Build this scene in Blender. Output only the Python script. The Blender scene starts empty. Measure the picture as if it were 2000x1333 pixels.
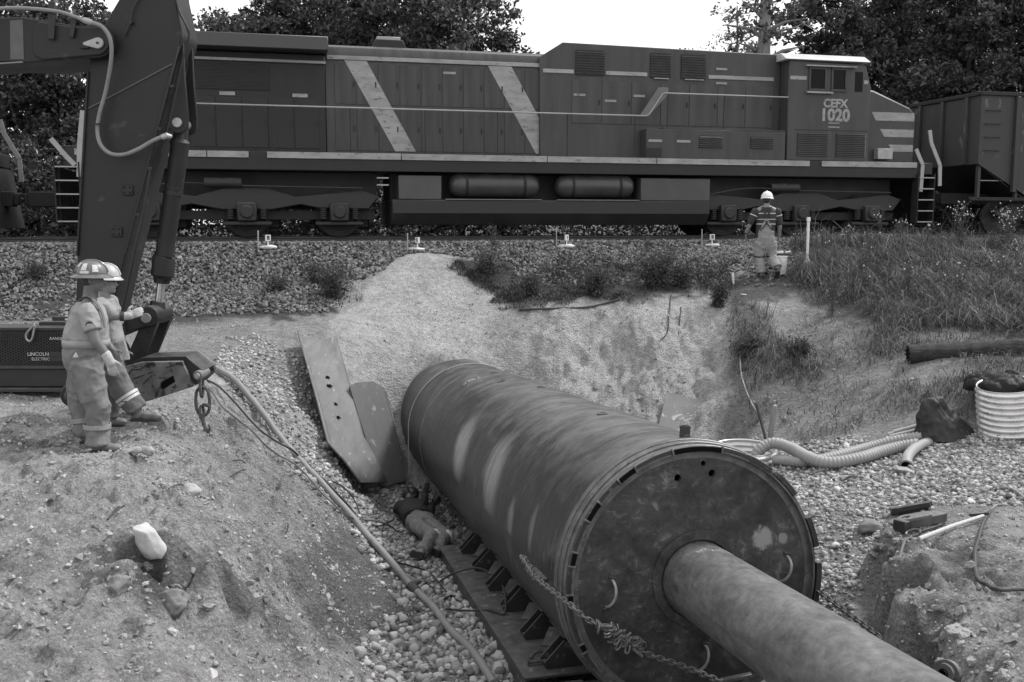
import bpy, bmesh, math, random
import numpy as np
from mathutils import Matrix, Vector
from math import sin, cos, pi, radians, hypot, atan2

# ------------------------------------------------------------------ camera
F_PX, YH = 1900.0, 438.0                      # focal length and horizon row of a 2000 x 1333 frame
PIT = math.atan((666.5 - YH) / F_PX)
CP, SP = cos(PIT), sin(PIT)
S = bpy.context.scene
COL = S.collection
cam_d = bpy.data.cameras.new('camera')
cam_d.sensor_width = 36.0
cam_d.lens = 36.0 * F_PX / 2000.0
cam_d.clip_start = 0.05
cam_d.clip_end = 3000
cam = bpy.data.objects.new('camera', cam_d)
COL.objects.link(cam)
cam.rotation_euler = (pi / 2 - PIT, 0, 0)
S.camera = cam

# ------------------------------------------------------------------ sky (high white overcast, no colour) and veiled sun
SUN_EL, SUN_AZ = radians(52), radians(62)     # azimuth from +Y (into the picture) towards +X (right)
w = bpy.data.worlds.new('World')
S.world = w
w.use_nodes = True
nt = w.node_tree
nt.nodes.clear()
wo = nt.nodes.new('ShaderNodeOutputWorld')
bg = nt.nodes.new('ShaderNodeBackground')
bg.inputs['Strength'].default_value = 0.1
sky = nt.nodes.new('ShaderNodeTexSky')
sky.sky_type = 'NISHITA'
sky.sun_disc = False
sky.sun_elevation = SUN_EL
sky.sun_rotation = SUN_AZ
sky.dust_density = 3.0
bw = nt.nodes.new('ShaderNodeRGBToBW')
tc = nt.nodes.new('ShaderNodeTexCoord')
nz = nt.nodes.new('ShaderNodeTexNoise')
nz.inputs['Scale'].default_value = 2.2
nz.inputs['Detail'].default_value = 5
mr = nt.nodes.new('ShaderNodeMapRange')
mr.inputs['From Min'].default_value = 0.3
mr.inputs['From Max'].default_value = 0.7
mr.inputs['To Min'].default_value = 4.6
mr.inputs['To Max'].default_value = 6.2
ad = nt.nodes.new('ShaderNodeMath')
ad.operation = 'MULTIPLY_ADD'
ad.inputs[1].default_value = 0.22
nt.links.new(tc.outputs['Generated'], nz.inputs['Vector'])
nt.links.new(nz.outputs['Fac'], mr.inputs['Value'])
nt.links.new(sky.outputs[0], bw.inputs[0])
nt.links.new(bw.outputs[0], ad.inputs[0])
nt.links.new(mr.outputs[0], ad.inputs[2])
nt.links.new(ad.outputs[0], bg.inputs['Color'])
nt.links.new(bg.outputs[0], wo.inputs[0])

sd = bpy.data.lights.new('sun', 'SUN')
sd.energy = 1.5
sd.angle = radians(10)
sd.color = (1.0, 0.99, 0.975)
sun = bpy.data.objects.new('sun', sd)
COL.objects.link(sun)
sdir = Vector((cos(SUN_EL) * sin(SUN_AZ), cos(SUN_EL) * cos(SUN_AZ), sin(SUN_EL)))
sun.rotation_euler = sdir.to_track_quat('Z', 'Y').to_euler()
sun.location = (30, 10, 40)

S.view_settings.view_transform = 'Standard'
S.view_settings.look = 'None'
S.view_settings.exposure = 1.12
S.view_settings.gamma = 1.0
S.view_settings.use_curve_mapping = False
S.cycles.max_bounces = 6
S.cycles.diffuse_bounces = 3
S.cycles.glossy_bounces = 3
S.cycles.transparent_max_bounces = 4

rng = np.random.default_rng(7)
random.seed(7)

# ------------------------------------------------------------------ measuring helpers: a pixel of the photograph -> a place in the world
def ray(px, py):
    x = (px - 1000) / F_PX
    y = -(py - 666.5) / F_PX
    return np.array([x, CP + y * SP, -SP + y * CP])
def P(px, py, Y):
    d = ray(px, py)
    return d * (Y / d[1])
def proj(p):
    p = np.asarray(p, float)
    zc = np.maximum(p[..., 1] * CP - p[..., 2] * SP, 0.05)
    yc = p[..., 1] * SP + p[..., 2] * CP
    return np.stack([1000 + F_PX * p[..., 0] / zc, 666.5 - F_PX * yc / zc], -1)
def inpoly(pts, poly):
    x, y = pts[:, 0], pts[:, 1]
    r = np.zeros(len(x), bool)
    n = len(poly)
    j = n - 1
    for i in range(n):
        xi, yi = poly[i]
        xj, yj = poly[j]
        c = ((yi > y) != (yj > y)) & (x < (xj - xi) * (y - yi) / (yj - yi + 1e-12) + xi)
        r ^= c
        j = i
    return r
# the track: centre line through (0, YC), direction U, TOCAM points to the camera's side; rail top at RZ
KTR = 0.245
NTR = hypot(1, KTR)
U = np.array([1, KTR]) / NTR
TOCAM = np.array([KTR, -1]) / NTR
YC, RZ = 24.95, -0.295
S_OFF = 10.9                                   # metres from the locomotive's rear coupler to the point (0, YC)
# the casing pipe: centre of its near end, axis A, right H, up V
_az, _el = radians(-13.9), radians(-3.8)
PA = np.array([cos(_el) * sin(_az), cos(_el) * cos(_az), sin(_el)])
PH = np.array([cos(_az), -sin(_az), 0.0])
PV = np.cross(PH, PA)
PC = np.array([1.496, 7.612, -2.871])
PR = 1.1
def pf(t, u, v):
    return PC + PA * t + PH * u + PV * v

# ------------------------------------------------------------------ noise (numpy)
def _hash(ix, iy, iz, seed):
    h = (ix * 374761393 + iy * 668265263 + iz * 2147483647 + seed * 1274126177) & 0xFFFFFFFF
    h = ((h ^ (h >> 13)) * 1274126177) & 0xFFFFFFFF
    h = h ^ (h >> 16)
    return (h & 0xFFFFFF) / float(0xFFFFFF)
def vnoise(p, seed=0):
    p = np.asarray(p, float)
    i = np.floor(p).astype(np.int64)
    f = p - i
    f = f * f * f * (f * (f * 6 - 15) + 10)
    ix, iy, iz = i[:, 0], i[:, 1], i[:, 2]
    fx, fy, fz = f[:, 0], f[:, 1], f[:, 2]
    r = 0
    for dx in (0, 1):
        for dy in (0, 1):
            for dz in (0, 1):
                wgt = (fx if dx else 1 - fx) * (fy if dy else 1 - fy) * (fz if dz else 1 - fz)
                r = r + wgt * _hash(ix + dx, iy + dy, iz + dz, seed)
    return r * 2 - 1
def fbm(p, octs=4, seed=0, gain=0.5):
    a, s, r = 1.0, 0.0, 0.0
    q = np.asarray(p, float).copy()
    for o in range(octs):
        r = r + a * vnoise(q, seed + o * 17)
        s += a
        a *= gain
        q = q * 2.03 + 11.7
    return r / s
def worley(p, cell, seed, fill=1.0, rough=.35):
    """height of half-buried lumps: one dome per lattice cell, random size and place"""
    q = np.asarray(p, float)[:, :2] / cell
    i = np.floor(q).astype(np.int64)
    best = np.zeros(len(q))
    for dx in (-1, 0, 1):
        for dy in (-1, 0, 1):
            cx, cy = i[:, 0] + dx, i[:, 1] + dy
            z0 = np.zeros_like(cx)
            hx, hy, hr, he = _hash(cx, cy, z0, seed), _hash(cx, cy, z0, seed + 1), _hash(cx, cy, z0, seed + 2), _hash(cx, cy, z0, seed + 3)
            ux, uy = q[:, 0] - cx - hx, q[:, 1] - cy - hy
            a = he * 6.28
            vx, vy = ux * np.cos(a) + uy * np.sin(a), -ux * np.sin(a) + uy * np.cos(a)
            r = .25 + .45 * hr
            d = np.abs(vx) / r + 0 if False else np.maximum(np.hypot(vx, vy * 1.35), .88 * np.abs(vx) + .55 * np.abs(vy)) / r
            hgt = np.clip(1 - d, 0, 1) ** .45 * r * (hr < fill)
            best = np.maximum(best, hgt)
    return best * cell
def sstep(a, b, x):
    t = np.clip((np.asarray(x, float) - a) / (b - a), 0, 1)
    return t * t * (3 - 2 * t)

# ------------------------------------------------------------------ materials (a black-and-white place: every colour is a grey)
TINT = (1.0, 0.985, 1.0)
def grey(v):
    return (min(v * TINT[0], 1), min(v * TINT[1], 1), min(v * TINT[2], 1), 1)
class NT:
    def __init__(self, name):
        self.m = bpy.data.materials.new(name)
        self.m.use_nodes = True
        self.t = self.m.node_tree
        self.t.nodes.clear()
        self.out = self.n('ShaderNodeOutputMaterial')
        self.b = self.n('ShaderNodeBsdfPrincipled')
        self.t.links.new(self.b.outputs[0], self.out.inputs['Surface'])
    def n(self, typ, **kw):
        nd = self.t.nodes.new(typ)
        for k, v in kw.items():
            setattr(nd, k, v)
        return nd
    def l(self, a, b):
        self.t.links.new(a, b)
        return b
    def val(self, sock, v):
        if hasattr(v, 'links') or hasattr(v, 'is_output'):
            self.t.links.new(v, sock)
        else:
            sock.default_value = v
    def math(self, op, a, b=0.0, c=0.0, clamp=False):
        nd = self.n('ShaderNodeMath', operation=op, use_clamp=clamp)
        self.val(nd.inputs[0], a)
        self.val(nd.inputs[1], b)
        if len(nd.inputs) > 2:
            self.val(nd.inputs[2], c)
        return nd.outputs[0]
    def rng(self, v, a, b, c=0.0, d=1.0, smooth=False):
        nd = self.n('ShaderNodeMapRange', interpolation_type='SMOOTHSTEP' if smooth else 'LINEAR')
        self.val(nd.inputs['Value'], v)
        for k, x in zip(('From Min', 'From Max', 'To Min', 'To Max'), (a, b, c, d)):
            self.val(nd.inputs[k], x)
        return nd.outputs[0]
    def coords(self, kind='Object', scale=(1, 1, 1)):
        tcn = self.n('ShaderNodeTexCoord')
        if scale == (1, 1, 1):
            return tcn.outputs[kind]
        mp = self.n('ShaderNodeMapping')
        mp.inputs['Scale'].default_value = scale
        self.l(tcn.outputs[kind], mp.inputs['Vector'])
        return mp.outputs[0]
    def noise(self, vec, scale, detail=4, rough=0.55, dist=0.0):
        nd = self.n('ShaderNodeTexNoise')
        self.l(vec, nd.inputs['Vector'])
        nd.inputs['Scale'].default_value = scale
        nd.inputs['Detail'].default_value = detail
        nd.inputs['Roughness'].default_value = rough
        nd.inputs['Distortion'].default_value = dist
        return nd.outputs['Fac']
    def voro(self, vec, scale, feature='F1', out='Distance'):
        nd = self.n('ShaderNodeTexVoronoi', feature=feature)
        self.l(vec, nd.inputs['Vector'])
        nd.inputs['Scale'].default_value = scale
        return nd.outputs[out]
    def mix(self, f, a, b):
        nd = self.n('ShaderNodeMix', data_type='FLOAT')
        self.val(nd.inputs[0], f)
        self.val(nd.inputs[2], a)
        self.val(nd.inputs[3], b)
        return nd.outputs[0]
    def base(self, v):
        c = self.n('ShaderNodeCombineColor')
        for i in range(3):
            self.l(self.math('MULTIPLY', v, TINT[i]), c.inputs[i])
        self.l(c.outputs[0], self.b.inputs['Base Color'])
    def bump(self, h, strength=0.4, dist=0.02, prev=None):
        nd = self.n('ShaderNodeBump')
        nd.inputs['Strength'].default_value = strength
        nd.inputs['Distance'].default_value = dist
        self.l(h, nd.inputs['Height'])
        if prev is not None:
            self.l(prev, nd.inputs['Normal'])
        return nd.outputs[0]
    def normal(self, s):
        self.l(s, self.b.inputs['Normal'])
    def rough(self, v):
        self.val(self.b.inputs['Roughness'], v)
    def metal(self, v):
        self.val(self.b.inputs['Metallic'], v)

_mats = {}
def mat(name, v, rough=0.6, metal=0.0, var=0.25, scale=6.0, bump=0.15, bscale=40.0, spots=0.0, spotv=0.5, stretch=(1, 1, 1), spec=0.5, dust=0.0):
    """a plain grey with broken tone, worn spots, fine relief and settled dust"""
    if name in _mats:
        return _mats[name]
    T = NT(name)
    co = T.coords('Object', stretch)
    n1 = T.noise(co, scale, 6, 0.62)
    t = T.rng(n1, 0.28, 0.72, v * (1 - var), v * (1 + var))
    if spots:
        n2 = T.noise(co, scale * 2.3, 5, 0.6, 0.6)
        k = T.rng(n2, 0.66 - spots * 0.3, 0.72 - spots * 0.3, 0, 1)
        t = T.mix(k, t, spotv)
    if dust:
        g = T.n('ShaderNodeNewGeometry')
        sx = T.n('ShaderNodeSeparateXYZ')
        T.l(g.outputs['Normal'], sx.inputs[0])
        up = T.rng(sx.outputs[2], 0.3, 0.95)
        n3 = T.noise(co, scale * 1.7, 5, 0.65)
        k = T.math('MULTIPLY', T.math('MULTIPLY', up, dust), T.rng(n3, 0.3, 0.65), clamp=True)
        t = T.mix(k, t, 0.3)
    T.base(t)
    T.rough(T.rng(n1, 0.3, 0.7, max(rough - 0.1, 0.03), min(rough + 0.1, 1)))
    T.metal(metal)
    T.b.inputs['Specular IOR Level'].default_value = spec
    if bump:
        n4 = T.noise(co, bscale, 4, 0.6)
        T.normal(T.bump(n4, bump, 0.01))
    _mats[name] = T.m
    return T.m

# ------------------------------------------------------------------ objects
def tag(o, label=None, cat=None, group=None, kind=None):
    if label:
        o['label'] = label
    if cat:
        o['category'] = cat
    if group:
        o['group'] = group
    if kind:
        o['kind'] = kind
    return o
def empty(name, loc=(0, 0, 0), mtx=None, label=None, cat=None, group=None):
    o = bpy.data.objects.new(name, None)
    o.empty_display_size = 0.2
    COL.objects.link(o)
    if mtx is not None:
        o.matrix_world = mtx
    else:
        o.location = tuple(loc)
    tag(o, label, cat, group)
    return o
def link_mesh(name, me, m=None, parent=None):
    if m is not None:
        for x in (m if isinstance(m, (list, tuple)) else [m]):
            me.materials.append(x)
    o = bpy.data.objects.new(name, me)
    COL.objects.link(o)
    if parent is not None:
        o.parent = parent
    return o
def np_mesh(name, v, f, smooth=False):
    """v (n,3), f (m,k) with one polygon size"""
    me = bpy.data.meshes.new(name)
    v = np.asarray(v, np.float32)
    f = np.asarray(f, np.int32)
    k = f.shape[1]
    me.vertices.add(len(v))
    me.vertices.foreach_set('co', v.ravel())
    me.loops.add(f.size)
    me.loops.foreach_set('vertex_index', f.ravel())
    me.polygons.add(len(f))
    me.polygons.foreach_set('loop_start', np.arange(0, f.size, k, dtype=np.int32))
    me.polygons.foreach_set('use_smooth', np.full(len(f), smooth, bool))
    me.update(calc_edges=True)
    return me
def set_attr(me, name, vals):
    a = me.attributes.new(name, 'FLOAT', 'POINT')
    a.data.foreach_set('value', np.asarray(vals, np.float32))
def frame_of(d, up=(0, 0, 1)):
    d = np.asarray(d, float)
    d = d / (np.linalg.norm(d) + 1e-12)
    up = np.asarray(up, float)
    if abs(d @ up) > 0.95:
        up = np.array([1.0, 0, 0]) if abs(d[0]) < 0.9 else np.array([0, 1.0, 0])
    a = np.cross(d, up)
    a /= np.linalg.norm(a)
    b = np.cross(a, d)
    return a, b, d
class MB:
    """collects shapes into one mesh; off = place of the thing's base, subtracted from world coordinates"""
    def __init__(self, off=(0, 0, 0)):
        self.v, self.f, self.off = [], [], np.asarray(off, float)
    def add(self, v, f):
        n = len(self.v)
        self.v += [tuple(np.asarray(p, float) - self.off) for p in v]
        self.f += [tuple(i + n for i in q) for q in f]
        return self
    def box(self, c, s, R=None):
        c = np.asarray(c, float)
        h = np.asarray(s, float) / 2
        vs = []
        for x in (-1, 1):
            for y in (-1, 1):
                for z in (-1, 1):
                    p = np.array([x, y, z]) * h
                    vs.append(c + (p if R is None else R @ p))
        return self.add(vs, [(0, 1, 3, 2), (4, 6, 7, 5), (0, 4, 5, 1), (2, 3, 7, 6), (0, 2, 6, 4), (1, 5, 7, 3)])
    def bb(self, x0, x1, y0, y1, z0, z1):
        return self.box(((x0 + x1) / 2, (y0 + y1) / 2, (z0 + z1) / 2), (x1 - x0, y1 - y0, z1 - z0))
    def bar(self, p0, p1, w, h, up=(0, 0, 1)):
        p0, p1 = np.asarray(p0, float), np.asarray(p1, float)
        a, b, d = frame_of(p1 - p0, up)
        R = np.stack([a, d, b], 1)
        return self.box((p0 + p1) / 2, (w, np.linalg.norm(p1 - p0), h), R)
    def prism(self, poly, depth):
        """poly: 3d points of a flat outline; depth: 3d vector"""
        poly = [np.asarray(p, float) for p in poly]
        d = np.asarray(depth, float)
        n = len(poly)
        vs = poly + [p + d for p in poly]
        fs = [tuple(range(n))[::-1], tuple(range(n, 2 * n))]
        for i in range(n):
            j = (i + 1) % n
            fs.append((i, j, j + n, i + n))
        return self.add(vs, fs)
    def cyl(self, p0, p1, r0, r1=None, n=16, caps=True):
        r1 = r0 if r1 is None else r1
        return self.tube([p0, p1], [r0, r1], n, caps)
    def tube(self, path, r, n=10, caps=True, closed=False, ell=None):
        path = [np.asarray(p, float) for p in path]
        m = len(path)
        rs = r if isinstance(r, (list, tuple, np.ndarray)) else [r] * m
        vs = []
        up = None
        for i in range(m):
            if closed:
                d = path[(i + 1) % m] - path[i - 1]
            else:
                d = path[min(i + 1, m - 1)] - path[max(i - 1, 0)]
            if up is None:
                a, b, d = frame_of(d)
            else:
                d = d / (np.linalg.norm(d) + 1e-12)
                a = a - d * (a @ d)
                a /= np.linalg.norm(a) + 1e-12
                b = np.cross(a, d)
            up = b
            ex, ey = (1, 1) if ell is None else ell
            for k in range(n):
                th = 2 * pi * k / n
                vs.append(path[i] + rs[i] * (ex * cos(th) * a + ey * sin(th) * b))
        fs = []
        for i in range(m if closed else m - 1):
            for k in range(n):
                k2 = (k + 1) % n
                i2 = (i + 1) % m
                fs.append((i * n + k, i * n + k2, i2 * n + k2, i2 * n + k))
        if caps and not closed:
            fs.append(tuple(range(n))[::-1])
            fs.append(tuple(range((m - 1) * n, m * n)))
        return self.add(vs, fs)
    def lathe(self, prof, c, axis, n=48, a0=0.0, a1=2 * pi, closed_prof=False, ref=None):
        """prof: (along, radius) pairs"""
        c = np.asarray(c, float)
        if ref is None:
            a, b, d = frame_of(axis)
        else:
            a, b, d = [np.asarray(q, float) for q in ref]
        full = abs((a1 - a0) - 2 * pi) < 1e-6
        m = n if full else n + 1
        vs = []
        for k in range(m):
            th = a0 + (a1 - a0) * k / n
            e = cos(th) * a + sin(th) * b
            for (l, r) in prof:
                vs.append(c + d * l + e * r)
        q = len(prof)
        fs = []
        for k in range(n):
            k2 = (k + 1) % m
            for i in range(q if closed_prof else q - 1):
                i2 = (i + 1) % q
                fs.append((k * q + i, k2 * q + i, k2 * q + i2, k * q + i2))
        if not full and closed_prof:
            fs.append(tuple(range(q)))
            fs.append(tuple((m - 1) * q + i for i in range(q))[::-1])
        return self.add(vs, fs)
    def mesh(self, name, sharp=35):
        me = bpy.data.meshes.new(name)
        me.from_pydata(self.v, [], self.f)
        bm = bmesh.new()
        bm.from_mesh(me)
        bmesh.ops.recalc_face_normals(bm, faces=bm.faces)
        bm.to_mesh(me)
        bm.free()
        me.polygons.foreach_set('use_smooth', [True] * len(me.polygons))
        me.set_sharp_from_angle(angle=radians(sharp))
        me.update()
        return me
    def build(self, name, m, parent=None, bevel=0.0, seg=1, sharp=35):
        o = link_mesh(name, self.mesh(name, sharp), m, parent)
        if bevel:
            b = o.modifiers.new('bevel', 'BEVEL')
            b.width = bevel
            b.segments = seg
            b.limit_method = 'ANGLE'
            b.angle_limit = radians(40)
            b.harden_normals = False
        return o
def smooth_path(pts, n=8):
    """Catmull-Rom through the points"""
    p = [np.asarray(q, float) for q in pts]
    p = [2 * p[0] - p[1]] + p + [2 * p[-1] - p[-2]]
    out = []
    for i in range(1, len(p) - 2):
        for k in range(n):
            t = k / n
            a, b, c, d = p[i - 1:i + 3]
            out.append(0.5 * (2 * b + (c - a) * t + (2 * a - 5 * b + 4 * c - d) * t * t + (3 * b - a - 3 * c + d) * t ** 3))
    out.append(p[-2])
    return out
def copy_tree(o, parent=None):
    c = o.copy()
    COL.objects.link(c)
    c.parent = parent
    for ch in list(o.children):
        copy_tree(ch, c)
    return c
def text_mesh(name, body, size, m, parent, mtx, depth=0.002, shear=0.0, bold=0.0):
    cu = bpy.data.curves.new(name, 'FONT')
    cu.body = body
    cu.size = size
    cu.extrude = depth
    cu.align_x = 'CENTER'
    cu.align_y = 'CENTER'
    cu.shear = shear
    cu.resolution_u = 3
    cu.offset = bold
    tmp = bpy.data.objects.new(name + '_tmp', cu)
    COL.objects.link(tmp)
    dg = bpy.context.evaluated_depsgraph_get()
    me = bpy.data.meshes.new_from_object(tmp.evaluated_get(dg))
    bpy.data.objects.remove(tmp)
    bpy.data.curves.remove(cu)
    me.transform(mtx)
    me.materials.clear()
    o = link_mesh(name, me, m, parent)
    return o
# ================================================================== ground
CTRL = [  # column, row, metres ahead -> a surveyed point of the terrain
 (0,1333,4.0),(300,1333,4.6),(450,1333,5.2),(600,1333,6.3),(750,1333,8.35),(0,1230,4.9),(250,1230,5.2),(450,1230,6.0),(600,1230,7.7),(700,1230,9.4),
 (0,1100,6.0),(200,1100,6.1),(350,1100,6.2),(500,1100,7.6),(620,1100,9.2),(720,1150,10.3),(810,1180,10.3),
 (0,980,7.6),(200,980,7.6),(350,980,7.7),(480,980,9.2),(580,980,10.8),(660,1000,12.0),
 (0,880,9.4),(190,880,9.4),(300,880,9.4),(400,880,10.4),(480,880,11.4),(560,890,12.6),
 (0,800,11.3),(200,800,11.3),(330,800,11.3),(430,800,12.0),(495,810,13.0),(410,725,13.6),(200,720,13.8),(0,720,13.8),
 (480,700,15.5),(560,780,14.6),(640,860,14.0),(690,950,14.0),(720,980,14.4),
 (450,640,17.0),(250,640,17.0),(50,640,17.0),(620,650,17.3),
 (1000,610,18.8),(1100,600,19.0),(1250,580,19.6),(1390,588,19.6),(1000,600,19.4),(1250,572,20.2),
 (1050,740,18.0),(1150,785,17.6),(1300,855,16.9),(1420,865,16.2),(1150,690,18.6),(1300,700,18.5),(1390,720,18.3),(1000,680,18.3),
 (820,500,21.3),(740,540,20.6),(920,550,20.6),(830,580,20.0),(700,620,18.8),(830,650,18.6),(960,630,18.8),(880,694,17.5),(760,720,17.5),(690,700,17.2),
 (775,860,16.7),(740,800,16.4),(800,950,15.8),
 (1495,540,21.0),(1600,520,21.5),(1430,560,20.6),(1750,480,22.8),(1900,520,21.2),(2000,560,20.0),(1800,620,18.0),(2000,650,17.0),(1650,600,19.2),(1550,620,18.8),
 (1500,700,17.6),(1440,690,18.2),(1650,700,17.0),(1800,700,16.0),(2000,720,15.0),(1460,800,16.6),(1600,800,15.6),(1750,790,15.0),(1900,760,14.2),
 (1450,880,15.0),(1560,900,13.5),(1700,880,13.5),(1850,850,13.3),(2000,850,13.0),(1620,1000,11.0),(1750,980,11.0),(1880,950,11.0),(2000,960,10.5),
 (1620,1120,9.5),(1680,1100,9.6),(1620,1200,8.8),(1665,1230,8.5),
 (1740,1040,9.2),(1850,1010,9.2),(2000,1010,9.0),(1735,1120,7.8),(1850,1120,7.5),(2000,1120,7.2),(1790,1210,6.6),(1900,1210,6.3),(2000,1230,5.9),(1880,1320,5.3),(2000,1333,5.0),
 (1690,1200,8.3),(1750,1290,7.3)]
_pts = [P(*c) for c in CTRL]
for t, u, v in [(0,-1.5,-1.2),(0,-0.8,-1.25),(0,0.8,-1.2),(0,1.4,-0.75),(2,-1.5,-1.22),(2,-.8,-1.25),(2,.8,-1.22),(2,1.5,-.75),(4,-1.55,-1.2),(4,-.8,-1.25),(4,.8,-1.2),(4,1.6,-.7),
                (6,-1.7,-1.15),(6,-.8,-1.22),(6,.8,-1.2),(6,1.7,-.6),(8,-1.7,-1.05),(8,-.8,-1.2),(8,.8,-1.1),(8,1.7,-.4),(9.4,-.6,-1.15),(9.5,0,-1.15),(9.4,.7,-.9),
                (10.5,-.9,.75),(10.5,0,1.15),(10.5,.9,.9),(10.0,-1.25,-.1),(10.2,1.3,.3),
                (-1.5,-.8,-1.15),(-1.5,.8,-1.15),(-3,0.3,-1.1)]:
    _pts.append(pf(t, u, v))
_pts += [np.array(q, float) for q in [(0,0,-1.75),(-3,0,-1.8),(0.2,2.4,-2.0),(-2,2.5,-1.9),(0.4,4.8,-3.7),(-.5,6.2,-3.75),(2,2.5,-3.3),(4,1.5,-2.3),(3.5,4,-2.6),(8,2,-2.2),(7,5,-2.4),
   (-8,3,-2.0),(-8,8,-2.15),(-9,13,-2.1),(-11,17,-1.9),(-14,12,-2),(9,10,-2.7),(10,14,-2.3),(13,17,-1.8),(14,10,-2.2),(12,21,-1.0),(-14,4,-2)]]
_pts = np.array(_pts)
_c2 = 0.12
def _kern(d2):
    return np.sqrt(d2 + _c2)
_D = ((_pts[:, None, :2] - _pts[None, :, :2]) ** 2).sum(-1)
_n = len(_pts)
_A = np.zeros((_n + 3, _n + 3))
_A[:_n, :_n] = -_kern(_D) + np.eye(_n) * 0.02
_A[:_n, _n] = 1
_A[:_n, _n + 1:] = _pts[:, :2]
_A[_n:, :_n] = _A[:_n, _n:].T
_W = np.linalg.solve(_A, np.concatenate([_pts[:, 2], [0, 0, 0]]))
def trk(x, y):
    """distance from the track's centre line towards the camera, and metres along it"""
    return (x * TOCAM[0] + (y - YC) * TOCAM[1]), (x * U[0] + (y - YC) * U[1])
def base_z(x, y):
    x = np.asarray(x, float).ravel()
    y = np.asarray(y, float).ravel()
    z = np.empty_like(x)
    for a in range(0, len(x), 20000):
        xx, yy = x[a:a + 20000], y[a:a + 20000]
        d2 = (xx[:, None] - _pts[None, :, 0]) ** 2 + (yy[:, None] - _pts[None, :, 1]) ** 2
        z[a:a + 20000] = -(_kern(d2) @ _W[:_n]) + _W[_n] + _W[_n + 1] * xx + _W[_n + 2] * yy
    # far from the surveyed ground the land is level
    out = np.maximum.reduce([np.abs(x) - 13, -y - 0, (y - 24)])
    k = sstep(0, 5, out)
    z = z * (1 - k) + -1.6 * k
    return z
def _hit0(px, py):
    Y = np.arange(3, 24, .03)
    d = ray(px, py)
    q = d[None, :] * (Y / d[1])[:, None]
    return q[np.argmax(q[:, 2] <= base_z(q[:, 0], q[:, 1]))]
DIPS = [(_hit0(px, py), dp, r) for px, py, dp, r in ((300, 1145, .24, .28), (245, 1125, .12, .25), (345, 1205, .16, .24), (480, 1100, .10, .3), (420, 1180, .12, .25), (520, 1230, .14, .3), (390, 1290, .10, .3), (120, 1010, .07, .35), (60, 860, .08, .3), (30, 1130, .07, .25), (300, 1240, .08, .25), (660, 1180, .10, .35), (580, 1150, .06, .3),
        (1890, 1080, .10, .25), (1770, 1195, .20, .16), (1840, 1270, .16, .2))]
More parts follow.
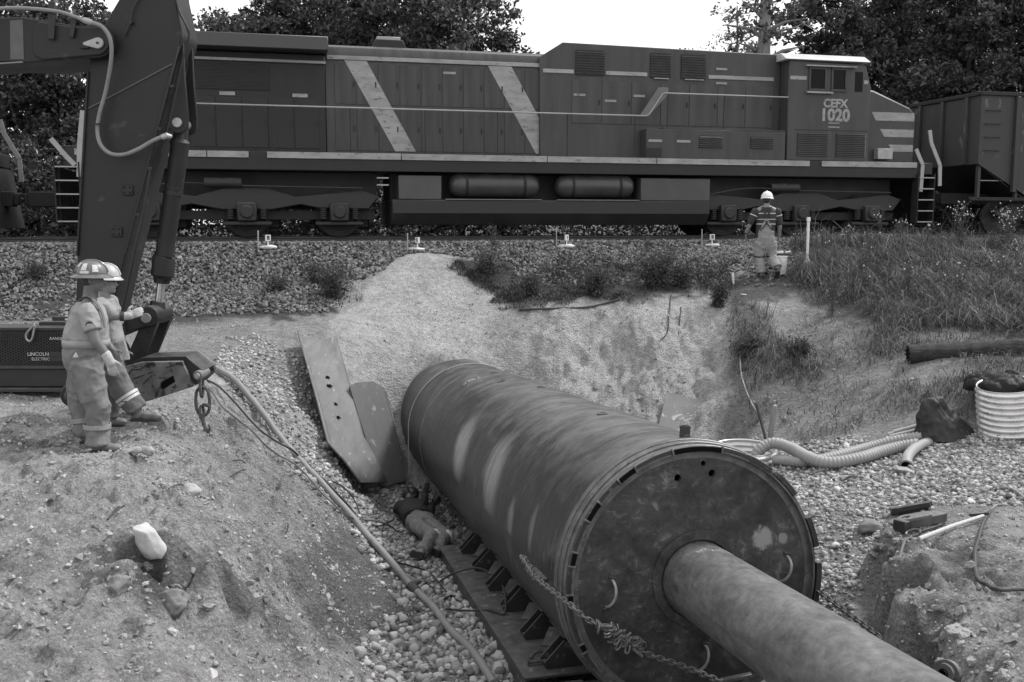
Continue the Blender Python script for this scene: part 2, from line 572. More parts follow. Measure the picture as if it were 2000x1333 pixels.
def gz(x, y, fine=True):
    x = np.asarray(x, float).ravel()
    y = np.asarray(y, float).ravel()
    z = base_z(x, y)
    p = np.stack([x, y, 0 * x], 1)
    t, s = trk(x, y)
    # lumps and gullies of dug earth
    q = proj(np.stack([x, y, z], 1))
    left = (1 - sstep(520, 760, q[:, 0])) * sstep(700, 860, q[:, 1]) * (y < 14)
    right = sstep(1660, 1740, q[:, 0]) * sstep(990, 1060, q[:, 1]) * (y < 10)
    wall = sstep(960, 1060, q[:, 0]) * (1 - sstep(1400, 1500, q[:, 0])) * sstep(585, 640, q[:, 1]) * (1 - sstep(840, 880, q[:, 1])) * (y > 14)
    for c_ in (P(205, 872, 9.3), P(235, 872, 9.2), P(295, 806, 10.0)):       # trodden places where the two men stand
        left = left * (1 - .9 * np.exp(-((x - c_[0]) ** 2 + (y - c_[1]) ** 2) / .16))
    n1 = fbm(p * 1.1, 4, 3)
    n2 = fbm(p * 4.0, 4, 9)
    # channels washed down the spoil heap
    rill = 1 - 2.4 * np.abs(fbm(np.stack([x * 1.3 + y * 1.35, x * 0.16 - y * 0.16, 0 * x], 1) * 1.4, 3, 21))
    amp = 0.03 + 0.12 * left + 0.09 * right + 0.20 * wall
    z = z + n1 * amp * 1.2 + left * rill * 0.10 + left * sstep(330, 430, q[:, 0]) * fbm(np.stack([x * 1.3 + y * 1.35, x * .22 - y * .22, 0 * x], 1) * 5.0, 3, 25) * .055
    # broken edge of the right bank: a low cliff above the gravel
    zf, zb = -3.38 - .09 * np.clip(10 - y, 0, 4), -2.95 + .11 * np.clip(9.3 - y, 0, 5)
    tt_ = (z - zf) / (zb - zf) + .30 * fbm(p * 1.5, 3, 210) + .10 * fbm(p * 5, 2, 214)
    st_ = sstep(.30, .62, tt_) * (zb - zf) + zf + np.clip(tt_ - 1, 0, 1) * .15
    rk = sstep(2.3, 2.8, x) * (1 - sstep(9.4, 9.9, y)) * sstep(4.2, 5.0, y) * sstep(1630, 1680, q[:, 0])
    z = z * (1 - rk) + st_ * rk
    for c_, dp, r_ in DIPS:
        d_ = np.hypot(x - c_[0], y - c_[1]) / r_
        m_ = d_ < 2.2
        if m_.any():
            dd = d_[m_] + .35 * fbm(p[m_] * 5, 2, 88)
            z[m_] += dp * (-np.exp(-dd * dd * 2.2) + .45 * np.exp(-((dd - 1.15) / .32) ** 2))
    crev = np.clip(1 - np.abs(fbm(p * 1.7, 3, 66)) * 5.5, 0, 1)
    gul = np.clip(1 - np.abs(fbm(np.stack([x * 1.9 + .8 * n1, y * 1.0, 0 * x], 1), 4, 68)) * 4.0, 0, 1)
    z = z - crev * (.13 * right + .06 * left) - gul * .11 * wall
    if fine:
        rg = np.abs(fbm(p * 6.5, 3, 40))
        z = z + n2 * (0.014 + 0.04 * left + 0.045 * right + 0.08 * wall) - rg * (0.035 * left + 0.05 * right + 0.10 * wall)
        z = z + fbm(p * 14.0, 2, 77) * (0.008 + 0.018 * left + 0.022 * right + .02 * wall)
        clod = np.clip(fbm(p * 2.6, 2, 55) - 0.22, 0, 1) * (left * 0.35 + right * 0.30)
        z = z + clod * np.abs(fbm(p * 9, 3, 56)) * 0.9
        msk = np.clip(.55 + 1.6 * fbm(p * 1.2, 3, 90), 0, 1)
        rgh = left + right + .8 * wall
        jp = p + .05 * np.stack([n2, fbm(p * 5, 2, 93), 0 * x], 1)
        z = z + worley(jp, .21, 300, .45) * .55 * msk * np.clip(left + right + 1.3 * wall, 0, 1.3) * (.4 + .6 * msk)
        z = z + worley(jp + 1.7, .46, 360, .75) * .42 * wall
        z = z + worley(jp, .085, 320, .8) * .50 * np.clip(.35 + msk, 0, 1) * (rgh + .18)
        z = z + worley(jp + 3.3, .042, 340, .9) * .42 * (rgh + .25)
    # ballast shoulder
    ta = np.abs(t)
    pr = -0.44 - np.clip(ta - 2.35, 0, None) / 1.55
    pr = pr + fbm(p * 1.3, 3, 5) * 0.05 * sstep(2.3, 2.9, ta)
    z = np.where(t < -1.0, np.maximum(pr, -1.25 + n1 * 0.12), np.maximum(z, pr))
    z = np.where((t >= -1.0) & (t < 2.35), pr, z)
    return z

def axis(lo, hi, step, lo2, hi2, grow=1.28):
    a = list(np.arange(lo, hi + 1e-6, step))
    d, x = step, hi
    while x < hi2:
        d *= grow
        x += d
        a.append(x)
    d, x = step, lo
    pre = []
    while x > lo2:
        d *= grow
        x -= d
        pre.append(x)
    return np.array(pre[::-1] + a)
xs = np.concatenate([axis(-4.4, -.62, 0.021, -1200, -.62), np.arange(-.6, 8.4, 0.042), axis(8.42, 8.5, .05, 8.42, 1200)])
xs = np.unique(np.round(xs, 4))
ys = np.concatenate([axis(3.4, 8.6, 0.021, -300, 8.6), np.arange(8.63, 14, .04), np.arange(14.05, 23.2, 0.05), axis(23.25, 24, 0.3, 23.25, 1500)[0:]])
ys = np.unique(np.round(ys, 4))
GX, GY = np.meshgrid(xs, ys)
gx, gy = GX.ravel(), GY.ravel()
gzv = gz(gx, gy)
nx, ny = len(xs), len(ys)
ii = np.arange(nx * ny).reshape(ny, nx)
gf = np.stack([ii[:-1, :-1], ii[:-1, 1:], ii[1:, 1:], ii[1:, :-1]], -1).reshape(-1, 4)
gme = np_mesh('ground', np.stack([gx, gy, gzv], 1), gf, True)
# soil kinds: pale sand, brown earth, darkened earth, turf
gpix = proj(np.stack([gx, gy, gzv], 1))
SAND = [(1000,600),(1080,575),(1420,560),(1440,700),(1420,860),(1200,900),(760,980),(690,900),(620,760),(640,640),(700,590),(735,545),(770,508),(800,488),(850,490),(890,520),(945,565)]
SANDR = [(1440,640),(1600,600),(1800,660),(1790,780),(1900,860),(1500,900),(1400,880)]
_j = np.stack([fbm(np.stack([gx, gy, 0 * gx], 1) * 1.4, 4, 201), fbm(np.stack([gx, gy, 0 * gx], 1) * 1.4, 4, 231)], 1) * 22
sand = inpoly(gpix + _j, SAND).astype(float) * (gy > 13)
sandr = inpoly(gpix + _j, SANDR).astype(float) * (gy > 12)
p3 = np.stack([gx, gy, 0 * gx], 1)
nA = fbm(p3 * 0.8, 4, 101)
nB = fbm(p3 * 2.7, 4, 131)
nC = fbm(p3 * 7, 3, 141)
nD = fbm(p3 * 7, 3, 151)
tt, ss = trk(gx, gy)
alb = 0.33 + 0.045 * nA + 0.05 * nB
alb = np.where(sand > 0, 0.46 + 0.05 * nA + 0.05 * nB, alb)
alb = np.where(sandr > 0, 0.29 + 0.06 * nA + 0.06 * nB, alb)
alb = np.where((gpix[:, 0] > 1650) & (gpix[:, 1] > 1010) & (gy < 10.5), 0.37 + 0.05 * nA + 0.05 * nB, alb)
lft = (gpix[:, 0] < 900) & (gpix[:, 1] > 700) & (gy < 14.5)
alb = np.where(lft, 0.44 + 0.06 * nA + 0.065 * nB, alb)
for c_, dp, r_ in DIPS:                     # dips painted darker: part damp soil, part shade of the hollows
    dd = np.hypot(gx - c_[0], gy - c_[1]) / r_ + .5 * nC
    if dp > .1:
        alb = np.where(dd < 1.0, alb * .62, alb)
# earth darkened on the heap's right slope, along its toe and in patches
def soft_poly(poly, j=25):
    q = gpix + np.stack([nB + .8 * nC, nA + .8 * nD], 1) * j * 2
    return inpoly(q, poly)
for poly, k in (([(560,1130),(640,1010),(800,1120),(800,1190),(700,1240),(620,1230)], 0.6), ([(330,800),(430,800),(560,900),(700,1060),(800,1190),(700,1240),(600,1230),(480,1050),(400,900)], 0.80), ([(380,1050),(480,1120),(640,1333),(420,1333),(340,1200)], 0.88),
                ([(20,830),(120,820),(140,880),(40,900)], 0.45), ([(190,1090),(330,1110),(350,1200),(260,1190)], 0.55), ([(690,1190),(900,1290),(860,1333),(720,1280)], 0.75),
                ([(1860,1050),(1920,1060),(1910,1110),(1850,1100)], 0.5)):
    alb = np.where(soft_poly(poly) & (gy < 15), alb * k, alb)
alb = np.where((tt > -2.3) & (tt < 2.5), 0.16 + 0.03 * nB, alb)                 # dirty ballast bed
alb = np.where(tt <= -2.3, 0.10 + 0.02 * nB, alb)
TURF = [(1440,600),(1560,575),(1640,620),(1800,640),(2100,680),(2100,470),(1560,475),(1420,560)]
alb = np.where(soft_poly(TURF, 12) & (gy > 14), 0.12 + 0.03 * nB, alb)
BANK = [(880,500),(1430,490),(1440,560),(1230,585),(1000,608),(940,560)]
alb = np.where(soft_poly(BANK, 14) & (gy > 17), 0.085 + 0.05 * nB, alb)
LBALL = [(-400,470),(700,478),(690,560),(640,620),(300,625),(-400,640)]
alb = np.where(soft_poly(LBALL, 10) & (gy > 16), 0.085 + 0.05 * nB, alb)  # bed darkened to paint the shaded gaps between ballast stones
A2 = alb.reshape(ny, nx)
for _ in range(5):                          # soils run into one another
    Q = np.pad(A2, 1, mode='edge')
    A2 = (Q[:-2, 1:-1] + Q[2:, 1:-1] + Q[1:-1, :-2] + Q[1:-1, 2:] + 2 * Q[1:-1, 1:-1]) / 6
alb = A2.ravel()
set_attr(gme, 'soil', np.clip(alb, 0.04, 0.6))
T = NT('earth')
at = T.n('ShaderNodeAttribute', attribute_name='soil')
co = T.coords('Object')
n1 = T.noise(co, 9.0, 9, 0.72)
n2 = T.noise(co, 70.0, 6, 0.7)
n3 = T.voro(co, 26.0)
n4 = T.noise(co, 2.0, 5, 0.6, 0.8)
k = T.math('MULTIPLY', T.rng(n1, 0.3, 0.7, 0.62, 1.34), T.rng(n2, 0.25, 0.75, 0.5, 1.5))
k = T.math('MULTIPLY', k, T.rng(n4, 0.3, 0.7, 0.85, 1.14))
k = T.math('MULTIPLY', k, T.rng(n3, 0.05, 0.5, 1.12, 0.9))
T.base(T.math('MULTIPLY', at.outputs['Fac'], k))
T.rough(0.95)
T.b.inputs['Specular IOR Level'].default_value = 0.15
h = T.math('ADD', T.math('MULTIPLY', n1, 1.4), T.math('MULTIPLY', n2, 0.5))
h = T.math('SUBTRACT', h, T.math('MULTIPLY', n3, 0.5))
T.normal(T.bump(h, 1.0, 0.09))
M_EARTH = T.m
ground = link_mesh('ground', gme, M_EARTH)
tag(ground, 'dug earth, sand and gravel of the pit with the railway bank behind', 'ground', kind='structure')
# ================================================================== casing pipe in the pit
PM = Matrix(((PH[0], PA[0], PV[0], PC[0]), (PH[1], PA[1], PV[1], PC[1]), (PH[2], PA[2], PV[2], PC[2]), (0, 0, 0, 1)))
pipe = empty('casing_pipe', mtx=PM, label='huge dark steel casing pipe lying in the pit, pushed into the sand bank', cat='pipe')
def arc(r, y, a0, a1, n=12):
    return [np.array([r * cos(a), y, r * sin(a)]) for a in np.linspace(a0, a1, n)]
# shell steel: mill scale, streaks round the girth, two bright scuffs, chalky girth line
T = NT('casing_steel')
co = T.coords('Object')
sx = T.n('ShaderNodeSeparateXYZ')
T.l(co, sx.inputs[0])
ang = T.math('ARCTAN2', sx.outputs[2], sx.outputs[0])
cv = T.n('ShaderNodeCombineXYZ')
T.l(T.math('MULTIPLY', ang, 0.5), cv.inputs[0])
T.l(T.math('MULTIPLY', sx.outputs[1], 5.0), cv.inputs[1])
str1 = T.noise(cv.outputs[0], 1.6, 8, 0.68, 0.3)
cv2 = T.n('ShaderNodeCombineXYZ')
T.l(T.math('MULTIPLY', ang, 2.6), cv2.inputs[0])
T.l(T.math('MULTIPLY', sx.outputs[1], 34.0), cv2.inputs[1])
str2 = T.noise(cv2.outputs[0], 1.3, 5, 0.6, 0.5)
big = T.noise(co, 0.9, 5, 0.6, 0.4)
fine = T.noise(co, 30, 6, 0.65)
v = T.rng(str1, 0.30, 0.72, 0.012, 0.042)
v = T.math('MULTIPLY', v, T.rng(big, 0.3, 0.7, 0.7, 1.35))
v = T.math('MULTIPLY', v, T.rng(fine, 0.3, 0.7, 0.7, 1.3))
mud = T.noise(co, 1.7, 9, .74, .3)
v = T.mix(T.math('MULTIPLY', T.rng(mud, .56, .66), .55), v, .12)
v = T.mix(T.math('MULTIPLY', T.rng(str2, 0.60, 0.64), T.rng(big, 0.42, 0.6, 0.1, 0.8), clamp=True), v, 0.15)
spk = T.voro(co, 16.0)
v = T.mix(T.math('MULTIPLY', T.rng(spk, 0.05, 0.11, 1, 0), T.rng(T.noise(co, 2.3, 4, .6), .55, .62), clamp=True), v, 0.32)
def patch(v, y0, a0, ly, la, val, lean=0.0, soft=0.35):
    dy = T.math('SUBTRACT', sx.outputs[1], y0)
    da = T.math('SUBTRACT', ang, a0)
    dy = T.math('ADD', dy, T.math('MULTIPLY', da, lean))
    d = T.math('SQRT', T.math('ADD', T.math('POWER', T.math('DIVIDE', dy, ly), 2.0), T.math('POWER', T.math('DIVIDE', da, la), 2.0)))
    d = T.math('ADD', d, T.math('MULTIPLY', T.math('SUBTRACT', str2, 0.5), 2.4))
    return T.mix(T.math('MULTIPLY', T.rng(d, 1.0 - soft, 1.0 + soft, 1, 0), T.math('MULTIPLY', T.rng(str1, 0.3, 0.6, 0.45, 1.0), T.rng(str2, 0.36, 0.54, 0.3, 1.0)), clamp=True), v, val)
v = patch(v, 4.75, radians(158), 0.34, 0.34, 0.36, 0.35)
v = patch(v, 2.95, radians(158), 0.30, 0.36, 0.32, 0.30)
v = patch(v, 1.9, radians(172), 0.10, 0.16, 0.19, 0.0)
v = patch(v, 1.15, radians(168), 0.07, 0.18, 0.17, 0.0)
v = patch(v, 7.78, radians(150), 0.05, 0.75, 0.30, 0.0, 0.6)
v = patch(v, 3.0, radians(98), 3.6, 0.3, 0.15, 0.0, 0.8)
# dust on the crown, strengthened to paint a broad highlight along the top
gnm = T.n('ShaderNodeNewGeometry')
sg = T.n('ShaderNodeSeparateXYZ')
T.l(gnm.outputs['Normal'], sg.inputs[0])
dk = T.math('MULTIPLY', T.rng(sg.outputs[2], 0.45, 0.95), T.rng(T.noise(co, 3.0, 6, 0.7), 0.42, 0.72), clamp=True)
v = T.mix(T.math('MULTIPLY', dk, 0.6), v, 0.22)
T.base(v)
T.rough(T.rng(str1, 0.3, 0.7, 0.30, 0.5))
T.metal(0.0)
T.b.inputs['Specular IOR Level'].default_value = 0.42
T.normal(T.bump(T.math('ADD', str1, T.math('MULTIPLY', fine, 0.25)), 0.12, 0.03))
M_CASE = T.m
M_STEEL_DARK = mat('dark_scaled_steel', 0.026, 0.5, 0, 0.4, 5, 0.25, 50, 0.15, 0.12, dust=0.35)
M_STEEL_WORN = mat('worn_bright_steel', 0.12, 0.42, 0.3, 0.45, 7, 0.3, 60, 0.35, 0.08)
M_STEEL_MID = mat('mid_steel', 0.06, 0.5, 0.1, 0.4, 6, 0.25, 50, 0.25, 0.18, dust=0.5)
M_BLACK = mat('black_recess', 0.006, 0.9, 0, 0.2, 6, 0, spec=.05)
mb = MB()
mb.lathe([(0.26, PR), (10.9, PR), (10.9, PR - 0.03), (0.26, PR - 0.03)], (0, 0, 0), (0, 1, 0), 128, closed_prof=True, ref=((1, 0, 0), (0, 0, 1), (0, 1, 0)))
mb.build('shell', M_CASE, pipe, sharp=30)
REF = ((1, 0, 0), (0, 0, 1), (0, 1, 0))
# built-up end ring: three turned steps of worn steel
for k, (y0, y1, r) in enumerate([(0.19, 0.262, PR + 0.022), (0.10, 0.187, PR + 0.012), (0.03, 0.097, PR - 0.004)]):
    mb = MB()
    mb.lathe([(y0, r), (y0 + .008, r + .006), (y1 - .008, r + .006), (y1, r), (y1, r - 0.10), (y0, r - 0.10)], (0, 0, 0), (0, 1, 0), 128, closed_prof=True, ref=REF)
    mb.build('end_ring', M_STEEL_WORN, pipe, sharp=30)
# girth welds
for y in (7.78,):
    mb = MB()
    th = np.linspace(0, 2 * pi, 160, endpoint=False)
    path = [np.array([(PR + .002) * cos(a), y + 0.006 * sin(a * 23), (PR + .002) * sin(a)]) for a in th]
    mb.tube(path, 0.008 if y != 9.02 else 0.005, 6, closed=True)
    mb.build('weld_seam', mat('weld_grey', 0.10, 0.6, 0, 0.4, 20, 0.3, 80), pipe)
# push plate: big disc with three drilled holes
M_PLATE = None
T = NT('push_plate_steel')
co = T.coords('Object')
a1 = T.noise(co, 2.2, 8, 0.66, 0.5)
a2 = T.noise(co, 11.0, 7, 0.7, 0.6)
a3 = T.noise(T.coords('Object', (3, 1, 14)), 2.4, 5, 0.6)
a4 = T.noise(T.coords('Object', (15, 1, 2.0)), 2.2, 5, 0.6)
v = T.rng(a1, 0.28, 0.72, 0.014, 0.072)
v = T.math('MULTIPLY', v, T.rng(a2, 0.3, 0.7, 0.6, 1.5))
v = T.mix(T.math('MULTIPLY', T.rng(a2, 0.56, 0.68), T.rng(a1, 0.44, 0.60), clamp=True), v, 0.17)
v = T.mix(T.math('MULTIPLY', T.rng(a3, 0.62, 0.67), T.rng(a1, 0.44, 0.56), clamp=True), v, 0.13)
v = T.mix(T.math('MULTIPLY', T.rng(a4, 0.64, 0.68), T.rng(a1, 0.46, 0.6), clamp=True), v, 0.08)
sx = T.n('ShaderNodeSeparateXYZ')
T.l(co, sx.inputs[0])
def blot(v, x, z, r, val):
    d = T.math('SQRT', T.math('ADD', T.math('POWER', T.math('SUBTRACT', sx.outputs[0], x), 2.0), T.math('POWER', T.math('SUBTRACT', sx.outputs[2], z), 2.0)))
    d = T.math('ADD', d, T.math('MULTIPLY', T.math('SUBTRACT', a2, 0.5), r * 2.2))
    return T.mix(T.rng(d, r * 0.7, r, 1, 0), v, val)
v = blot(v, 0.62, 0.29, 0.10, 0.24)
v = blot(v, 0.80, 0.27, 0.05, 0.2)
T.base(v)
T.rough(T.rng(a1, 0.3, 0.7, 0.5, 0.7))
T.b.inputs['Specular IOR Level'].default_value = 0.3
T.normal(T.bump(T.math('ADD', a1, T.math('MULTIPLY', a2, .5)), 0.25, 0.02))
M_PLATE = T.m
bm = bmesh.new()
ringN = 120
hol = [(-0.14, 0.84, 0.030), (0.16, 0.86, 0.030), (0.085, 0.945, 0.022)]
me_disc = None
mb = MB()
mb.lathe([(0.035, 0.0001), (0.035, 1.055), (0.075, 1.055), (0.075, 0.0001)], (0, 0, 0), (0, 1, 0), ringN, closed_prof=True, ref=REF)
plate = mb.build('push_plate', M_PLATE, pipe)
cut = MB()
for (hx, hz, hr) in hol:
    cut.cyl((hx, 0.0, hz), (hx, 0.12, hz), hr, n=20)
cuto = cut.build('cutter_tmp', M_BLACK)
cuto.matrix_world = PM
bo = plate.modifiers.new('holes', 'BOOLEAN')
bo.object = cuto
bo.solver = 'EXACT'
bo.operation = 'DIFFERENCE'
bpy.context.view_layer.update()
dg = bpy.context.evaluated_depsgraph_get()
me2 = bpy.data.meshes.new_from_object(plate.evaluated_get(dg))
plate.modifiers.clear()
plate.data = me2
me2.polygons.foreach_set('use_smooth', [False] * len(me2.polygons))
bpy.data.objects.remove(cuto)
# lip: welded segments with open gaps between them, tabs standing out on the right
gaps = [(78, 101), (119, 128), (140, 149), (163, 169), (181, 184.5), (203, 207)]
edges = [-118]
segs = []
cur = -60
allg = sorted(gaps)
for g0, g1 in allg:
    segs.append((cur, g0))
    cur = g1
segs.append((cur, 262))
for a0, a1 in segs:
    mb = MB()
    mb.lathe([(-0.015, 1.052), (-0.015, 1.066), (0.05, 1.066), (0.05, 1.052)], (0, 0, 0), (0, 1, 0), max(4, int((a1 - a0) / 3)), radians(a0), radians(a1), True, REF)
    mb.build('lip_segment', M_STEEL_WORN, pipe)
mb = MB()
mb.lathe([(-0.018, 1.066), (-0.018, 1.098), (0.034, 1.098), (0.034, 1.066)], (0, 0, 0), (0, 1, 0), 120, radians(60), radians(215), True, REF)
mb.build('outer_lip', M_STEEL_DARK, pipe)
for g0, g1 in allg:            # open slots
    mb = MB()
    mb.lathe([(-0.021, 1.054), (-0.021, 1.092), (0.03, 1.092), (0.03, 1.054)], (0, 0, 0), (0, 1, 0), 8, radians(g0), radians(g1), True, REF)
    mb.build('slot', M_BLACK, pipe)
for g0, g1 in allg:            # spacer blocks between lip segments
    for a in (g0, g1):
        mb = MB()
        a = radians(a)
        c = np.array([1.078 * cos(a), -0.02, 1.078 * sin(a)])
        R = np.stack([[cos(a), 0, sin(a)], [0, 1, 0], [-sin(a), 0, cos(a)]], 1)
        mb.box(c, (0.062, 0.03, 0.016), R)
        mb.build('spacer', M_STEEL_WORN, pipe, 0.003)
for a0, a1, r in [(52, 64, 1.09), (36, 49, 1.10), (10, 24, 1.105), (-14, 3, 1.115), (-42, -28, 1.11)]:
    mb = MB()
    mb.lathe([(-0.022, r - 0.03), (-0.022, r + 0.016), (0.2, r + 0.016), (0.2, r - 0.03)], (0, 0, 0), (0, 1, 0), 8, radians(a0), radians(a1), True, REF)
    mb.build('side_tab', M_STEEL_DARK, pipe, 0.004)
# hub ring on the plate
mb = MB()
mb.lathe([(0.012, 0.325), (0.005, 0.33), (0.005, 0.395), (0.012, 0.40), (0.036, 0.40), (0.036, 0.325)], (0.03, 0, 0.0), (0, 1, 0), 72, closed_prof=True, ref=REF)
mb.build('hub_ring', M_PLATE, pipe)
# lifting handles: bent bars welded to the plate
for hx, hz, rot in [(-0.735, -0.05, 12), (0.80, 0.02, 15), (0.05, -0.66, 20)]:
    a = radians(rot)
    pts = []
    for k in np.linspace(-1, 1, 11):
        y = 0.035 - 0.075 * (1 - k * k) ** 0.6 if abs(k) < 1 else 0.035
        pts.append(np.array([hx + sin(a) * k * 0.115 + 0.03 * (1 - k * k), y, hz + cos(a) * k * 0.115]))
    mb = MB()
    mb.tube(smooth_path(pts, 3), 0.012, 8)
    mb.build('handle', mat('rubbed_rod', 0.30, 0.4, 0.3, 0.35, 12, 0.1), pipe)
    for k in (-1, 1):
        mb = MB()
        c = np.array([hx + sin(a) * k * 0.125, 0.022, hz + cos(a) * k * 0.125])
        mb.bar(c + (-.03, 0, .01 * k), c + (.03, 0, -.01 * k), 0.018, 0.02)
        mb.build('handle_foot', M_STEEL_DARK, pipe, 0.003)
# stub on the crown near the end
a = radians(87)
e = np.array([cos(a), 0, sin(a)])
mb = MB()
c = e * PR + np.array([0, 0.34, 0])
mb.lathe([(-0.03, .046), (.115, .046), (.115, .034), (-0.03, .034)], c, e, 20, closed_prof=True)
mb.build('stub_pipe', M_STEEL_DARK, pipe)
for y, a in ((2.1, 93), (4.9, 86), (7.2, 91), (6.0, 100)):
    a = radians(a)
    e = np.array([cos(a), 0, sin(a)])
    mb = MB()
    mb.lathe([(-.01, .055), (.012, .055), (.014, .04), (.004, .036), (.004, .0001)], e * PR + np.array([0, y, 0]), e, 20)
    mb.build('grout_plug', M_STEEL_MID, pipe)
# lug that anchors the chain
a = radians(-177)
e = np.array([cos(a), 0, sin(a)])
mb = MB()
mb.box(e * (PR + .05) + np.array([0, 0.72, 0.0]), (0.12, 0.36, 0.022))
mb.build('chain_lug', M_STEEL_MID, pipe, 0.004)
# stencil and chalk
M_CHALK = mat('chalk_mark', 0.42, 0.9, 0, 0.4, 60, 0)
def on_shell(name, body, size, y, deg, r, parent, rot=0.0, m=M_CHALK):
    """text that follows a cylinder about local Y"""
    e = text_mesh(name, body, size, m, parent, Matrix.Rotation(rot, 4, 'Z'), 0.0004)
    me = e.data
    n = len(me.vertices)
    q = np.empty(n * 3, np.float32)
    me.vertices.foreach_get('co', q)
    q = q.reshape(-1, 3)
    th = radians(deg) - q[:, 0] / r
    rr = r + 0.0015 + q[:, 2]
    o = np.stack([rr * np.cos(th), y + q[:, 1], rr * np.sin(th)], 1)
    me.vertices.foreach_set('co', o.astype(np.float32).ravel())
    me.update()
    return e
for row, wd in ((0, .16), (1, .26), (2, .30)):        # small stencilled print, too small to read
    mb = MB()
    for k in range(int(wd / .03)):
        if (k * 7 + row * 3) % 5 == 0:
            continue
        a = radians(113) + (k * .03 - wd / 2) / PR
        for yy in (0, .022):
            c = np.array([(PR + .002) * cos(a), 7.12 - row * .075 + yy, (PR + .002) * sin(a)])
            R = np.stack([[cos(a), 0, sin(a)], [0, 1, 0], [-sin(a), 0, cos(a)]], 1)
            mb.box(c, (.002, .012, .022), R)
    tag(mb.build('stencil_print', M_CHALK, pipe), kind='stuff')

# ================================================================== thrust tube pushing on the plate
tube = empty('thrust_tube', mtx=PM, label='smooth grey steel tube running from the pipe\'s end plate towards the viewer', cat='tube')
T = NT('tube_steel')
co = T.coords('Object')
sx = T.n('ShaderNodeSeparateXYZ')
T.l(co, sx.inputs[0])
ang = T.math('ARCTAN2', sx.outputs[2], sx.outputs[0])
cv = T.n('ShaderNodeCombineXYZ')
T.l(T.math('MULTIPLY', ang, 0.9), cv.inputs[0])
T.l(T.math('MULTIPLY', sx.outputs[1], 1.5), cv.inputs[1])
b1 = T.noise(cv.outputs[0], 1.7, 9, 0.70, 0.25)
b2 = T.noise(co, 14, 6, 0.7, 0.5)
b3 = T.noise(T.coords('Object', (2, 16, 2)), 2.0, 5, 0.6, .4)
v = T.rng(b1, 0.28, 0.72, 0.05, 0.17)
v = T.math('MULTIPLY', v, T.rng(b2, 0.3, 0.7, 0.62, 1.35))
v = T.mix(T.math('MULTIPLY', T.rng(b3, 0.64, 0.70), 0.6), v, 0.20)
v = T.mix(T.math('MULTIPLY', T.rng(T.noise(co, 3.2, 7, .72), 0.56, 0.66), 0.7), v, 0.045)
T.base(v)
T.rough(T.rng(b1, 0.3, 0.7, 0.6, 0.42))
T.normal(T.bump(b1, 0.1, 0.02))
M_TUBE = T.m
TR = 0.31
mb = MB()
mb.lathe([(0.034, TR), (-6.0, TR), (-6.0, TR - .02), (0.034, TR - .02)], (0.03, 0, 0.0), (0, 1, 0), 96, closed_prof=True, ref=REF)
mb.build('tube_wall', M_TUBE, tube)
t1 = on_shell('chalk_writing', '403 G13', 0.06, -0.26, 74, TR, tube, radians(180))
t2 = on_shell('chalk_writing', '4005', 0.045, -0.17, 64, TR, tube, radians(172))
t3 = on_shell('chalk_writing', 'CN', 0.06, -0.20, 104, TR, tube, radians(188))
for o in (t1, t2, t3):
    o.location = (0.03, 0, 0)

# ================================================================== guide track under the pipe
trkb = empty('guide_track', mtx=PM, label='dark steel guide cradle with gusset brackets along the foot of the big pipe', cat='cradle')
M_TRACK = mat('track_steel', 0.05, 0.5, 0.0, 0.35, 4, 0.25, 50, 0.2, 0.2, dust=0.3)
for sgn in (-1, 1):
    mb = MB()
    u0, u1 = sorted((sgn * 1.21, sgn * 0.50))
    mb.bb(u0, u1, 0.95, 5.55, -1.075, -1.05)
    mb.build('base_plate', M_TRACK, trkb, 0.003)
    mb = MB()
    mb.bb(sgn * 1.19 - .01, sgn * 1.19 + .01, 0.97, 5.5, -1.22, -1.077)
    mb.build('side_flange', M_TRACK, trkb)
    # inclined bearing rail under the pipe
    mb = MB()
    for a in (radians(-90 + sgn * 36),):
        e = np.array([cos(a), 0, sin(a)])
        tdir = np.array([-sin(a), 0, cos(a)])
        R = np.stack([e, [0, 1, 0], tdir], 1)
        mb.box(e * (PR + .02) + np.array([0, 3.2, 0]), (0.035, 5.6, 0.16), R)
    mb.build('bearing_rail', M_STEEL_DARK, trkb, 0.003)
    for y in (1.15, 1.9, 2.75, 3.5, 4.3, 5.1):
        for dy in (-.07, .07):
            mb = MB()
            poly = [(sgn * 0.62, y + dy, -1.048), (sgn * 0.97, y + dy, -1.048), (sgn * 0.99, y + dy, -0.99), (sgn * 0.80, y + dy, -0.80), (sgn * 0.70, y + dy, -0.87)]
            mb.prism(poly, (0, 0.018, 0))
            mb.build('gusset', M_STEEL_DARK, trkb, 0.002)
        mb = MB()
        mb.bb(min(sgn * .98, sgn * .80), max(sgn * .98, sgn * .80), y - .05, y + .05, -1.03, -1.01)
        mb.build('gusset_web', M_STEEL_DARK, trkb)
        if sgn < 0:
            mb = MB()
            mb.bar((-.87, y + .16, -.93), (-.72, y + .42, -.86), 0.16, 0.02)
            mb.build('pad', M_TRACK, trkb, 0.003)
# block and cross member at the cradle's near end
mb = MB()
mb.cyl((-1.12, .80, -1.15), (-.72, .80, -1.15), 0.085, n=20)
mb.build('cross_bar', M_TRACK, trkb)
mb = MB()
mb.bb(-.72, .9, .68, .9, -1.24, -1.12)
mb.build('cross_beam', M_STEEL_DARK, trkb, 0.005)
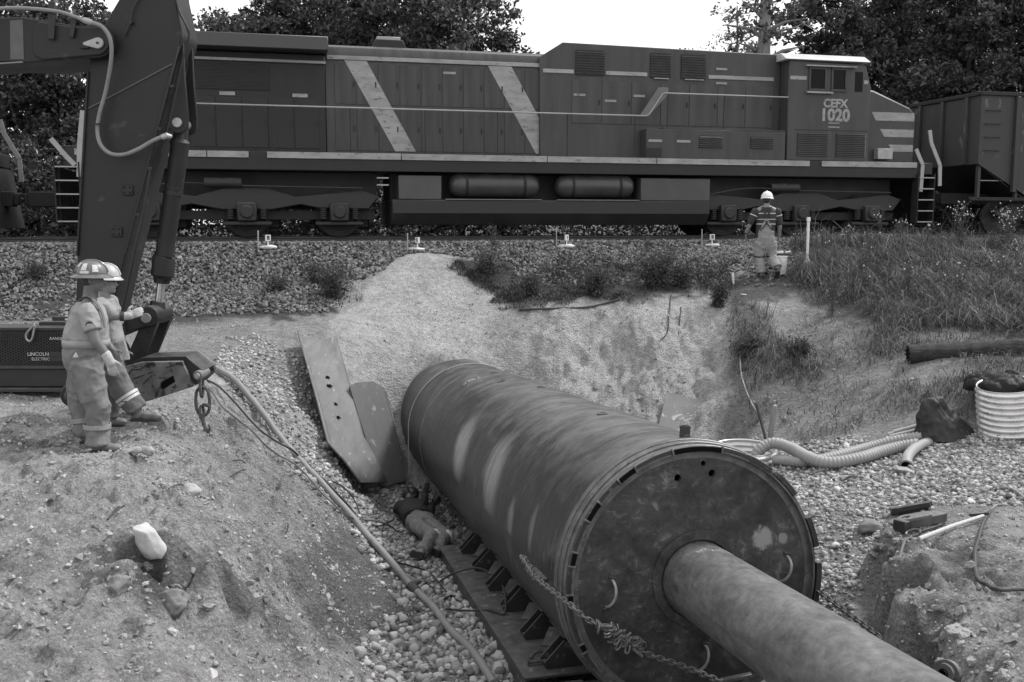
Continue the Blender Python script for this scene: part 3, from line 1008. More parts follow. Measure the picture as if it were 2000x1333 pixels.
# ================================================================== railway track
M_RAIL = mat('rail_steel', 0.05, 0.45, 0.2, 0.3, 8, 0.1)
M_TIE = mat('tarred_timber', 0.04, 0.85, 0, 0.4, 5, 0.3, 30)
def track_mtx(s, t, h):
    """frame with X along the track, -Y to the camera's side, at s metres from the rear coupler"""
    o = np.array([0, YC]) + U * (s - S_OFF) + TOCAM * t
    return Matrix(((U[0], -TOCAM[0], 0, o[0]), (U[1], -TOCAM[1], 0, o[1]), (0, 0, 1, RZ + h), (0, 0, 0, 1)))
track = empty('railway_track', mtx=track_mtx(0, 0, 0))
tag(track, 'railway track of steel rails on dark ties behind the ballast shoulder', 'track', kind='structure')
for y in (-0.755, 0.755):
    prof = [(-.075, -.18), (.075, -.18), (.075, -.165), (.012, -.145), (.010, -.045), (.036, -.035), (.036, -.004), (.03, 0), (-.03, 0), (-.036, -.004), (-.036, -.035), (-.010, -.045), (-.012, -.145), (-.075, -.165)]
    mb = MB()
    mb.prism([(-60, y + a, b) for a, b in prof], (130, 0, 0))
    mb.build('rail', M_RAIL, track)
tie = None
for k in range(64):
    s = -6 + k * 0.56
    if tie is None:
        mb = MB()
        mb.bb(-.115, .115, -1.3, 1.3, -.36, -.182)
        tie = mb.build('tie', M_TIE, track, 0.01)
        o = tie
    else:
        o = tie.copy()
        COL.objects.link(o)
    o.location = (s, 0, 0)

# ================================================================== locomotive (local x from rear coupler to front, y away from the camera, z above rail)
M_LOCO = mat('loco_body_paint', 0.058, 0.5, 0, 0.3, 1.6, 0.06, 30, 0.06, 0.075, stretch=(2.2, 1, .3), spec=.3)
M_LOCO2 = mat('loco_hood_paint', 0.052, 0.5, 0, 0.38, 2.0, 0.06, 30, 0.05, 0.07, stretch=(2.6, 1, .25), spec=.3)
M_LDARK = mat('loco_dark_paint', 0.012, 0.6, 0, 0.3, 2.5, 0.08, 30, dust=0.2)
M_LBLACK = mat('loco_black_grille', 0.010, 0.6, 0, 0.3, 3, 0)
M_LSTRIPE = mat('loco_light_stripe', 0.27, 0.6, 0, 0.3, 3.5, 0.03, 40, 0.22, 0.13, stretch=(.6, 1, 2))
M_LROOF = mat('cab_roof_paint', 0.38, 0.5, 0, 0.1, 2, 0.03)
M_LUNDER = mat('underframe_grime', 0.012, 0.75, 0, 0.35, 2.5, 0.15, 30, dust=0.25)
M_LTANK = mat('tank_grime', 0.022, 0.6, 0, 0.3, 1.8, 0.1, 30, dust=0.3)
M_GLASS = mat('cab_glass', 0.004, 0.12, 0, 0.1, 3, 0, spec=0.12)
M_HAND = mat('handrail_paint', 0.30, 0.45, 0, 0.15, 4, 0)
loco = empty('locomotive', mtx=track_mtx(0, 0, 0), label='long grey diesel locomotive with two slanted pale stripes passing behind the ballast', cat='locomotive')
def L(name, m, fn, bevel=0.0, parent=None, sharp=35):
    mb = MB()
    fn(mb)
    return mb.build(name, m, parent or loco, bevel, 1, sharp)
N_ = -1  # camera side of the locomotive is -y
L('frame', M_LDARK, lambda b: b.bb(0.7, 21.6, -1.44, 1.44, 1.50, 1.905), .01)
for x0, x1 in ((0.9, 3.6), (3.62, 4.5), (4.9, 7.9), (7.92, 11.4), (11.42, 14.2), (14.22, 18.4), (18.75, 21.55)):
    L('sill_stripe', M_LSTRIPE, lambda b: b.bb(x0, x1, -1.475, -1.441, 1.765, 1.905), .004)
# main hood with rounded shoulders
def hoodsec(w_, h_, c_):
    return [(-w_, 1.906), (-w_, h_ - c_), (-w_ + c_ * .35, h_ - c_ * .3), (-w_ + c_ * 1.1, h_), (w_ - c_ * 1.1, h_), (w_ - c_ * .35, h_ - c_ * .3), (w_, h_ - c_), (w_, 1.906)]
def hood(b, x0, x1, w_, h_, c_):
    b.prism([(x0, a, z) for a, z in hoodsec(w_, h_, c_)], (x1 - x0, 0, 0))
hd = L('engine_hood', M_LOCO2, lambda b: hood(b, 6.25, 12.1, .90, 4.43, .26), .01)
L('hood_stripe', M_LSTRIPE, lambda b: b.bb(6.3, 11.6, -.935, -.899, 4.06, 4.15), .003)
# hood doors
def doors(x0, x1, n, z0, z1, y, m, name='door', parent=None):
    wd = (x1 - x0) / n
    first = None
    for k in range(n):
        if first is None:
            mb = MB()
            mb.bb(0.012, wd - 0.012, y - .014, y + .002, z0, z1)
            first = mb.build(name, m, parent or loco, 0.004)
            o = first
            mb = MB()
            mb.bb(wd - .07, wd - .045, y - .035, y - .0145, (z0 + z1) / 2 - .06, (z0 + z1) / 2 + .06)
            hl = mb.build('handle', M_LDARK, o)
        else:
            o = first.copy()
            COL.objects.link(o)
            h2 = hl.copy()
            COL.objects.link(h2)
            h2.parent = o
        o.location = (x0 + k * wd, 0, 0)
doors(6.45, 12.0, 11, 2.0, 3.02, -.90, M_LOCO2)
doors(6.45, 12.0, 11, 3.06, 3.98, -.90, M_LOCO2)
# slanted stripes painted over hood and doors
for (a, b_, c, d) in (((6.69, 4.05), (7.20, 4.05), (8.33, 2.0), (7.84, 2.0)), ((10.08, 4.05), (10.66, 4.05), (11.86, 2.0), (11.28, 2.0))):
    L('slant_stripe', M_LSTRIPE, lambda b: b.prism([(p[0], -.9195, p[1]) for p in (a, b_, c, d)], (0, .0035, 0)))
# radiator end
L('radiator_cab', mat('radiator_cab_paint', .024, .55, 0, .35, 2, .05, stretch=(2, 1, .3), spec=.3), lambda b: b.bb(1.35, 6.24, -.98, .98, 1.907, 4.13), .01)
L('radiator_wing', mat('radiator_wing_paint', .04, .5, 0, .2, 1.2, .05), lambda b: b.prism([(1.3, -1.50, 4.16), (1.3, -1.46, 4.46), (1.3, -.9, 4.53), (1.3, .9, 4.53), (1.3, 1.46, 4.46), (1.3, 1.50, 4.16)], (5.0, 0, 0)), .012)
L('radiator_rim', M_LSTRIPE, lambda b: b.bb(1.36, 6.26, -1.06, -.981, 3.93, 3.985))
L('radiator_screen', M_LBLACK, lambda b: b.bb(1.5, 5.0, -1.0, -.981, 3.30, 3.9))
for k in range(20):
    L('screen_slat', M_LDARK, lambda b: b.bb(1.5, 5.0, -1.012, -.9985, 3.315 + k * .029, 3.325 + k * .029))
doors(1.5, 6.1, 8, 2.02, 3.14, -.98, M_LDARK)
for x in (3.9, 5.5):
    L('warning_plate', M_LSTRIPE, lambda b: b.bb(x, x + .34, -1.003, -.9945, 3.17, 3.25))
# exhaust
def exh(b):
    b.prism([(7.35, -.35, 4.42), (8.25, -.35, 4.42), (8.12, -.35, 4.66), (7.48, -.35, 4.66)], (0, .7, 0))
L('exhaust_stack', M_LDARK, exh, .01)
L('exhaust_rim', mat('exhaust_rim_paint', .3, .5), lambda b: b.bb(7.52, 8.08, -.28, .28, 4.661, 4.74), .01)
# dynamic brake / inverter section with sloped end
L('equipment_cab', M_LOCO, lambda b: b.prism([(11.35, -1.0, 1.907), (11.35, -1.0, 4.30), (11.92, -1.0, 4.66), (17.75, -1.0, 4.60), (17.75, -1.0, 1.907)], (0, 2.0, 0)), .015)
doors(12.15, 17.55, 7, 2.75, 3.78, -1.0, M_LOCO)
for x0, x1 in ((12.25, 12.98), (14.18, 14.72), (15.0, 15.66)):
    fr = L('vent', M_LBLACK, lambda b: b.bb(x0, x1, -1.03, -1.001, 3.9, 4.5))
    for k in range(9):
        L('vent_slat', M_LUNDER, lambda b: b.prism([(x0, -1.045, 3.94 + k * .062), (x0, -1.03, 3.965 + k * .062), (x0, -1.03, 3.955 + k * .062)], (x1 - x0, 0, 0)), parent=fr)
    if x0 > 13:
        L('vent_sill', M_LSTRIPE, lambda b: b.bb(x0 + .1, x1 - .05, -1.05, -1.0305, 3.875, 3.898))
for x0, x1 in ((11.42, 12.2), (13.02, 14.1), (15.75, 17.55)):
    L('belt_stripe', M_LSTRIPE, lambda b: b.bb(x0, x1, -1.022, -1.0005, 3.93, 4.02))
for x0, z in ((12.2, 3.40), (13.75, 3.42), (15.95, 4.15), (15.95, 3.80), (13.0, 3.28), (9.0, 3.82)):
    y = -1.017 if x0 > 12 else -.9195
    L('notice_plate', M_LSTRIPE, lambda b: b.bb(x0, x0 + .30, y - .006, y - .001, z, z + .055))
# raised side walk and its box
L('side_box', M_LOCO, lambda b: b.bb(13.95, 17.72, -1.42, -1.002, 1.907, 2.62), .012)
L('side_box_top', M_LOCO, lambda b: b.bb(14.4, 17.72, -1.38, -1.001, 2.625, 2.66), .006)
for x0 in (15.35, 16.75):
    fr = L('louver', M_LBLACK, lambda b: b.bb(x0, x0 + .62, -1.435, -1.421, 2.18, 2.48))
    for k in range(6):
        L('louver_slat', M_LOCO, lambda b: b.prism([(x0, -1.46, 2.195 + k * .048), (x0, -1.436, 2.222 + k * .048), (x0, -1.436, 2.208 + k * .048)], (.62, 0, 0)), parent=fr)
for x0 in (14.0, 14.75):
    L('notice_plate', M_LSTRIPE, lambda b: b.bb(x0, x0 + .36, -1.430, -1.4215, 2.30, 2.36))
L('step_well', M_LBLACK, lambda b: b.bb(13.98, 14.35, -1.44, -1.4215, 1.95, 2.15))
# cab
CABW = 1.42
L('cab', M_LOCO, lambda b: b.prism([(17.76, -CABW, 1.907), (17.76, -CABW, 4.40), (19.93, -CABW, 4.36), (20.12, -CABW, 3.80), (20.12, -CABW, 1.907)], (0, 2 * CABW, 0)), .02)
L('cab_roof', M_LROOF, lambda b: b.prism([(17.62, -1.50, 4.42), (17.62, -1.2, 4.60), (17.62, 1.2, 4.60), (17.62, 1.50, 4.42), (17.62, 1.4, 4.405), (17.62, -1.4, 4.405)], (2.42, 0, 0)), .01)
for x0, x1 in ((18.36, 18.76), (19.0, 19.34)):
    fr = L('window_frame', M_LOCO2, lambda b: [b.bb(x0 - .05, x1 + .05, -1.455, -1.4205, 3.66, 3.72), b.bb(x0 - .05, x1 + .05, -1.455, -1.4205, 4.20, 4.25), b.bb(x0 - .05, x0, -1.455, -1.4205, 3.721, 4.199), b.bb(x1, x1 + .05, -1.455, -1.4205, 3.721, 4.199)], .004)
    L('pane', M_GLASS, lambda b: b.bb(x0, x1, -1.432, -1.4205, 3.72, 4.2), parent=fr)
L('window_hood', M_LSTRIPE, lambda b: b.bb(18.2, 19.62, -1.52, -1.4205, 4.262, 4.295))
L('arm_rest', M_LSTRIPE, lambda b: b.bb(18.25, 18.98, -1.50, -1.4205, 3.60, 3.645))
L('quarter_window', M_GLASS, lambda b: b.bb(19.64, 19.86, -1.428, -1.4205, 3.68, 4.18))
L('cab_stripe', M_LSTRIPE, lambda b: b.bb(17.8, 18.25, -1.426, -1.4205, 3.93, 4.02))
L('cab_stripe', M_LSTRIPE, lambda b: b.bb(19.9, 20.02, -1.426, -1.4205, 3.88, 3.97))
L('cab_seam', M_LBLACK, lambda b: b.bb(17.95, 20.08, -1.424, -1.4205, 2.675, 2.695))
for x0, x1 in ((18.05, 18.92), (19.16, 20.02)):
    fr = L('louver', M_LBLACK, lambda b: b.bb(x0, x1, -1.43, -1.4205, 2.02, 2.62))
    for k in range(13):
        L('louver_slat', M_LOCO, lambda b: b.prism([(x0, -1.452, 2.03 + k * .046), (x0, -1.4305, 2.058 + k * .046), (x0, -1.4305, 2.044 + k * .046)], (x1 - x0, 0, 0)), parent=fr)
RX90 = Matrix.Rotation(radians(90), 4, 'X')
text_mesh('lettering', 'CEFX', 0.29, M_LSTRIPE, loco, Matrix.Translation((19.1, -1.4235, 3.36)) @ RX90, 0.002, 0, .011)
text_mesh('lettering', '1020', 0.43, M_LSTRIPE, loco, Matrix.Translation((19.1, -1.4235, 3.06)) @ RX90, 0.002, 0, .016)
for z in (2.86, 2.76):
    L('small_print', M_LSTRIPE, lambda b: b.bb(18.92, 19.24, -1.4245, -1.4205, z, z + .025))
# nose
L('nose', M_LOCO, lambda b: b.prism([(20.125, -.98, 1.907), (20.125, -.98, 3.84), (20.5, -.98, 3.80), (21.62, -.98, 3.38), (21.8, -.98, 3.2), (21.8, -.98, 1.907)], (0, 1.96, 0)), .05)
for (x0, z0, z1) in ((20.45, 3.02, 3.24), (20.72, 2.60, 2.80), (21.0, 2.22, 2.40)):
    L('nose_stripe', M_LSTRIPE, lambda b: b.prism([(x0, -.987, z1), (21.75, -.987, z1), (21.75, -.987, z0), (x0 + .14, -.987, z0)], (0, .0065, 0)))
    L('nose_stripe', M_LSTRIPE, lambda b: b.bb(21.801, 21.806, -.9, .9, z0, z1))
L('battery_box', mat('pale_box_paint', .33, .5), lambda b: b.bb(20.55, 21.0, -1.2, -1.0, 2.0, 2.28), .01)
for y in (-.35, .35):
    L('headlight', M_LSTRIPE, lambda b: b.cyl((21.80, y * .4, 3.05), (21.86, y * .4, 3.05), .10, n=16))
L('front_platform', M_LDARK, lambda b: b.bb(21.605, 22.05, -1.44, 1.44, 1.60, 1.90), .01)
L('rear_platform', M_LDARK, lambda b: b.bb(.62, 1.34, -1.40, 1.40, 1.908, 1.96), .01)
# steps, one flight at each corner on the camera side and two on the far side
def flight(x0, x1, y0, y1):
    L('step_back', M_LUNDER, lambda b: b.bb(x0 - .06, x1 + .06, y1 - .30 * (1 if y0 < 0 else -1) - .01, y1 - .30 * (1 if y0 < 0 else -1) + .01, .30, 1.59)) if False else None
    for k in range(5):
        z = 0.36 + k * .29
        st = L('step', M_LDARK, lambda b: b.bb(x0, x1, min(y0, y1), max(y0, y1), z - .02, z))
        L('step_edge', M_HAND, lambda b: b.bb(x0, x1, y0 - (.012 if y0 < 0 else -.001), y0 - (.001 if y0 < 0 else -.012), z - .022, z + .006), parent=st)
    for x in (x0 - .03, x1 + .002):
        L('step_side', M_LUNDER, lambda b: b.bb(x, x + .028, min(y0, y1), max(y0, y1), .33, 1.62))
for y0, y1 in ((-1.50, -1.24), (1.50, 1.24)):
    flight(21.62, 22.08, y0, y1)
    flight(.50, .96, y0, y1)
# pale flat stanchions at the corners
def ribbon(pts, w_, name='corner_handrail'):
    mb = MB()
    for a, b_ in zip(pts[:-1], pts[1:]):
        mb.bar(a, b_, w_, .03, (0, 1, 0))
    mb.build(name, M_HAND, loco)
for y in (-1.47, 1.47):
    ribbon([(21.88, y, 2.75), (21.95, y, 2.42), (22.25, y, 1.84), (22.27, y, 1.30)], .10)
    ribbon([(21.5, y, 2.25), (21.72, y, 1.85), (21.70, y, 1.15)], .10)
    ribbon([(1.12, y, 2.70), (1.02, y, 1.95), (.98, y, 1.30)], .12)
    ribbon([(.45, y, 2.10), (.72, y, 1.75), (.90, y, 1.55)], .10)
L('pilot_plate', M_LUNDER, lambda b: b.prism([(22.1, -1.4, 1.55), (22.1, 1.4, 1.55), (22.35, 1.2, .2), (22.35, -1.2, .2)], (-.06, 0, 0)))
L('rear_pilot', M_LUNDER, lambda b: b.bb(.48, .54, -1.2, 1.2, .3, 1.5))
for x0, x1 in ((22.1, 22.55), (-.45, .6)):
    L('coupler', M_LUNDER, lambda b: [b.bb(x0, x1, -.12, .12, .72, .98), b.bb(x0 + .1, x1 - .1, -.22, .2, .68, 1.02)], .02)
# side handrails
def hrail(pts):
    mb = MB()
    mb.tube([np.array(p, float) for p in pts], .018, 8)
    mb.build('side_handrail', M_HAND, loco)
for y in (-1.43, 1.43):
    hrail([(1.2, y, 2.92), (13.9, y, 2.92), (14.0, y, 2.95), (14.35, y, 3.46), (14.42, y, 3.48), (17.75, y, 3.48)])
    for k in range(8):
        x = 1.6 + k * 1.72
        L('stanchion', M_LDARK, lambda b: b.cyl((x, y, 1.91), (x, y, 2.905), .014, n=8))
    for x in (14.5, 16.0, 17.5):
        L('stanchion', M_LDARK, lambda b: b.cyl((x, y * .97, 2.66), (x, y, 3.465), .014, n=8))
L('hand_panel', mat('hand_panel_paint', .12, .5), lambda b: b.prism([(13.75, -1.425, 2.90), (13.98, -1.425, 2.90), (14.5, -1.425, 3.46), (14.5, -1.425, 3.62), (14.25, -1.425, 3.62)], (0, .02, 0)))
# fuel tank with air reservoirs and boxes
def tank(b):
    b.prism([(7.7, -1.38, .86), (7.7, -1.38, .55), (7.7, -1.15, .27), (7.7, 1.15, .27), (7.7, 1.38, .55), (7.7, 1.38, .86)], (8.0, 0, 0))
L('fuel_tank', M_LTANK, tank, .02)
L('tank_body', M_LUNDER, lambda b: b.bb(7.72, 15.65, -.75, .75, .865, 1.48))
L('tank_ledge', mat('ledge_paint', .16, .5), lambda b: [b.bb(8.95, 11.3, -1.40, -1.30, .865, .885), b.bb(11.7, 13.8, -1.40, -1.30, .865, .885)])
for x0, x1 in ((9.08, 11.30), (11.72, 13.74)):
    def res(b):
        xx = [x0, x0 + .04, x0 + .12, x0 + .25, x1 - .25, x1 - .12, x1 - .04, x1]
        rr = [.08, .18, .25, .285, .285, .25, .18, .08]
        b.tube([np.array([x, -1.08, 1.22]) for x in xx], rr, 24)
    L('air_reservoir', mat('reservoir_paint', .05, .38, 0, .25, 2, .05, dust=.25), res)
    for x in (x0 + .4, x1 - .4):
        L('reservoir_strap', M_LUNDER, lambda b: b.lathe([(-.03, .29), (.03, .29), (.03, .298), (-.03, .298)], (x, -1.08, 1.22), (1, 0, 0), 28, closed_prof=True))
for x0, x1 in ((7.85, 8.86), (13.85, 15.7)):
    L('side_locker', mat('locker_paint', .06, .5, 0, .3, 2, .06, dust=.2), lambda b: b.bb(x0, x1, -1.36, -.8, .87, 1.42), .012)
for z in (1.50, 1.34, 1.18):
    L('rung', M_HAND, lambda b: b.bb(7.35, 7.62, -1.38, -1.30, z, z + .03))
# trucks
def truck(xc):
    tr = L('truck', M_LTANK, lambda b: [b.prism([(xc - 3.0, -1.16, .95), (xc - 2.6, -1.16, 1.06), (xc - 1.1, -1.16, .92), (xc - .5, -1.16, 1.10), (xc + .5, -1.16, 1.10), (xc + 1.1, -1.16, .92), (xc + 2.6, -1.16, 1.06), (xc + 3.0, -1.16, .95),
                                        (xc + 2.75, -1.16, .64), (xc + 1.6, -1.16, .66), (xc + 1.2, -1.16, .74), (xc + .55, -1.16, .62), (xc - .55, -1.16, .62), (xc - 1.2, -1.16, .74), (xc - 1.6, -1.16, .66), (xc - 2.75, -1.16, .64)], (0, d, 0)) for d in (.18,)] +
           [b.prism([(xc - 2.9, 1.16, .95), (xc - 2.6, 1.16, 1.06), (xc + 2.6, 1.16, 1.06), (xc + 2.9, 1.16, .95), (xc + 2.6, 1.16, .66), (xc - 2.6, 1.16, .66)], (0, -.18, 0))], .02)
    for k in (-1, 0, 1):
        x = xc + k * 2.07
        wh = L('wheel', M_LUNDER, lambda b: b.lathe([(-.07, .001), (-.07, .40), (-.10, .44), (-.10, .53), (.03, .545), (.045, .57), (.06, .57), (.06, .0015)], (x, -.82, .53), (0, 1, 0), 40), parent=tr)
        L('wheel', M_LUNDER, lambda b: b.lathe([(.07, .001), (.07, .40), (.10, .44), (.10, .53), (-.03, .545), (-.045, .57), (-.06, .57), (-.06, .0015)], (x, .82, .53), (0, 1, 0), 40), parent=tr)
        L('axle', M_LUNDER, lambda b: b.cyl((x, -.8, .53), (x, .8, .53), .1, n=12), parent=tr)
        L('journal_box', M_LTANK, lambda b: [b.bb(x - .22, x + .22, -1.30, -1.02, .36, .78), b.cyl((x, -1.36, .57), (x, -1.30, .57), .15, n=16)], .03, parent=tr)
        for dx in (-.42, .30):
            for q in range(5):
                L('spring_coil', M_LTANK, lambda b: b.cyl((x + dx + .06, -1.13, .42 + q * .05), (x + dx + .06, -1.13, .45 + q * .05), .09, n=10), parent=tr)
        L('equalizer', M_LTANK, lambda b: b.bb(x - .55, x + .55, -1.2, -1.05, .27, .345), .015, parent=tr)
    L('bolster', M_LBLACK, lambda b: b.bb(xc - 3.0, xc + 3.0, -.62, .62, .95, 1.49), parent=tr)
    for k in (-1, 0, 1):
        x = xc + k * 2.07
        L('traction_motor', M_LBLACK, lambda b: b.bb(x - .25, x + .75, -.58, .58, .18, .94), .05, parent=tr)
    L('brake_rigging', M_LUNDER, lambda b: b.bb(xc - 2.9, xc + 2.9, -.96, -.93, .40, .60), parent=tr)
    L('brake_cylinder', M_LTANK, lambda b: b.cyl((xc - .9, -1.2, 1.22), (xc - .1, -1.2, 1.22), .11, n=16), parent=tr)
    L('brake_pipe', M_LTANK, lambda b: b.tube(smooth_path([(xc - 2.7, -1.25, 1.02), (xc - 1.5, -1.25, 1.2), (xc, -1.25, 1.15), (xc + 2.6, -1.25, 1.12)], 6), .02, 6), parent=tr)
truck(4.42)
truck(18.35)
# a second unit coupled behind, only its front corner reaches into the picture
bpy.context.view_layer.update()
loco2 = copy_tree(loco)
loco2.matrix_world = track_mtx(-23.1, 0, 0)
tag(loco2, 'second locomotive at the far left, only its front steps and handrail showing', 'locomotive', 'locomotives of the train')
loco['group'] = 'locomotives of the train'

# ================================================================== coal car
car = empty('coal_car', mtx=track_mtx(23.4, 0, 0), label='grey open-top coal hopper car coupled ahead of the locomotive', cat='rail car')
M_CAR = mat('coal_car_paint', .035, .65, 0, .22, 1.4, .06, 30, .12, .11, stretch=(1, 1, .5))
M_CARD = mat('coal_car_dark', .012, .7, 0, .3, 2, .1)
def Cc(name, m, fn, bevel=0.0, parent=None):
    mb = MB()
    fn(mb)
    return mb.build(name, m, parent or car, bevel)
def car_body(b):
    b.bb(0, 15, -1.5, -1.46, 1.25, 3.66)
    b.bb(0, 15, 1.46, 1.5, 1.25, 3.66)
    b.prism([(0, -1.459, 3.66), (0.04, -1.459, 3.66), (1.6, -1.459, 1.3), (1.56, -1.459, 1.3)], (0, 2.918, 0)) if False else b.bb(0, .04, -1.459, 1.459, 1.95, 3.66)
    b.prism([(.04, -1.455, 1.95), (0, -1.455, 1.95), (1.5, -1.455, 1.05), (1.54, -1.455, 1.05)], (0, 2.91, 0))
    b.bb(14.96, 15, -1.459, 1.459, 1.95, 3.66)
def car_side(b, y):
    b.prism([(0, y, 3.70), (15, y, 3.70), (15, y, 1.9), (13.6, y, 1.1), (1.5, y, 1.1), (0, y, 1.9)], (0, .04, 0))
Cc('body_side', M_CAR, lambda b: car_side(b, -1.50))
Cc('body_side', M_CAR, lambda b: car_side(b, 1.46))
Cc('end_wall', M_CAR, lambda b: b.bb(.001, .041, -1.459, 1.459, 1.9, 3.70))
Cc('slope_sheet', M_CARD, lambda b: b.prism([(.0, -1.455, 1.9), (.04, -1.455, 1.9), (1.55, -1.455, 1.0), (1.5, -1.455, 1.0)], (0, 2.91, 0)))
Cc('coal', mat('coal_black', .02, .6, 0, .4, 8, .8, 12), lambda b: b.prism([(.1, -1.4, 3.2), (1.2, -1.4, 3.45), (14, -1.4, 3.45), (14.9, -1.4, 3.2), (14.9, -1.4, 3.0), (.1, -1.4, 3.0)], (0, 2.8, 0)))
Cc('top_chord', M_CARD, lambda b: [b.bb(-.03, 15.03, -1.56, -1.44, 3.70, 3.80), b.bb(-.03, 15.03, 1.44, 1.56, 3.70, 3.80), b.bb(-.05, .08, -1.44, 1.44, 3.70, 3.80)], .01)
for k in range(12):
    Cc('side_post', M_CAR, lambda b: b.bb(1.05 + k * 1.2, 1.17 + k * 1.2, -1.60, -1.501, 1.15, 3.69), .01)
for y in (-1.0, 0, 1.0):
    Cc('end_post', M_CAR, lambda b: b.bb(-.09, -.001, y - .05, y + .05, 1.9, 3.69), .01)
for z in (2.25, 2.6, 2.95, 3.3):
    Cc('grab_iron', M_CARD, lambda b: b.tube([(.15, -1.502, z), (.15, -1.56, z), (.6, -1.56, z), (.6, -1.502, z)], .012, 6))
Cc('sill', M_CARD, lambda b: [b.bb(-.2, 15.2, -.35, .35, .85, 1.15), b.bb(-.15, 1.9, -1.45, -1.35, .92, 1.02), b.bb(-.15, 1.9, 1.35, 1.45, .92, 1.02)], .01)
for a, b_ in (((.1, -1.4, .95), (.1, -1.4, 1.95)), ((.1, 1.4, .95), (.1, 1.4, 1.95)), ((1.3, -1.4, .95), (1.3, -1.4, 1.2))):
    Cc('corner_strut', M_CAR, lambda b: b.bar(a, b_, .10, .08))
Cc('handrail', M_HAND, lambda b: b.tube([(.1, -1.43, 1.46), (1.2, -1.43, 1.46)], .012, 6))
for y in (-1.1, .98):
    ctr = Cc('truck_frame', M_LUNDER, lambda b: b.prism([(.9, y, .62), (1.5, y, .85), (2.5, y, .85), (3.1, y, .62), (2.7, y, .42), (1.3, y, .42)], (0, .12, 0)), .02)
for x in (1.2, 2.8):
    for y in (-.80, .80):
        Cc('wheel', M_LUNDER, lambda b: b.cyl((x, y - .06, .46), (x, y + .06, .46), .46, n=36), .01, ctr)
Cc('coupler', M_LUNDER, lambda b: [b.bb(-.75, 0, -.12, .12, .72, .98)], .02)
Cc('hopper_pocket', M_CARD, lambda b: [b.prism([(3.6 + k * 3.2, -1.2, 1.1), (6.2 + k * 3.2, -1.2, 1.1), (5.3 + k * 3.2, -1.2, .45), (4.5 + k * 3.2, -1.2, .45)], (0, 2.4, 0)) for k in range(3)])
# ================================================================== excavator arm at the left
EY = 10.6
def E(px, py, dy=0.0):
    return P(px, py, EY) + np.array([0, dy, 0])
M_EXC = mat('excavator_paint', .022, .5, 0, .25, 2.2, .06, 40, .08, .045, spec=.3)
M_EXD = mat('excavator_dark', .012, .5, 0, .3, 5, .15, 40, dust=.2)
M_EXW = mat('excavator_worn', .12, .55, 0, .45, 5, .25, 40, .35, .022, dust=.3)
M_PIN = mat('pin_steel', .34, .4, .4, .2, 12, .1)
M_HOSE = mat('grey_hose', .20, .6, 0, .15, 10, .1)
M_CHROME = mat('polished_rod', .55, .18, .9, .08, 6, 0)
exb = E(200, 700)
exc = empty('excavator', exb, label='dark excavator arm hanging down at the left edge behind two workers', cat='excavator')
def X(name, m, fn, bevel=0.0, parent=None, sharp=35):
    mb = MB(exb)
    fn(mb)
    return mb.build(name, m, parent or exc, bevel, 2 if bevel > .01 else 1, sharp)
def px_poly(pts, dy):
    return [E(x, y, dy) for x, y in pts]
STK = [(240, -14), (339, -14), (356, 64), (354, 79), (341, 124), (244, 500), (208, 650), (146, 650), (151, 500), (172, 139), (186, 90), (210, 37)]
STKT = [(240, -14), (262, -120), (300, -140), (332, -100), (339, -14)]
X('stick', M_EXC, lambda b: b.prism(px_poly([(262, -120), (300, -140), (332, -100)] + STK[1:] + STK[:1], 0), (0, .52, 0)), .012)
X('weld_line', mat('weld_paint', .07, .5), lambda b: b.bar(E(174, 212, -.006), E(340, 124, -.006), .014, .012, (0, 1, 0)))
X('stick_flange', M_EXC, lambda b: b.bar(E(349, 92, -.012), E(245, 498, -.012), .03, .03, (0, 1, 0)), .005)
X('rear_flange', M_EXC, lambda b: b.bar(E(173, 140, -.012), E(152, 500, -.012), .022, .03, (0, 1, 0)), .005)
for x, y in ((250, 372), (229, 453)):
    c = E(x, y, -.012)
    pl = X('bracket_plate', M_EXC, lambda b: b.box(c, (.115, .022, .105)), .006)
    for dx in (-.03, .03):
        for dz in (-.028, .028):
            X('bolt_hole', M_BLACK, lambda b: b.cyl(c + (dx, -.0125, dz), c + (dx, -.010, dz), .009, n=8), parent=pl)
for x, y in ((258, 46), (338, 170), (315, 253), (270, 420), (294, 330)):
    X('grease_fitting', M_EXD, lambda b: b.cyl(E(x, y, -.05), E(x, y, 0), .017, n=10))
X('grease_line', M_EXD, lambda b: b.tube(smooth_path([E(285, -20, -.03), E(262, 20, -.03), E(257, 44, -.03), E(245, 72, -.02)], 6), .008, 6))
# boom end
def rnd(cx, cy, r, a0, a1, n=8):
    return [(cx + r * cos(radians(a)), cy - r * sin(radians(a))) for a in np.linspace(a0, a1, n)]
bo_ = X('boom', M_EXC, lambda b: b.prism(px_poly([(-420, 70), (-300, 48), (0, 41), (56, 39), (161, 56)] + rnd(200, 86, 32, 75, -75) + [(60, 127), (0, 125), (-300, 150), (-420, 170)], -.14), (0, .80, 0)), .012)
X('boom_cheek', M_EXC, lambda b: b.prism(px_poly([(80, 58), (92, 49), (160, 60)] + rnd(199, 86, 28, 70, -70) + [(100, 122), (84, 116), (78, 104)], -.17), (0, .03, 0)), .008)
X('boom_edge', mat('boom_edge_worn', .20, .5), lambda b: b.bar(E(-300, 149, -.145), E(58, 126, -.145), .012, .02, (0, 1, 0)))
X('boom_band', mat('boom_band_paint', .085, .5), lambda b: b.prism(px_poly([(33, 46), (58, 44), (60, 121), (34, 121)], -.145), (0, .006, 0)))
X('pin_keeper', M_PIN, lambda b: b.prism(px_poly([(177, 90)] + rnd(206, 91, 11, 110, -110) + [(178, 95)], -.20), (0, .03, 0)), .006)
X('pin_bolt', M_EXD, lambda b: b.cyl(E(206, 91, -.215), E(206, 91, -.2), .012, n=10))
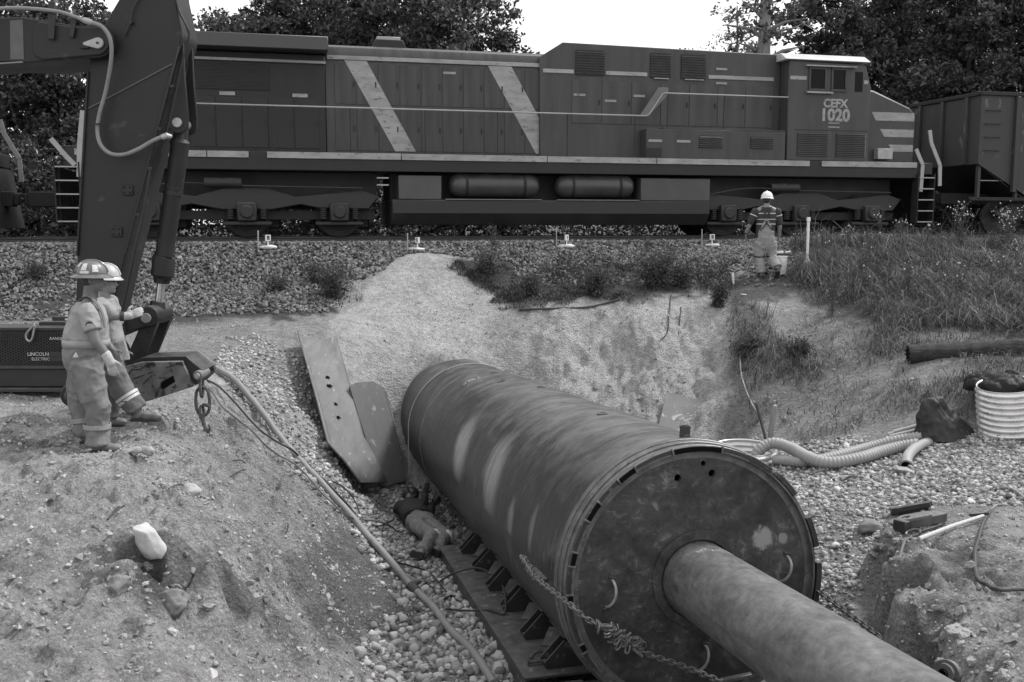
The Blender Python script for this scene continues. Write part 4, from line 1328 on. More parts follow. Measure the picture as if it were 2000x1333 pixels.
X('keeper_stop', M_EXC, lambda b: b.box(E(180, 96, -.18), (.09, .03, .055)), .006)
for x, y0, y1 in ((119, 12, 84), (164, 34, 80)):
    X('hose_bracket', M_EXD, lambda b: [b.bar(E(x, y0, -.2), E(x - 2 + (x > 150) * -6, y1, -.2), .075 if x < 150 else .05, .02, (0, 1, 0))], .004)
X('boom_hose', M_HOSE, lambda b: b.tube(smooth_path([E(-300, 40, -.24), E(-100, 30, -.24), E(0, 28, -.24), E(60, 26, -.24), E(130, 32, -.24), E(165, 42, -.24), E(184, 50, -.24)], 5), .019, 10))
X('hose_fitting', M_PIN, lambda b: b.tube([E(182, 49, -.24), E(190, 51, -.24), E(200, 54, -.24)], [.03, .034, .026], 10))
X('loop_hose', M_HOSE, lambda b: b.tube(smooth_path([E(197, 53, -.24), E(220, 63, -.25), E(234, 88, -.24), E(232, 125, -.20), E(216, 180, -.12), E(202, 225, -.1), E(198, 258, -.1), E(206, 285, -.12), E(226, 302, -.14), E(252, 304, -.14), E(280, 293, -.13), E(305, 278, -.12), E(326, 268, -.1)], 6), .021, 12))
X('hose_fitting', M_PIN, lambda b: b.tube([E(323, 270, -.1), E(332, 267, -.1), E(338, 268, -.06)], [.03, .034, .022], 10))
for x, y in ((199, 245), (258, 303)):
    X('hose_clip', M_EXD, lambda b: b.box(E(x, y, -.12), (.05, .05, .012)))
# bucket cylinder
X('cylinder_lug', M_EXC, lambda b: [b.prism(px_poly([(353, 78), (357, 150), (364, 228)] + rnd(344, 240, 20, 20, -150) + [(325, 225)], dy), (0, .04, 0)) for dy in (.06,)], .008)
X('cylinder_lug', M_EXC, lambda b: [b.prism(px_poly([(353, 78), (357, 150), (364, 228)] + rnd(344, 240, 20, 20, -150) + [(325, 225)], dy), (0, .04, 0)) for dy in (.36,)], .008)
X('cylinder_pin', M_PIN, lambda b: b.cyl(E(343, 239, .03), E(343, 239, .45), .052, n=24), .006)
CD = .23
cyl_axis = [E(340, 262, CD), E(305, 520, CD), E(303, 535, CD), E(302, 548, CD)]
X('cylinder_barrel', M_EXC, lambda b: b.tube([E(342, 243, CD), E(338, 268, CD), E(337, 276, CD), E(337, 283, CD), E(306, 502, CD)], [.075, .08, .108, .099, .099], 28))
X('cylinder_gland', M_EXC, lambda b: b.tube([E(306, 502, CD), E(305, 505, CD), E(303, 540, CD), E(302, 546, CD), E(301, 556, CD)], [.105, .122, .124, .092, .085], 28))
X('cylinder_band', M_EXD, lambda b: b.tube([E(324, 372, CD), E(323, 380, CD)], [.106, .106], 28))
X('cylinder_rod', M_CHROME, lambda b: b.tube([E(301, 552, CD), E(294, 606, CD)], .047, 24))
X('rod_eye', M_EXD, lambda b: b.tube([E(294, 592, CD), E(292, 606, CD)], [.075, .09], 20))
X('rod_eye_boss', M_EXD, lambda b: b.cyl(E(290, 618, -.02), E(290, 618, .48), .112, n=32), .012)
X('link_pin', mat('dull_pin', .2, .5, .2), lambda b: b.cyl(E(288, 621, -.055), E(288, 621, -.021), .055, n=24), .006)
for dy in (0.0, .40):
    X('guide_link', M_EXD, lambda b: b.prism(px_poly(rnd(290, 618, 19, 120, -60) + [(262, 645), (215, 665), (208, 640), (262, 608)], dy), (0, .06, 0)), .008)
    X('bucket_link', M_EXD, lambda b: b.prism(px_poly([(307, 628), (272, 712), (236, 712), (262, 655), (270, 634)], dy + .065), (0, .06, 0)), .008)
X('control_hose', M_EXD, lambda b: b.tube(smooth_path([E(296, 330, -.03), E(282, 420, -.04), E(268, 480, -.04), E(248, 570, -.02), E(240, 610, -.03), E(246, 660, -.05), E(240, 700, -.05)], 6), .014, 8))
X('control_hose', M_EXD, lambda b: b.tube(smooth_path([E(340, -30, -.03), E(352, 20, -.05), E(369, 55, -.06), E(372, 70, -.05), E(362, 105, -.03), E(340, 210, -.03), E(318, 300, -.03)], 6), .009, 8))
X('control_hose', M_EXD, lambda b: b.tube(smooth_path([E(342, -30, .03), E(348, 20, .0), E(362, 45, -.02), E(371, 68, -.05)], 6), .009, 8))
for k in range(3):
    X('short_hose', M_EXD, lambda b: b.tube(smooth_path([E(238 + k * 3, 655, -.05 - k * .02), E(250 + k * 4, 680, -.08), E(243 + k * 3, 705, -.06), E(232, 715, -.02)], 6), .012, 8))
# hitch beam
X('hitch_plate', M_EXW, lambda b: b.prism(px_poly([(138, 720), (240, 716), (280, 706), (360, 704), (381, 754), (290, 783), (236, 778), (140, 772)], -.06), (0, .05, 0)), .008)
X('hitch_plate', M_EXW, lambda b: b.prism(px_poly([(138, 720), (240, 714), (277, 700), (363, 697), (396, 724), (398, 737), (380, 754), (290, 783), (236, 778), (140, 772)], .42), (0, .05, 0)), .008)
X('hitch_top', M_EXD, lambda b: b.prism(px_poly([(240, 714), (277, 699), (363, 696), (397, 724), (381, 754), (372, 735), (356, 710), (280, 712)], -.009), (0, .43, 0)), .004)
X('hitch_pocket', M_BLACK, lambda b: b.prism(px_poly([(316, 748), (342, 732), (346, 744), (322, 760)], -.064), (0, .003, 0)))
X('hitch_tab', M_EXW, lambda b: b.prism(px_poly([(302, 742), (338, 727), (341, 733), (318, 745), (318, 757), (306, 760)], -.075), (0, .014, 0)), .003)
X('hitch_roller', M_EXD, lambda b: b.cyl(E(147, 770, -.10), E(147, 770, -.061), .13, n=28), .02)
X('roller_cap', M_EXW, lambda b: b.cyl(E(147, 770, -.115), E(147, 770, -.101), .075, n=24), .006)
X('hitch_eye', M_EXW, lambda b: b.cyl(E(391, 732, -.09), E(391, 732, .2), .055, n=24), .012)
X('eye_pin', M_PIN, lambda b: b.cyl(E(391, 732, -.115), E(391, 732, -.091), .03, n=16), .004)
for k in range(9):     # scribbled weld beads on the hitch plate
    a = (250 + random.random() * 80, 715 + random.random() * 40)
    X('weld_bead', M_EXD, lambda b: b.bar(E(a[0], a[1], -.064), E(a[0] + random.uniform(8, 30), a[1] + random.uniform(-14, 4), -.064), .008, .008, (0, 1, 0)))

# lifting chain with hook on the hitch
def torus_link(b, c, d, side, Lh, Wh, r, n=18):
    """an oval chain link centred at c, long axis d, flat plane side"""
    d = d / np.linalg.norm(d)
    side = side - d * (side @ d)
    side = side / np.linalg.norm(side)
    pts = []
    for k in range(n):
        a = 2 * pi * k / n
        pts.append(c + d * (Lh * cos(a) + (Lh * .25 * np.sign(cos(a)) if abs(cos(a)) > .3 else 0)) + side * Wh * sin(a))
    b.tube(pts, r, 6, closed=True)
hk = E(395, 742)
chn = empty('lifting_chain', hk, label='heavy rusty chain with open hook hanging from the excavator hitch', cat='chain')
M_CHAIN = mat('rusty_chain', .075, .55, .1, .4, 20, .3, 60, .2, .2)
M_CHAIN2 = mat('worn_chain', .15, .5, .25, .4, 20, .3, 60, .2, .06)
def XC(name, fn):
    mb = MB(hk)
    fn(mb)
    return mb.build(name, M_CHAIN, chn)
dn = np.array([0, 0, -1.0])
XC('link', lambda b: torus_link(b, E(394, 757), dn, np.array([0, 1.0, 0]), .085, .05, .018))
XC('master_link', lambda b: torus_link(b, E(396, 784), dn, np.array([1.0, .15, 0]), .13, .075, .019))
XC('link', lambda b: torus_link(b, E(394, 806), dn, np.array([.3, 1.0, 0]), .06, .035, .016))
XC('shackle_pin', lambda b: b.cyl(E(398, 790, -.02), E(413, 791, -.06), .02, n=10))
XC('hook', lambda b: b.tube(smooth_path([E(394, 808, 0), E(396, 818, 0), E(399, 828, -.01), E(404, 838, -.02), E(408, 842, -.02), E(411, 836, -.03), E(410, 828, -.04)], 5), [.022] * 14 + list(np.linspace(.024, .008, 17)), 8))

# ================================================================== engine-driven welder on the bench
GY = 11.9
def G(px, py, dy=0.0):
    return P(px, py, GY) + np.array([0, dy, 0])
gb = G(0, 765)
gen = empty('welding_generator', gb, label='black welding generator with expanded-metal side screen behind the workers', cat='generator')
def Gq(name, m, fn, bevel=0.0, parent=None):
    mb = MB(gb)
    fn(mb)
    return mb.build(name, m, parent or gen, bevel)
M_GEN = mat('generator_black', .022, .45, 0, .25, 4, .05, dust=.15)
M_GRID = mat('screen_wire', .05, .45, 0, .3, 6, 0)
x0, z1 = G(-330, 640)[0], G(0, 640)[2]
x1 = G(150, 640)[0]
zb = G(0, 768)[2]
zs = G(0, 718)[2]
f = GY
Gq('body', M_GEN, lambda b: b.bb(x0, x1, f + .02, f + .75, zs, z1 - .03), .015)
Gq('top_rail', M_GEN, lambda b: b.bb(x0 - .02, x1 + .02, f - .01, f + .03, z1 - .045, z1), .008)
Gq('mid_rail', mat('rail_grey', .05, .45), lambda b: b.bb(x0 - .02, x1 + .02, f - .012, f + .018, zs - .02, zs + .025), .006)
Gq('tank_panel', M_GEN, lambda b: b.bb(x0, x1 - .01, f + .03, f + .73, zb + .07, zs - .021), .01)
Gq('skid', mat('skid_grey', .045, .5, dust=.4), lambda b: b.bb(x0 - .03, x1 + .02, f - .02, f + .06, zb + .012, zb + .062), .008)
Gq('skid', M_GEN, lambda b: b.bb(x0 - .03, x1 + .02, f + .68, f + .76, zb + .012, zb + .062), .008)
Gq('lift_bar', M_GEN, lambda b: b.bb(G(60, 632)[0], x1, f + .2, f + .32, z1 + .001, z1 + .05), .006)
Gq('lift_bar_top', M_GEN, lambda b: b.bb(G(75, 625)[0], x1, f + .35, f + .42, z1 + .03, z1 + .1), .006)
Gq('screen_back', mat('screen_back_black', .012, .7), lambda b: b.bb(x0 + .01, x1 - .01, f + .002, f + .012, zs + .03, z1 - .05))
# expanded metal: diamond strands
mb = MB(gb)
cw, chh = .064, .034
zz = zs + .03
row = 0
while zz < z1 - .06:
    xx = x0 + .02 + (row % 2) * cw / 2
    while xx < x1 - cw:
        for (a, c) in (((xx, zz), (xx + cw * .35, zz + chh / 2)), ((xx + cw * .35, zz + chh / 2), (xx + cw * .65, zz + chh / 2)), ((xx + cw * .65, zz + chh / 2), (xx + cw, zz))):
            mb.bar((a[0], f - .008, a[1]), (c[0], f - .008, c[1]), .006, .007, (0, 1, 0))
        xx += cw
    zz += chh / 2
    row += 1
tag(mb.build('screen_mesh', M_GRID, gen), kind='stuff')
M_LET = mat('plate_lettering', .5, .5)
c = G(79, 698)
Gq('name_plate', M_GEN, lambda b: [b.bb(G(53, 0)[0], G(98, 0)[0], f - .018, f - .013, G(0, 697)[2], G(0, 687)[2]), b.bb(G(58, 0)[0], G(104, 0)[0], f - .018, f - .013, G(0, 706)[2], G(0, 6975)[2] if False else G(0, 697.5)[2])])
text_mesh('lettering', 'LINCOLN', .062, M_LET, gen, Matrix.Translation((G(76, 692) - gb) + np.array([0, -.0195, 0])) @ RX90, .001)
text_mesh('lettering', 'ELECTRIC', .052, M_LET, gen, Matrix.Translation((G(81, 701.5) - gb) + np.array([0, -.0195, 0])) @ RX90, .001)
text_mesh('lettering', 'RANGER', .05, M_LET, gen, Matrix.Translation((G(113, 661.5) - gb) + np.array([0, -.018, 0])) @ RX90, .001, .2)
car_b = G(68, 650, -.03)
kb = empty('snap_hook', car_b, label='steel snap hook clipped on the generator\'s top rail', cat='hook')
mb = MB(car_b)
mb.tube(smooth_path([G(72, 634, -.06), G(64, 642, -.06), G(55, 652, -.05), G(56, 662, -.05), G(62, 666, -.05), G(67, 660, -.05), G(70, 648, -.06), G(73, 636, -.06)], 5), .012, 8)
mb.build('hook_body', mat('galvanised_hook', .3, .45, .3), kb)
mb = MB(car_b)
mb.tube(smooth_path([G(72, 636, -.06), G(62, 642, -.04), G(55, 655, -.02)], 5), .006, 6)
mb.build('hook_gate', mat('galvanised_hook', .3), kb)
# ================================================================== people
_tab = [None]
def hit(px, py, h=0.0, y0=3.0, y1=26.0):
    """where the line of sight through a pixel meets the ground raised by h"""
    d = ray(px, py)
    Y = np.arange(y0, y1, 0.1)
    q = d[None, :] * (Y / d[1])[:, None]
    k = np.argmax(q[:, 2] <= gz(q[:, 0], q[:, 1], False) + h + .12)
    Y = np.arange(Y[k] - .15, Y[k] + 1.6, 0.015)
    q = d[None, :] * (Y / d[1])[:, None]
    k = np.argmax(q[:, 2] <= gz(q[:, 0], q[:, 1]) + h)
    return q[k]
def gpt(x, y, h=0.0):
    return np.array([x, y, gz([x], [y])[0] + h])
class Blob:
    """overlapping closed volumes fused into one continuous skin"""
    def __init__(self, off):
        self.b = MB(off)
        self.off = off
    def ball(self, c, r, R=None):
        c = np.asarray(c, float)
        r = np.asarray(r if hasattr(r, '__len__') else (r, r, r), float)
        n, m = 14, 9
        vs = [(0, 0, 1)]
        for i in range(1, m):
            ph = pi * i / m
            for k in range(n):
                vs.append((sin(ph) * cos(2 * pi * k / n), sin(ph) * sin(2 * pi * k / n), cos(ph)))
        vs.append((0, 0, -1))
        fs = [(0, 1 + k, 1 + (k + 1) % n) for k in range(n)]
        for i in range(m - 2):
            for k in range(n):
                a, b_ = 1 + i * n + k, 1 + i * n + (k + 1) % n
                fs.append((a, a + n, b_ + n, b_))
        e = len(vs) - 1
        fs += [(e, 1 + (m - 2) * n + (k + 1) % n, 1 + (m - 2) * n + k) for k in range(n)]
        V = np.array(vs) * r
        if R is not None:
            V = V @ np.asarray(R).T
        self.b.add(V + c, fs)
        return self
    def limb(self, pts, rs, balls=True, n=14):
        pts = [np.asarray(p, float) for p in pts]
        for i in range(len(pts) - 1):
            self.b.tube([pts[i], pts[i + 1]], [rs[i], rs[i + 1]], n)
        for i in range(len(pts)):
            if balls or 0 < i < len(pts) - 1:
                self.ball(pts[i], rs[i])
        return self
    def loft(self, secs, n=20):
        """secs: (centre, half-width vector, half-depth vector)"""
        vs, fs = [], []
        for c, a, d in secs:
            for k in range(n):
                th = 2 * pi * k / n
                ca, sa = cos(th), sin(th)
                q = 0.82
                vs.append(np.asarray(c) + np.asarray(a) * np.sign(ca) * abs(ca) ** q + np.asarray(d) * np.sign(sa) * abs(sa) ** q)
        for i in range(len(secs) - 1):
            for k in range(n):
                k2 = (k + 1) % n
                fs.append((i * n + k, i * n + k2, (i + 1) * n + k2, (i + 1) * n + k))
        fs.append(tuple(range(n))[::-1])
        fs.append(tuple(range((len(secs) - 1) * n, len(secs) * n)))
        self.b.add(vs, fs)
        return self
    def build(self, name, m, parent, vox=.011, smooth=4, wr=0.0, wscale=14, seed=1, stretch=(1, 1, 1)):
        me = self.b.mesh(name)
        o = bpy.data.objects.new(name + '_tmp', me)
        COL.objects.link(o)
        r = o.modifiers.new('r', 'REMESH')
        r.mode = 'VOXEL'
        r.voxel_size = vox
        if smooth:
            s_ = o.modifiers.new('s', 'SMOOTH')
            s_.factor = 0.5
            s_.iterations = smooth
        dg = bpy.context.evaluated_depsgraph_get()
        me2 = bpy.data.meshes.new_from_object(o.evaluated_get(dg))
        bpy.data.objects.remove(o)
        bpy.data.meshes.remove(me)
        me2.name = name
        nv = len(me2.vertices)
        me2.polygons.foreach_set('use_smooth', [True] * len(me2.polygons))
        if wr and nv:
            co_ = np.empty(nv * 3, np.float32)
            me2.vertices.foreach_get('co', co_)
            co_ = co_.reshape(-1, 3)
            no = np.empty(nv * 3, np.float32)
            me2.vertex_normals.foreach_get('vector', no)
            no = no.reshape(-1, 3)
            q = co_ * np.array(stretch) * wscale
            w1 = fbm(q, 3, seed)
            q2 = (co_ * np.array(stretch) + 0.05 * w1[:, None]) * wscale * .8
            w2 = 1 - 1.9 * np.sqrt(np.abs(fbm(q2, 2, seed + 9)))
            co_ = co_ + no * ((w1 * .5 + w2 * .7) * wr)[:, None]
            me2.vertices.foreach_set('co', co_.astype(np.float32).ravel())
            me2.update()
        return link_mesh(name, me2, m, parent)
M_SKIN = mat('skin', .20, .5, 0, .12, 14, .05, 120)
M_SKIN2 = mat('skin_tanned', .13, .5, 0, .12, 14, .05, 120)
M_GLOVE = mat('work_glove', .38, .8, 0, .3, 18, .3, 90)
M_GLOVED = mat('dark_work_glove', .02, .8, 0, .3, 18, .3, 90)
M_BOOT = mat('leather_boot', .13, .6, 0, .35, 12, .2, 60, dust=.4)
M_SOLE = mat('boot_sole', .03, .8, 0, .3, 12, .2)
M_HAIR = mat('hair', .03, .6, 0, .3, 60, .3, 120)
M_COV = mat('canvas_coverall', .16, .9, 0, .42, 4, .25, 160, .12, .13)
M_COV2 = mat('canvas_trousers', .13, .9, 0, .42, 4, .25, 160, .1, .11)
M_TSH = mat('tshirt_cotton', .27, .9, 0, .1, 8, .15, 200)
M_REFL = mat('reflective_tape', .52, .4, 0, .12, 20, .05)
def unit(v):
    v = np.asarray(v, float)
    return v / (np.linalg.norm(v) + 1e-12)
def hand(B, wr, tip, thumb, palm_n, s=1.0, curl=.5):
    """palm and five fingers from wrist wr towards tip; thumb: side direction of the thumb; palm_n: where the palm looks"""
    d = unit(tip - wr)
    th = unit(thumb - d * (d @ thumb))
    pn = unit(np.cross(d, th))
    if pn @ palm_n < 0:
        pn = -pn
    R = np.stack([th, pn, d], 1)
    B.ball(wr + d * .045 * s, (.042 * s, .018 * s, .055 * s), R)
    for k, ln in zip((-1.5, -.5, .5, 1.5), (.062, .078, .082, .074)):
        a = wr + d * .085 * s + th * k * .0205 * s
        ln *= s
        b_ = a + unit(d + pn * curl * .5) * ln * .5
        c_ = b_ + unit(d + pn * curl * 1.5) * ln * .5
        B.limb([a, b_, c_], [.0105 * s, .010 * s, .0085 * s], n=8)
    a = wr + d * .03 * s + th * .032 * s
    b_ = a + unit(d * .7 + th * .8) * .04 * s
    c_ = b_ + unit(d + th * .2 + pn * .4) * .03 * s
    B.limb([a, b_, c_], [.014 * s, .0115 * s, .009 * s], n=8)
def head(B, c, fw, up, s=1.0):
    """skull, jaw, nose, brow, lips and ears; fw = where the face looks"""
    fw = unit(fw)
    up = unit(up - fw * (fw @ up))
    sd = np.cross(fw, up)
    R = np.stack([sd, fw, up], 1)
    B.ball(c + up * .02 * s, (.075 * s, .095 * s, .105 * s), R)
    B.ball(c + fw * .025 * s - up * .055 * s, (.058 * s, .068 * s, .065 * s), R)
    B.ball(c + fw * .075 * s - up * .092 * s, (.028 * s, .022 * s, .022 * s), R)
    B.limb([c + fw * .088 * s + up * .012 * s, c + fw * .108 * s - up * .028 * s], [.010 * s, .016 * s], n=8)
    B.ball(c + fw * .082 * s + up * .03 * s, (.055 * s, .016 * s, .012 * s), R)
    B.ball(c + fw * .088 * s - up * .058 * s, (.026 * s, .012 * s, .010 * s), R)
    for g in (-1, 1):
        B.ball(c + sd * .078 * s * g - fw * .01 * s - up * .005 * s, (.012 * s, .020 * s, .032 * s), R)
    return R
def hardhat(root, off, c, fw, up, m, brim=.17, s=1.0, stickers=(), ridge=True):
    fw = unit(fw)
    up = unit(up - fw * (fw @ up))
    sd = np.cross(fw, up)
    b = MB(off)
    vs, fs, n, q = [], [], 36, 8
    for i in range(q + 1):
        ph = (pi / 2) * i / q
        for k in range(n):
            th = 2 * pi * k / n
            r = cos(ph) ** .85
            vs.append(c + sd * r * cos(th) * .118 * s + fw * r * sin(th) * .138 * s + up * (sin(ph) * .135 * s))
    for i in range(q):
        for k in range(n):
            k2 = (k + 1) % n
            fs.append((i * n + k, i * n + k2, (i + 1) * n + k2, (i + 1) * n + k))
    b.add(vs, fs)
    hat = b.build('hard_hat', m, root)
    so = hat.modifiers.new('thick', 'SOLIDIFY')
    so.thickness = .004
    b = MB(off)
    vs, fs = [], []
    for (r1, r2, z) in ((.112, .132, 0.001), (.118, .138, .012), (brim * .93, brim * 1.04, -.008), (brim, brim * 1.12, -.016), (brim, brim * 1.12, -.021), (brim * .9, brim, -.014), (.112, .132, 0.001)):
        for k in range(n):
            th = 2 * pi * k / n
            vs.append(c + sd * r1 * s * cos(th) + fw * r2 * s * sin(th) + up * z * s)
    for i in range(6):
        for k in range(n):
            k2 = (k + 1) % n
            fs.append((i * n + k, i * n + k2, (i + 1) * n + k2, (i + 1) * n + k))
    b.add(vs, fs)
    b.build('brim', m, hat)
    def dome(th, ph, lift=.003):
        r = cos(ph) ** .85
        return c + sd * r * cos(th) * (.118 + lift) * s + fw * r * sin(th) * (.138 + lift) * s + up * (sin(ph) * (.135 + lift) * s)
    if ridge:
        b = MB(off)
        pts = [dome(pi / 2 * (1 if a < 90 else 3), radians(a if a < 90 else 180 - a), .002) for a in np.linspace(12, 168, 18)]
        b.tube(pts, .011 * s, 8)
        b.build('ridge', m, hat)
    for (th0, th1, p0, p1, sm) in stickers:
        b = MB(off)
        vs, fs = [], []
        for i in range(5):
            for j in range(5):
                vs.append(dome(radians(th0 + (th1 - th0) * i / 4), radians(p0 + (p1 - p0) * j / 4), .0045))
        for i in range(4):
            for j in range(4):
                fs.append((i * 5 + j, i * 5 + 5 + j, i * 5 + 6 + j, i * 5 + 1 + j))
        b.add(vs, fs)
        b.build('sticker', sm, hat)
    return hat
def boot(root, off, ank, toe, up=np.array([0, 0, 1.0]), m=None, r=.05):
    f_ = unit(toe - ank - up * ((toe - ank) @ up))
    sd = np.cross(f_, up)
    a = ank
    B = Blob(off)
    base = ank - up * .06
    ln = np.linalg.norm((toe - ank) - up * ((toe - ank) @ up))
    B.limb([a + up * .10, a - up * .01], [r * 1.05, r * 1.1])
    R = np.stack([sd, f_, up], 1)
    B.ball(base + f_ * .0, (.048, .065, .05), R)
    B.ball(base + f_ * ln * .5 - up * .005, (.05, .09, .045), R)
    B.ball(base + f_ * ln * .85 - up * .012, (.052, .075, .042), R)
    o = B.build('boot', m or M_BOOT, root, .009, 3)
    b = MB(off)
    z = base - up * .062
    out = [(-.042, -.06), (-.046, 0), (-.038, ln * .45), (-.052, ln * .78), (-.045, ln * 1.02), (-.02, ln * 1.12), (.02, ln * 1.12), (.045, ln * 1.02), (.052, ln * .78), (.038, ln * .45), (.046, 0), (.042, -.06)]
    b.prism([z + sd * x + f_ * y for x, y in out], up * .028)
    b.build('sole', M_SOLE, o, .004)
    return o
def strap(root, off, pts, w_, m, name='strap', th=.006, nrm=None):
    """flat band through points; nrm = outward direction at each point"""
    b = MB(off)
    pts = [np.asarray(p, float) for p in pts]
    vs, fs = [], []
    for i, p in enumerate(pts):
        d = unit(pts[min(i + 1, len(pts) - 1)] - pts[max(i - 1, 0)])
        n_ = unit(nrm[i] if nrm is not None else (0, -1, 0))
        s_ = unit(np.cross(d, n_))
        for (a, c) in ((-1, 0), (1, 0), (1, 1), (-1, 1)):
            vs.append(p + s_ * a * w_ / 2 + n_ * c * th)
    for i in range(len(pts) - 1):
        for k in range(4):
            k2 = (k + 1) % 4
            fs.append((i * 4 + k, i * 4 + k2, i * 4 + 4 + k2, i * 4 + 4 + k))
    fs += [(0, 3, 2, 1), tuple(len(vs) - 4 + k for k in range(4))]
    b.add(vs, fs)
    return b.build(name, m, root)
def band(root, off, c, d, r, w_, m, name='band'):
    b = MB(off)
    b.lathe([(-w_ / 2, r), (w_ / 2, r * .99), (w_ / 2, r * .93), (-w_ / 2, r * .93)], c, d, 28, closed_prof=True)
    return b.build(name, m, root)
Z = np.array([0, 0, 1.0])

# ---------------- worker in front, seen from behind his right shoulder
Y1 = 9.42
def W(px, py, dy=0.0):
    return P(px, py, Y1) + np.array([0, dy, 0])
feet = gpt(W(190, 875)[0], Y1)
o1 = feet
dz1 = max(gpt(W(194, 858)[0], Y1 - .1)[2], gpt(W(215, 858)[0], Y1 - .1)[2]) + .115 - W(194, 858)[2]
dz1 = float(np.clip(dz1, -.02, .06))
def W(px, py, dy=0.0):
    return P(px, py, Y1) + np.array([0, dy, dz1])
m1 = empty('person', o1, label='worker in wide-brimmed hard hat and braces standing nearest, with back half turned', cat='person', group='workers')
fw = unit((1, .25, -.03))
sd = unit(np.cross(fw, Z))          # his right side, towards the camera
hd = W(181, 549)
ne, ch, be, pe = W(175, 583), W(172, 618), W(168, 662), W(166, 700)
shR, shL = W(176, 606) + sd * .17, W(176, 604) - sd * .17
elR, wrR, haR = W(196, 664) + sd * .24, W(221, 697) + sd * .22, W(227, 722) + sd * .21
elL, wrL, haL = W(190, 662) - sd * .22, W(212, 690) - sd * .2, W(222, 705) - sd * .2
hpR, knR, anR, toR = W(168, 705) + sd * .085, W(193, 790) + sd * .11, W(194, 858) + sd * .11, W(234, 862) + sd * .12
hpL, knL, anL, toL = W(156, 705) - sd * .085, W(155, 790) - sd * .12, W(164, 850) - sd * .12, W(195, 852) - sd * .13
B = Blob(o1)
head(B, hd, fw, Z)
B.limb([hd - Z * .06 - fw * .02, ne, ch], [.062, .066, .08])
B.limb([ch, be, pe], [.12, .14, .12])
B.limb([ne, shR, elR, wrR], [.06, .062, .052, .036])
B.limb([ne, shL, elL, wrL], [.06, .062, .052, .036])
B.limb([hpR, knR, anR], [.09, .065, .05])
B.limb([hpL, knL, anL], [.09, .065, .05])
hand(B, wrR, haR, fw, -sd)
hand(B, wrL, haL, fw, sd)
B.build('body', M_SKIN2, m1, .0095, 2)
for g in (-1, 1):
    b = MB(o1)
    b.cyl(hd + fw * .086 + sd * g * .03 + Z * .012, hd + fw * .092 + sd * g * .03 + Z * .012, .010, n=8)
    b.build('eye', M_HAIR, m1)
B = Blob(o1)
B.ball(hd - fw * .03 + Z * .01, (.082, .085, .085))
B.build('hair', M_HAIR, m1, .012, 2)
B = Blob(o1)       # T-shirt
B.loft([(be - Z * .06, sd * .185, fw * .19), (be, sd * .195, fw * .205), (ch + Z * -.02, sd * .20, fw * .175), (ch + Z * .06, sd * .20, fw * .145), (ne - Z * .045, sd * .115, fw * .095)])
B.ball(shR - Z * .01, .088).ball(shL - Z * .01, .088)
B.limb([shR + Z * -.01, shR * .35 + elR * .65], [.088, .084], False)
B.limb([shL + Z * -.01, shL * .35 + elL * .65], [.088, .084], False)
B.build('tshirt', M_TSH, m1, .010, 2, .017, 7, 3)
B = Blob(o1)       # glove
hand(B, wrR, haR + (haR - wrR) * .15, fw, -sd, 1.18, .7)
B.limb([wrR + unit(wrR - elR) * -.05, wrR + unit(haR - wrR) * .04], [.047, .044])
B.build('glove', M_GLOVE, m1, .008, 2)
B = Blob(o1)       # bib trousers
B.loft([(pe - Z * .30, sd * .09, fw * .07), (pe - Z * .18, sd * .165, fw * .14), (pe - Z * .04, sd * .19, fw * .18), (pe + Z * .02, sd * .20, fw * .20), (be + Z * -.06, sd * .200, fw * .205), (be + Z * -.02, sd * .199, fw * .208)])
B.limb([hpR, hpR * .5 + knR * .5, knR, knR * .4 + anR * .6, anR - Z * .035], [.145, .14, .122, .108, .118], False)
B.limb([hpL, hpL * .5 + knL * .5, knL, knL * .4 + anL * .6, anL - Z * .03], [.145, .135, .12, .105, .115], False)
B.build('bib_trousers', M_COV, m1, .012, 3, .022, 7, 11, (1, 1, 1.0))
# braces, belt, reflective bands
strap(m1, o1, smooth_path([W(140, 650, .02) + sd * .0, W(143, 625) + sd * .03, W(150, 600) + sd * .04, W(163, 584) + sd * .075, W(178, 580) + sd * .11, W(190, 590) + sd * .13, W(203, 612) + sd * .12, W(208, 640) + sd * .12], 4), .045, mat('brace_web', .14, .8), 'brace', .008,
      [unit(-fw * (1 - k / 14.) + Z * sin(pi * k / 28.) + fw * (k - 14) / 14. * (k > 14) + sd * .3) for k in range(29)])
strap(m1, o1, [W(139, 655) + sd * .03 - fw * .0, W(141, 690) + sd * .03], .05, mat('brace_web', .14), 'brace', .01, [-fw, -fw])
ha_ = [radians(a) for a in range(0, 360, 10)]
def waist(c, a_, d_, w_, m, name):
    b = MB(o1)
    vs, fs = [], []
    for th in ha_:
        ca, sa = cos(th), sin(th)
        p = c + sd * a_ * np.sign(ca) * abs(ca) ** .82 + fw * d_ * np.sign(sa) * abs(sa) ** .82
        vs += [p - Z * w_ / 2, p + Z * w_ / 2]
    n = len(ha_)
    for k in range(n):
        k2 = (k + 1) % n
        fs.append((2 * k, 2 * k2, 2 * k2 + 1, 2 * k + 1))
    b.add(vs, fs)
    o = b.build(name, m, m1)
    q = o.modifiers.new('t', 'SOLIDIFY')
    q.thickness = .006
waist(be - Z * .045, .207, .216, .075, mat('tool_belt', .27, .8, 0, .2, 8, .2), 'belt')
for kn, an in ((knR, anR), (knL, anL)):
    c = kn * .42 + an * .58
    band(m1, o1, c, an - kn, .128, .045, mat('leg_tape', .26, .5, 0, .3, 20, .05), 'leg_tape')
boot(m1, o1, anR + Z * .0, toR, m=M_BOOT)
boot(m1, o1, anL, toL, m=M_BOOT)
M_HATD = mat('hat_brown', .13, .35, 0, .2, 10, .03)
M_STK = mat('sticker_white', .55, .5, 0, .25, 60, 0, spots=.3, spotv=.2)
hup = unit(Z + fw * -.06)
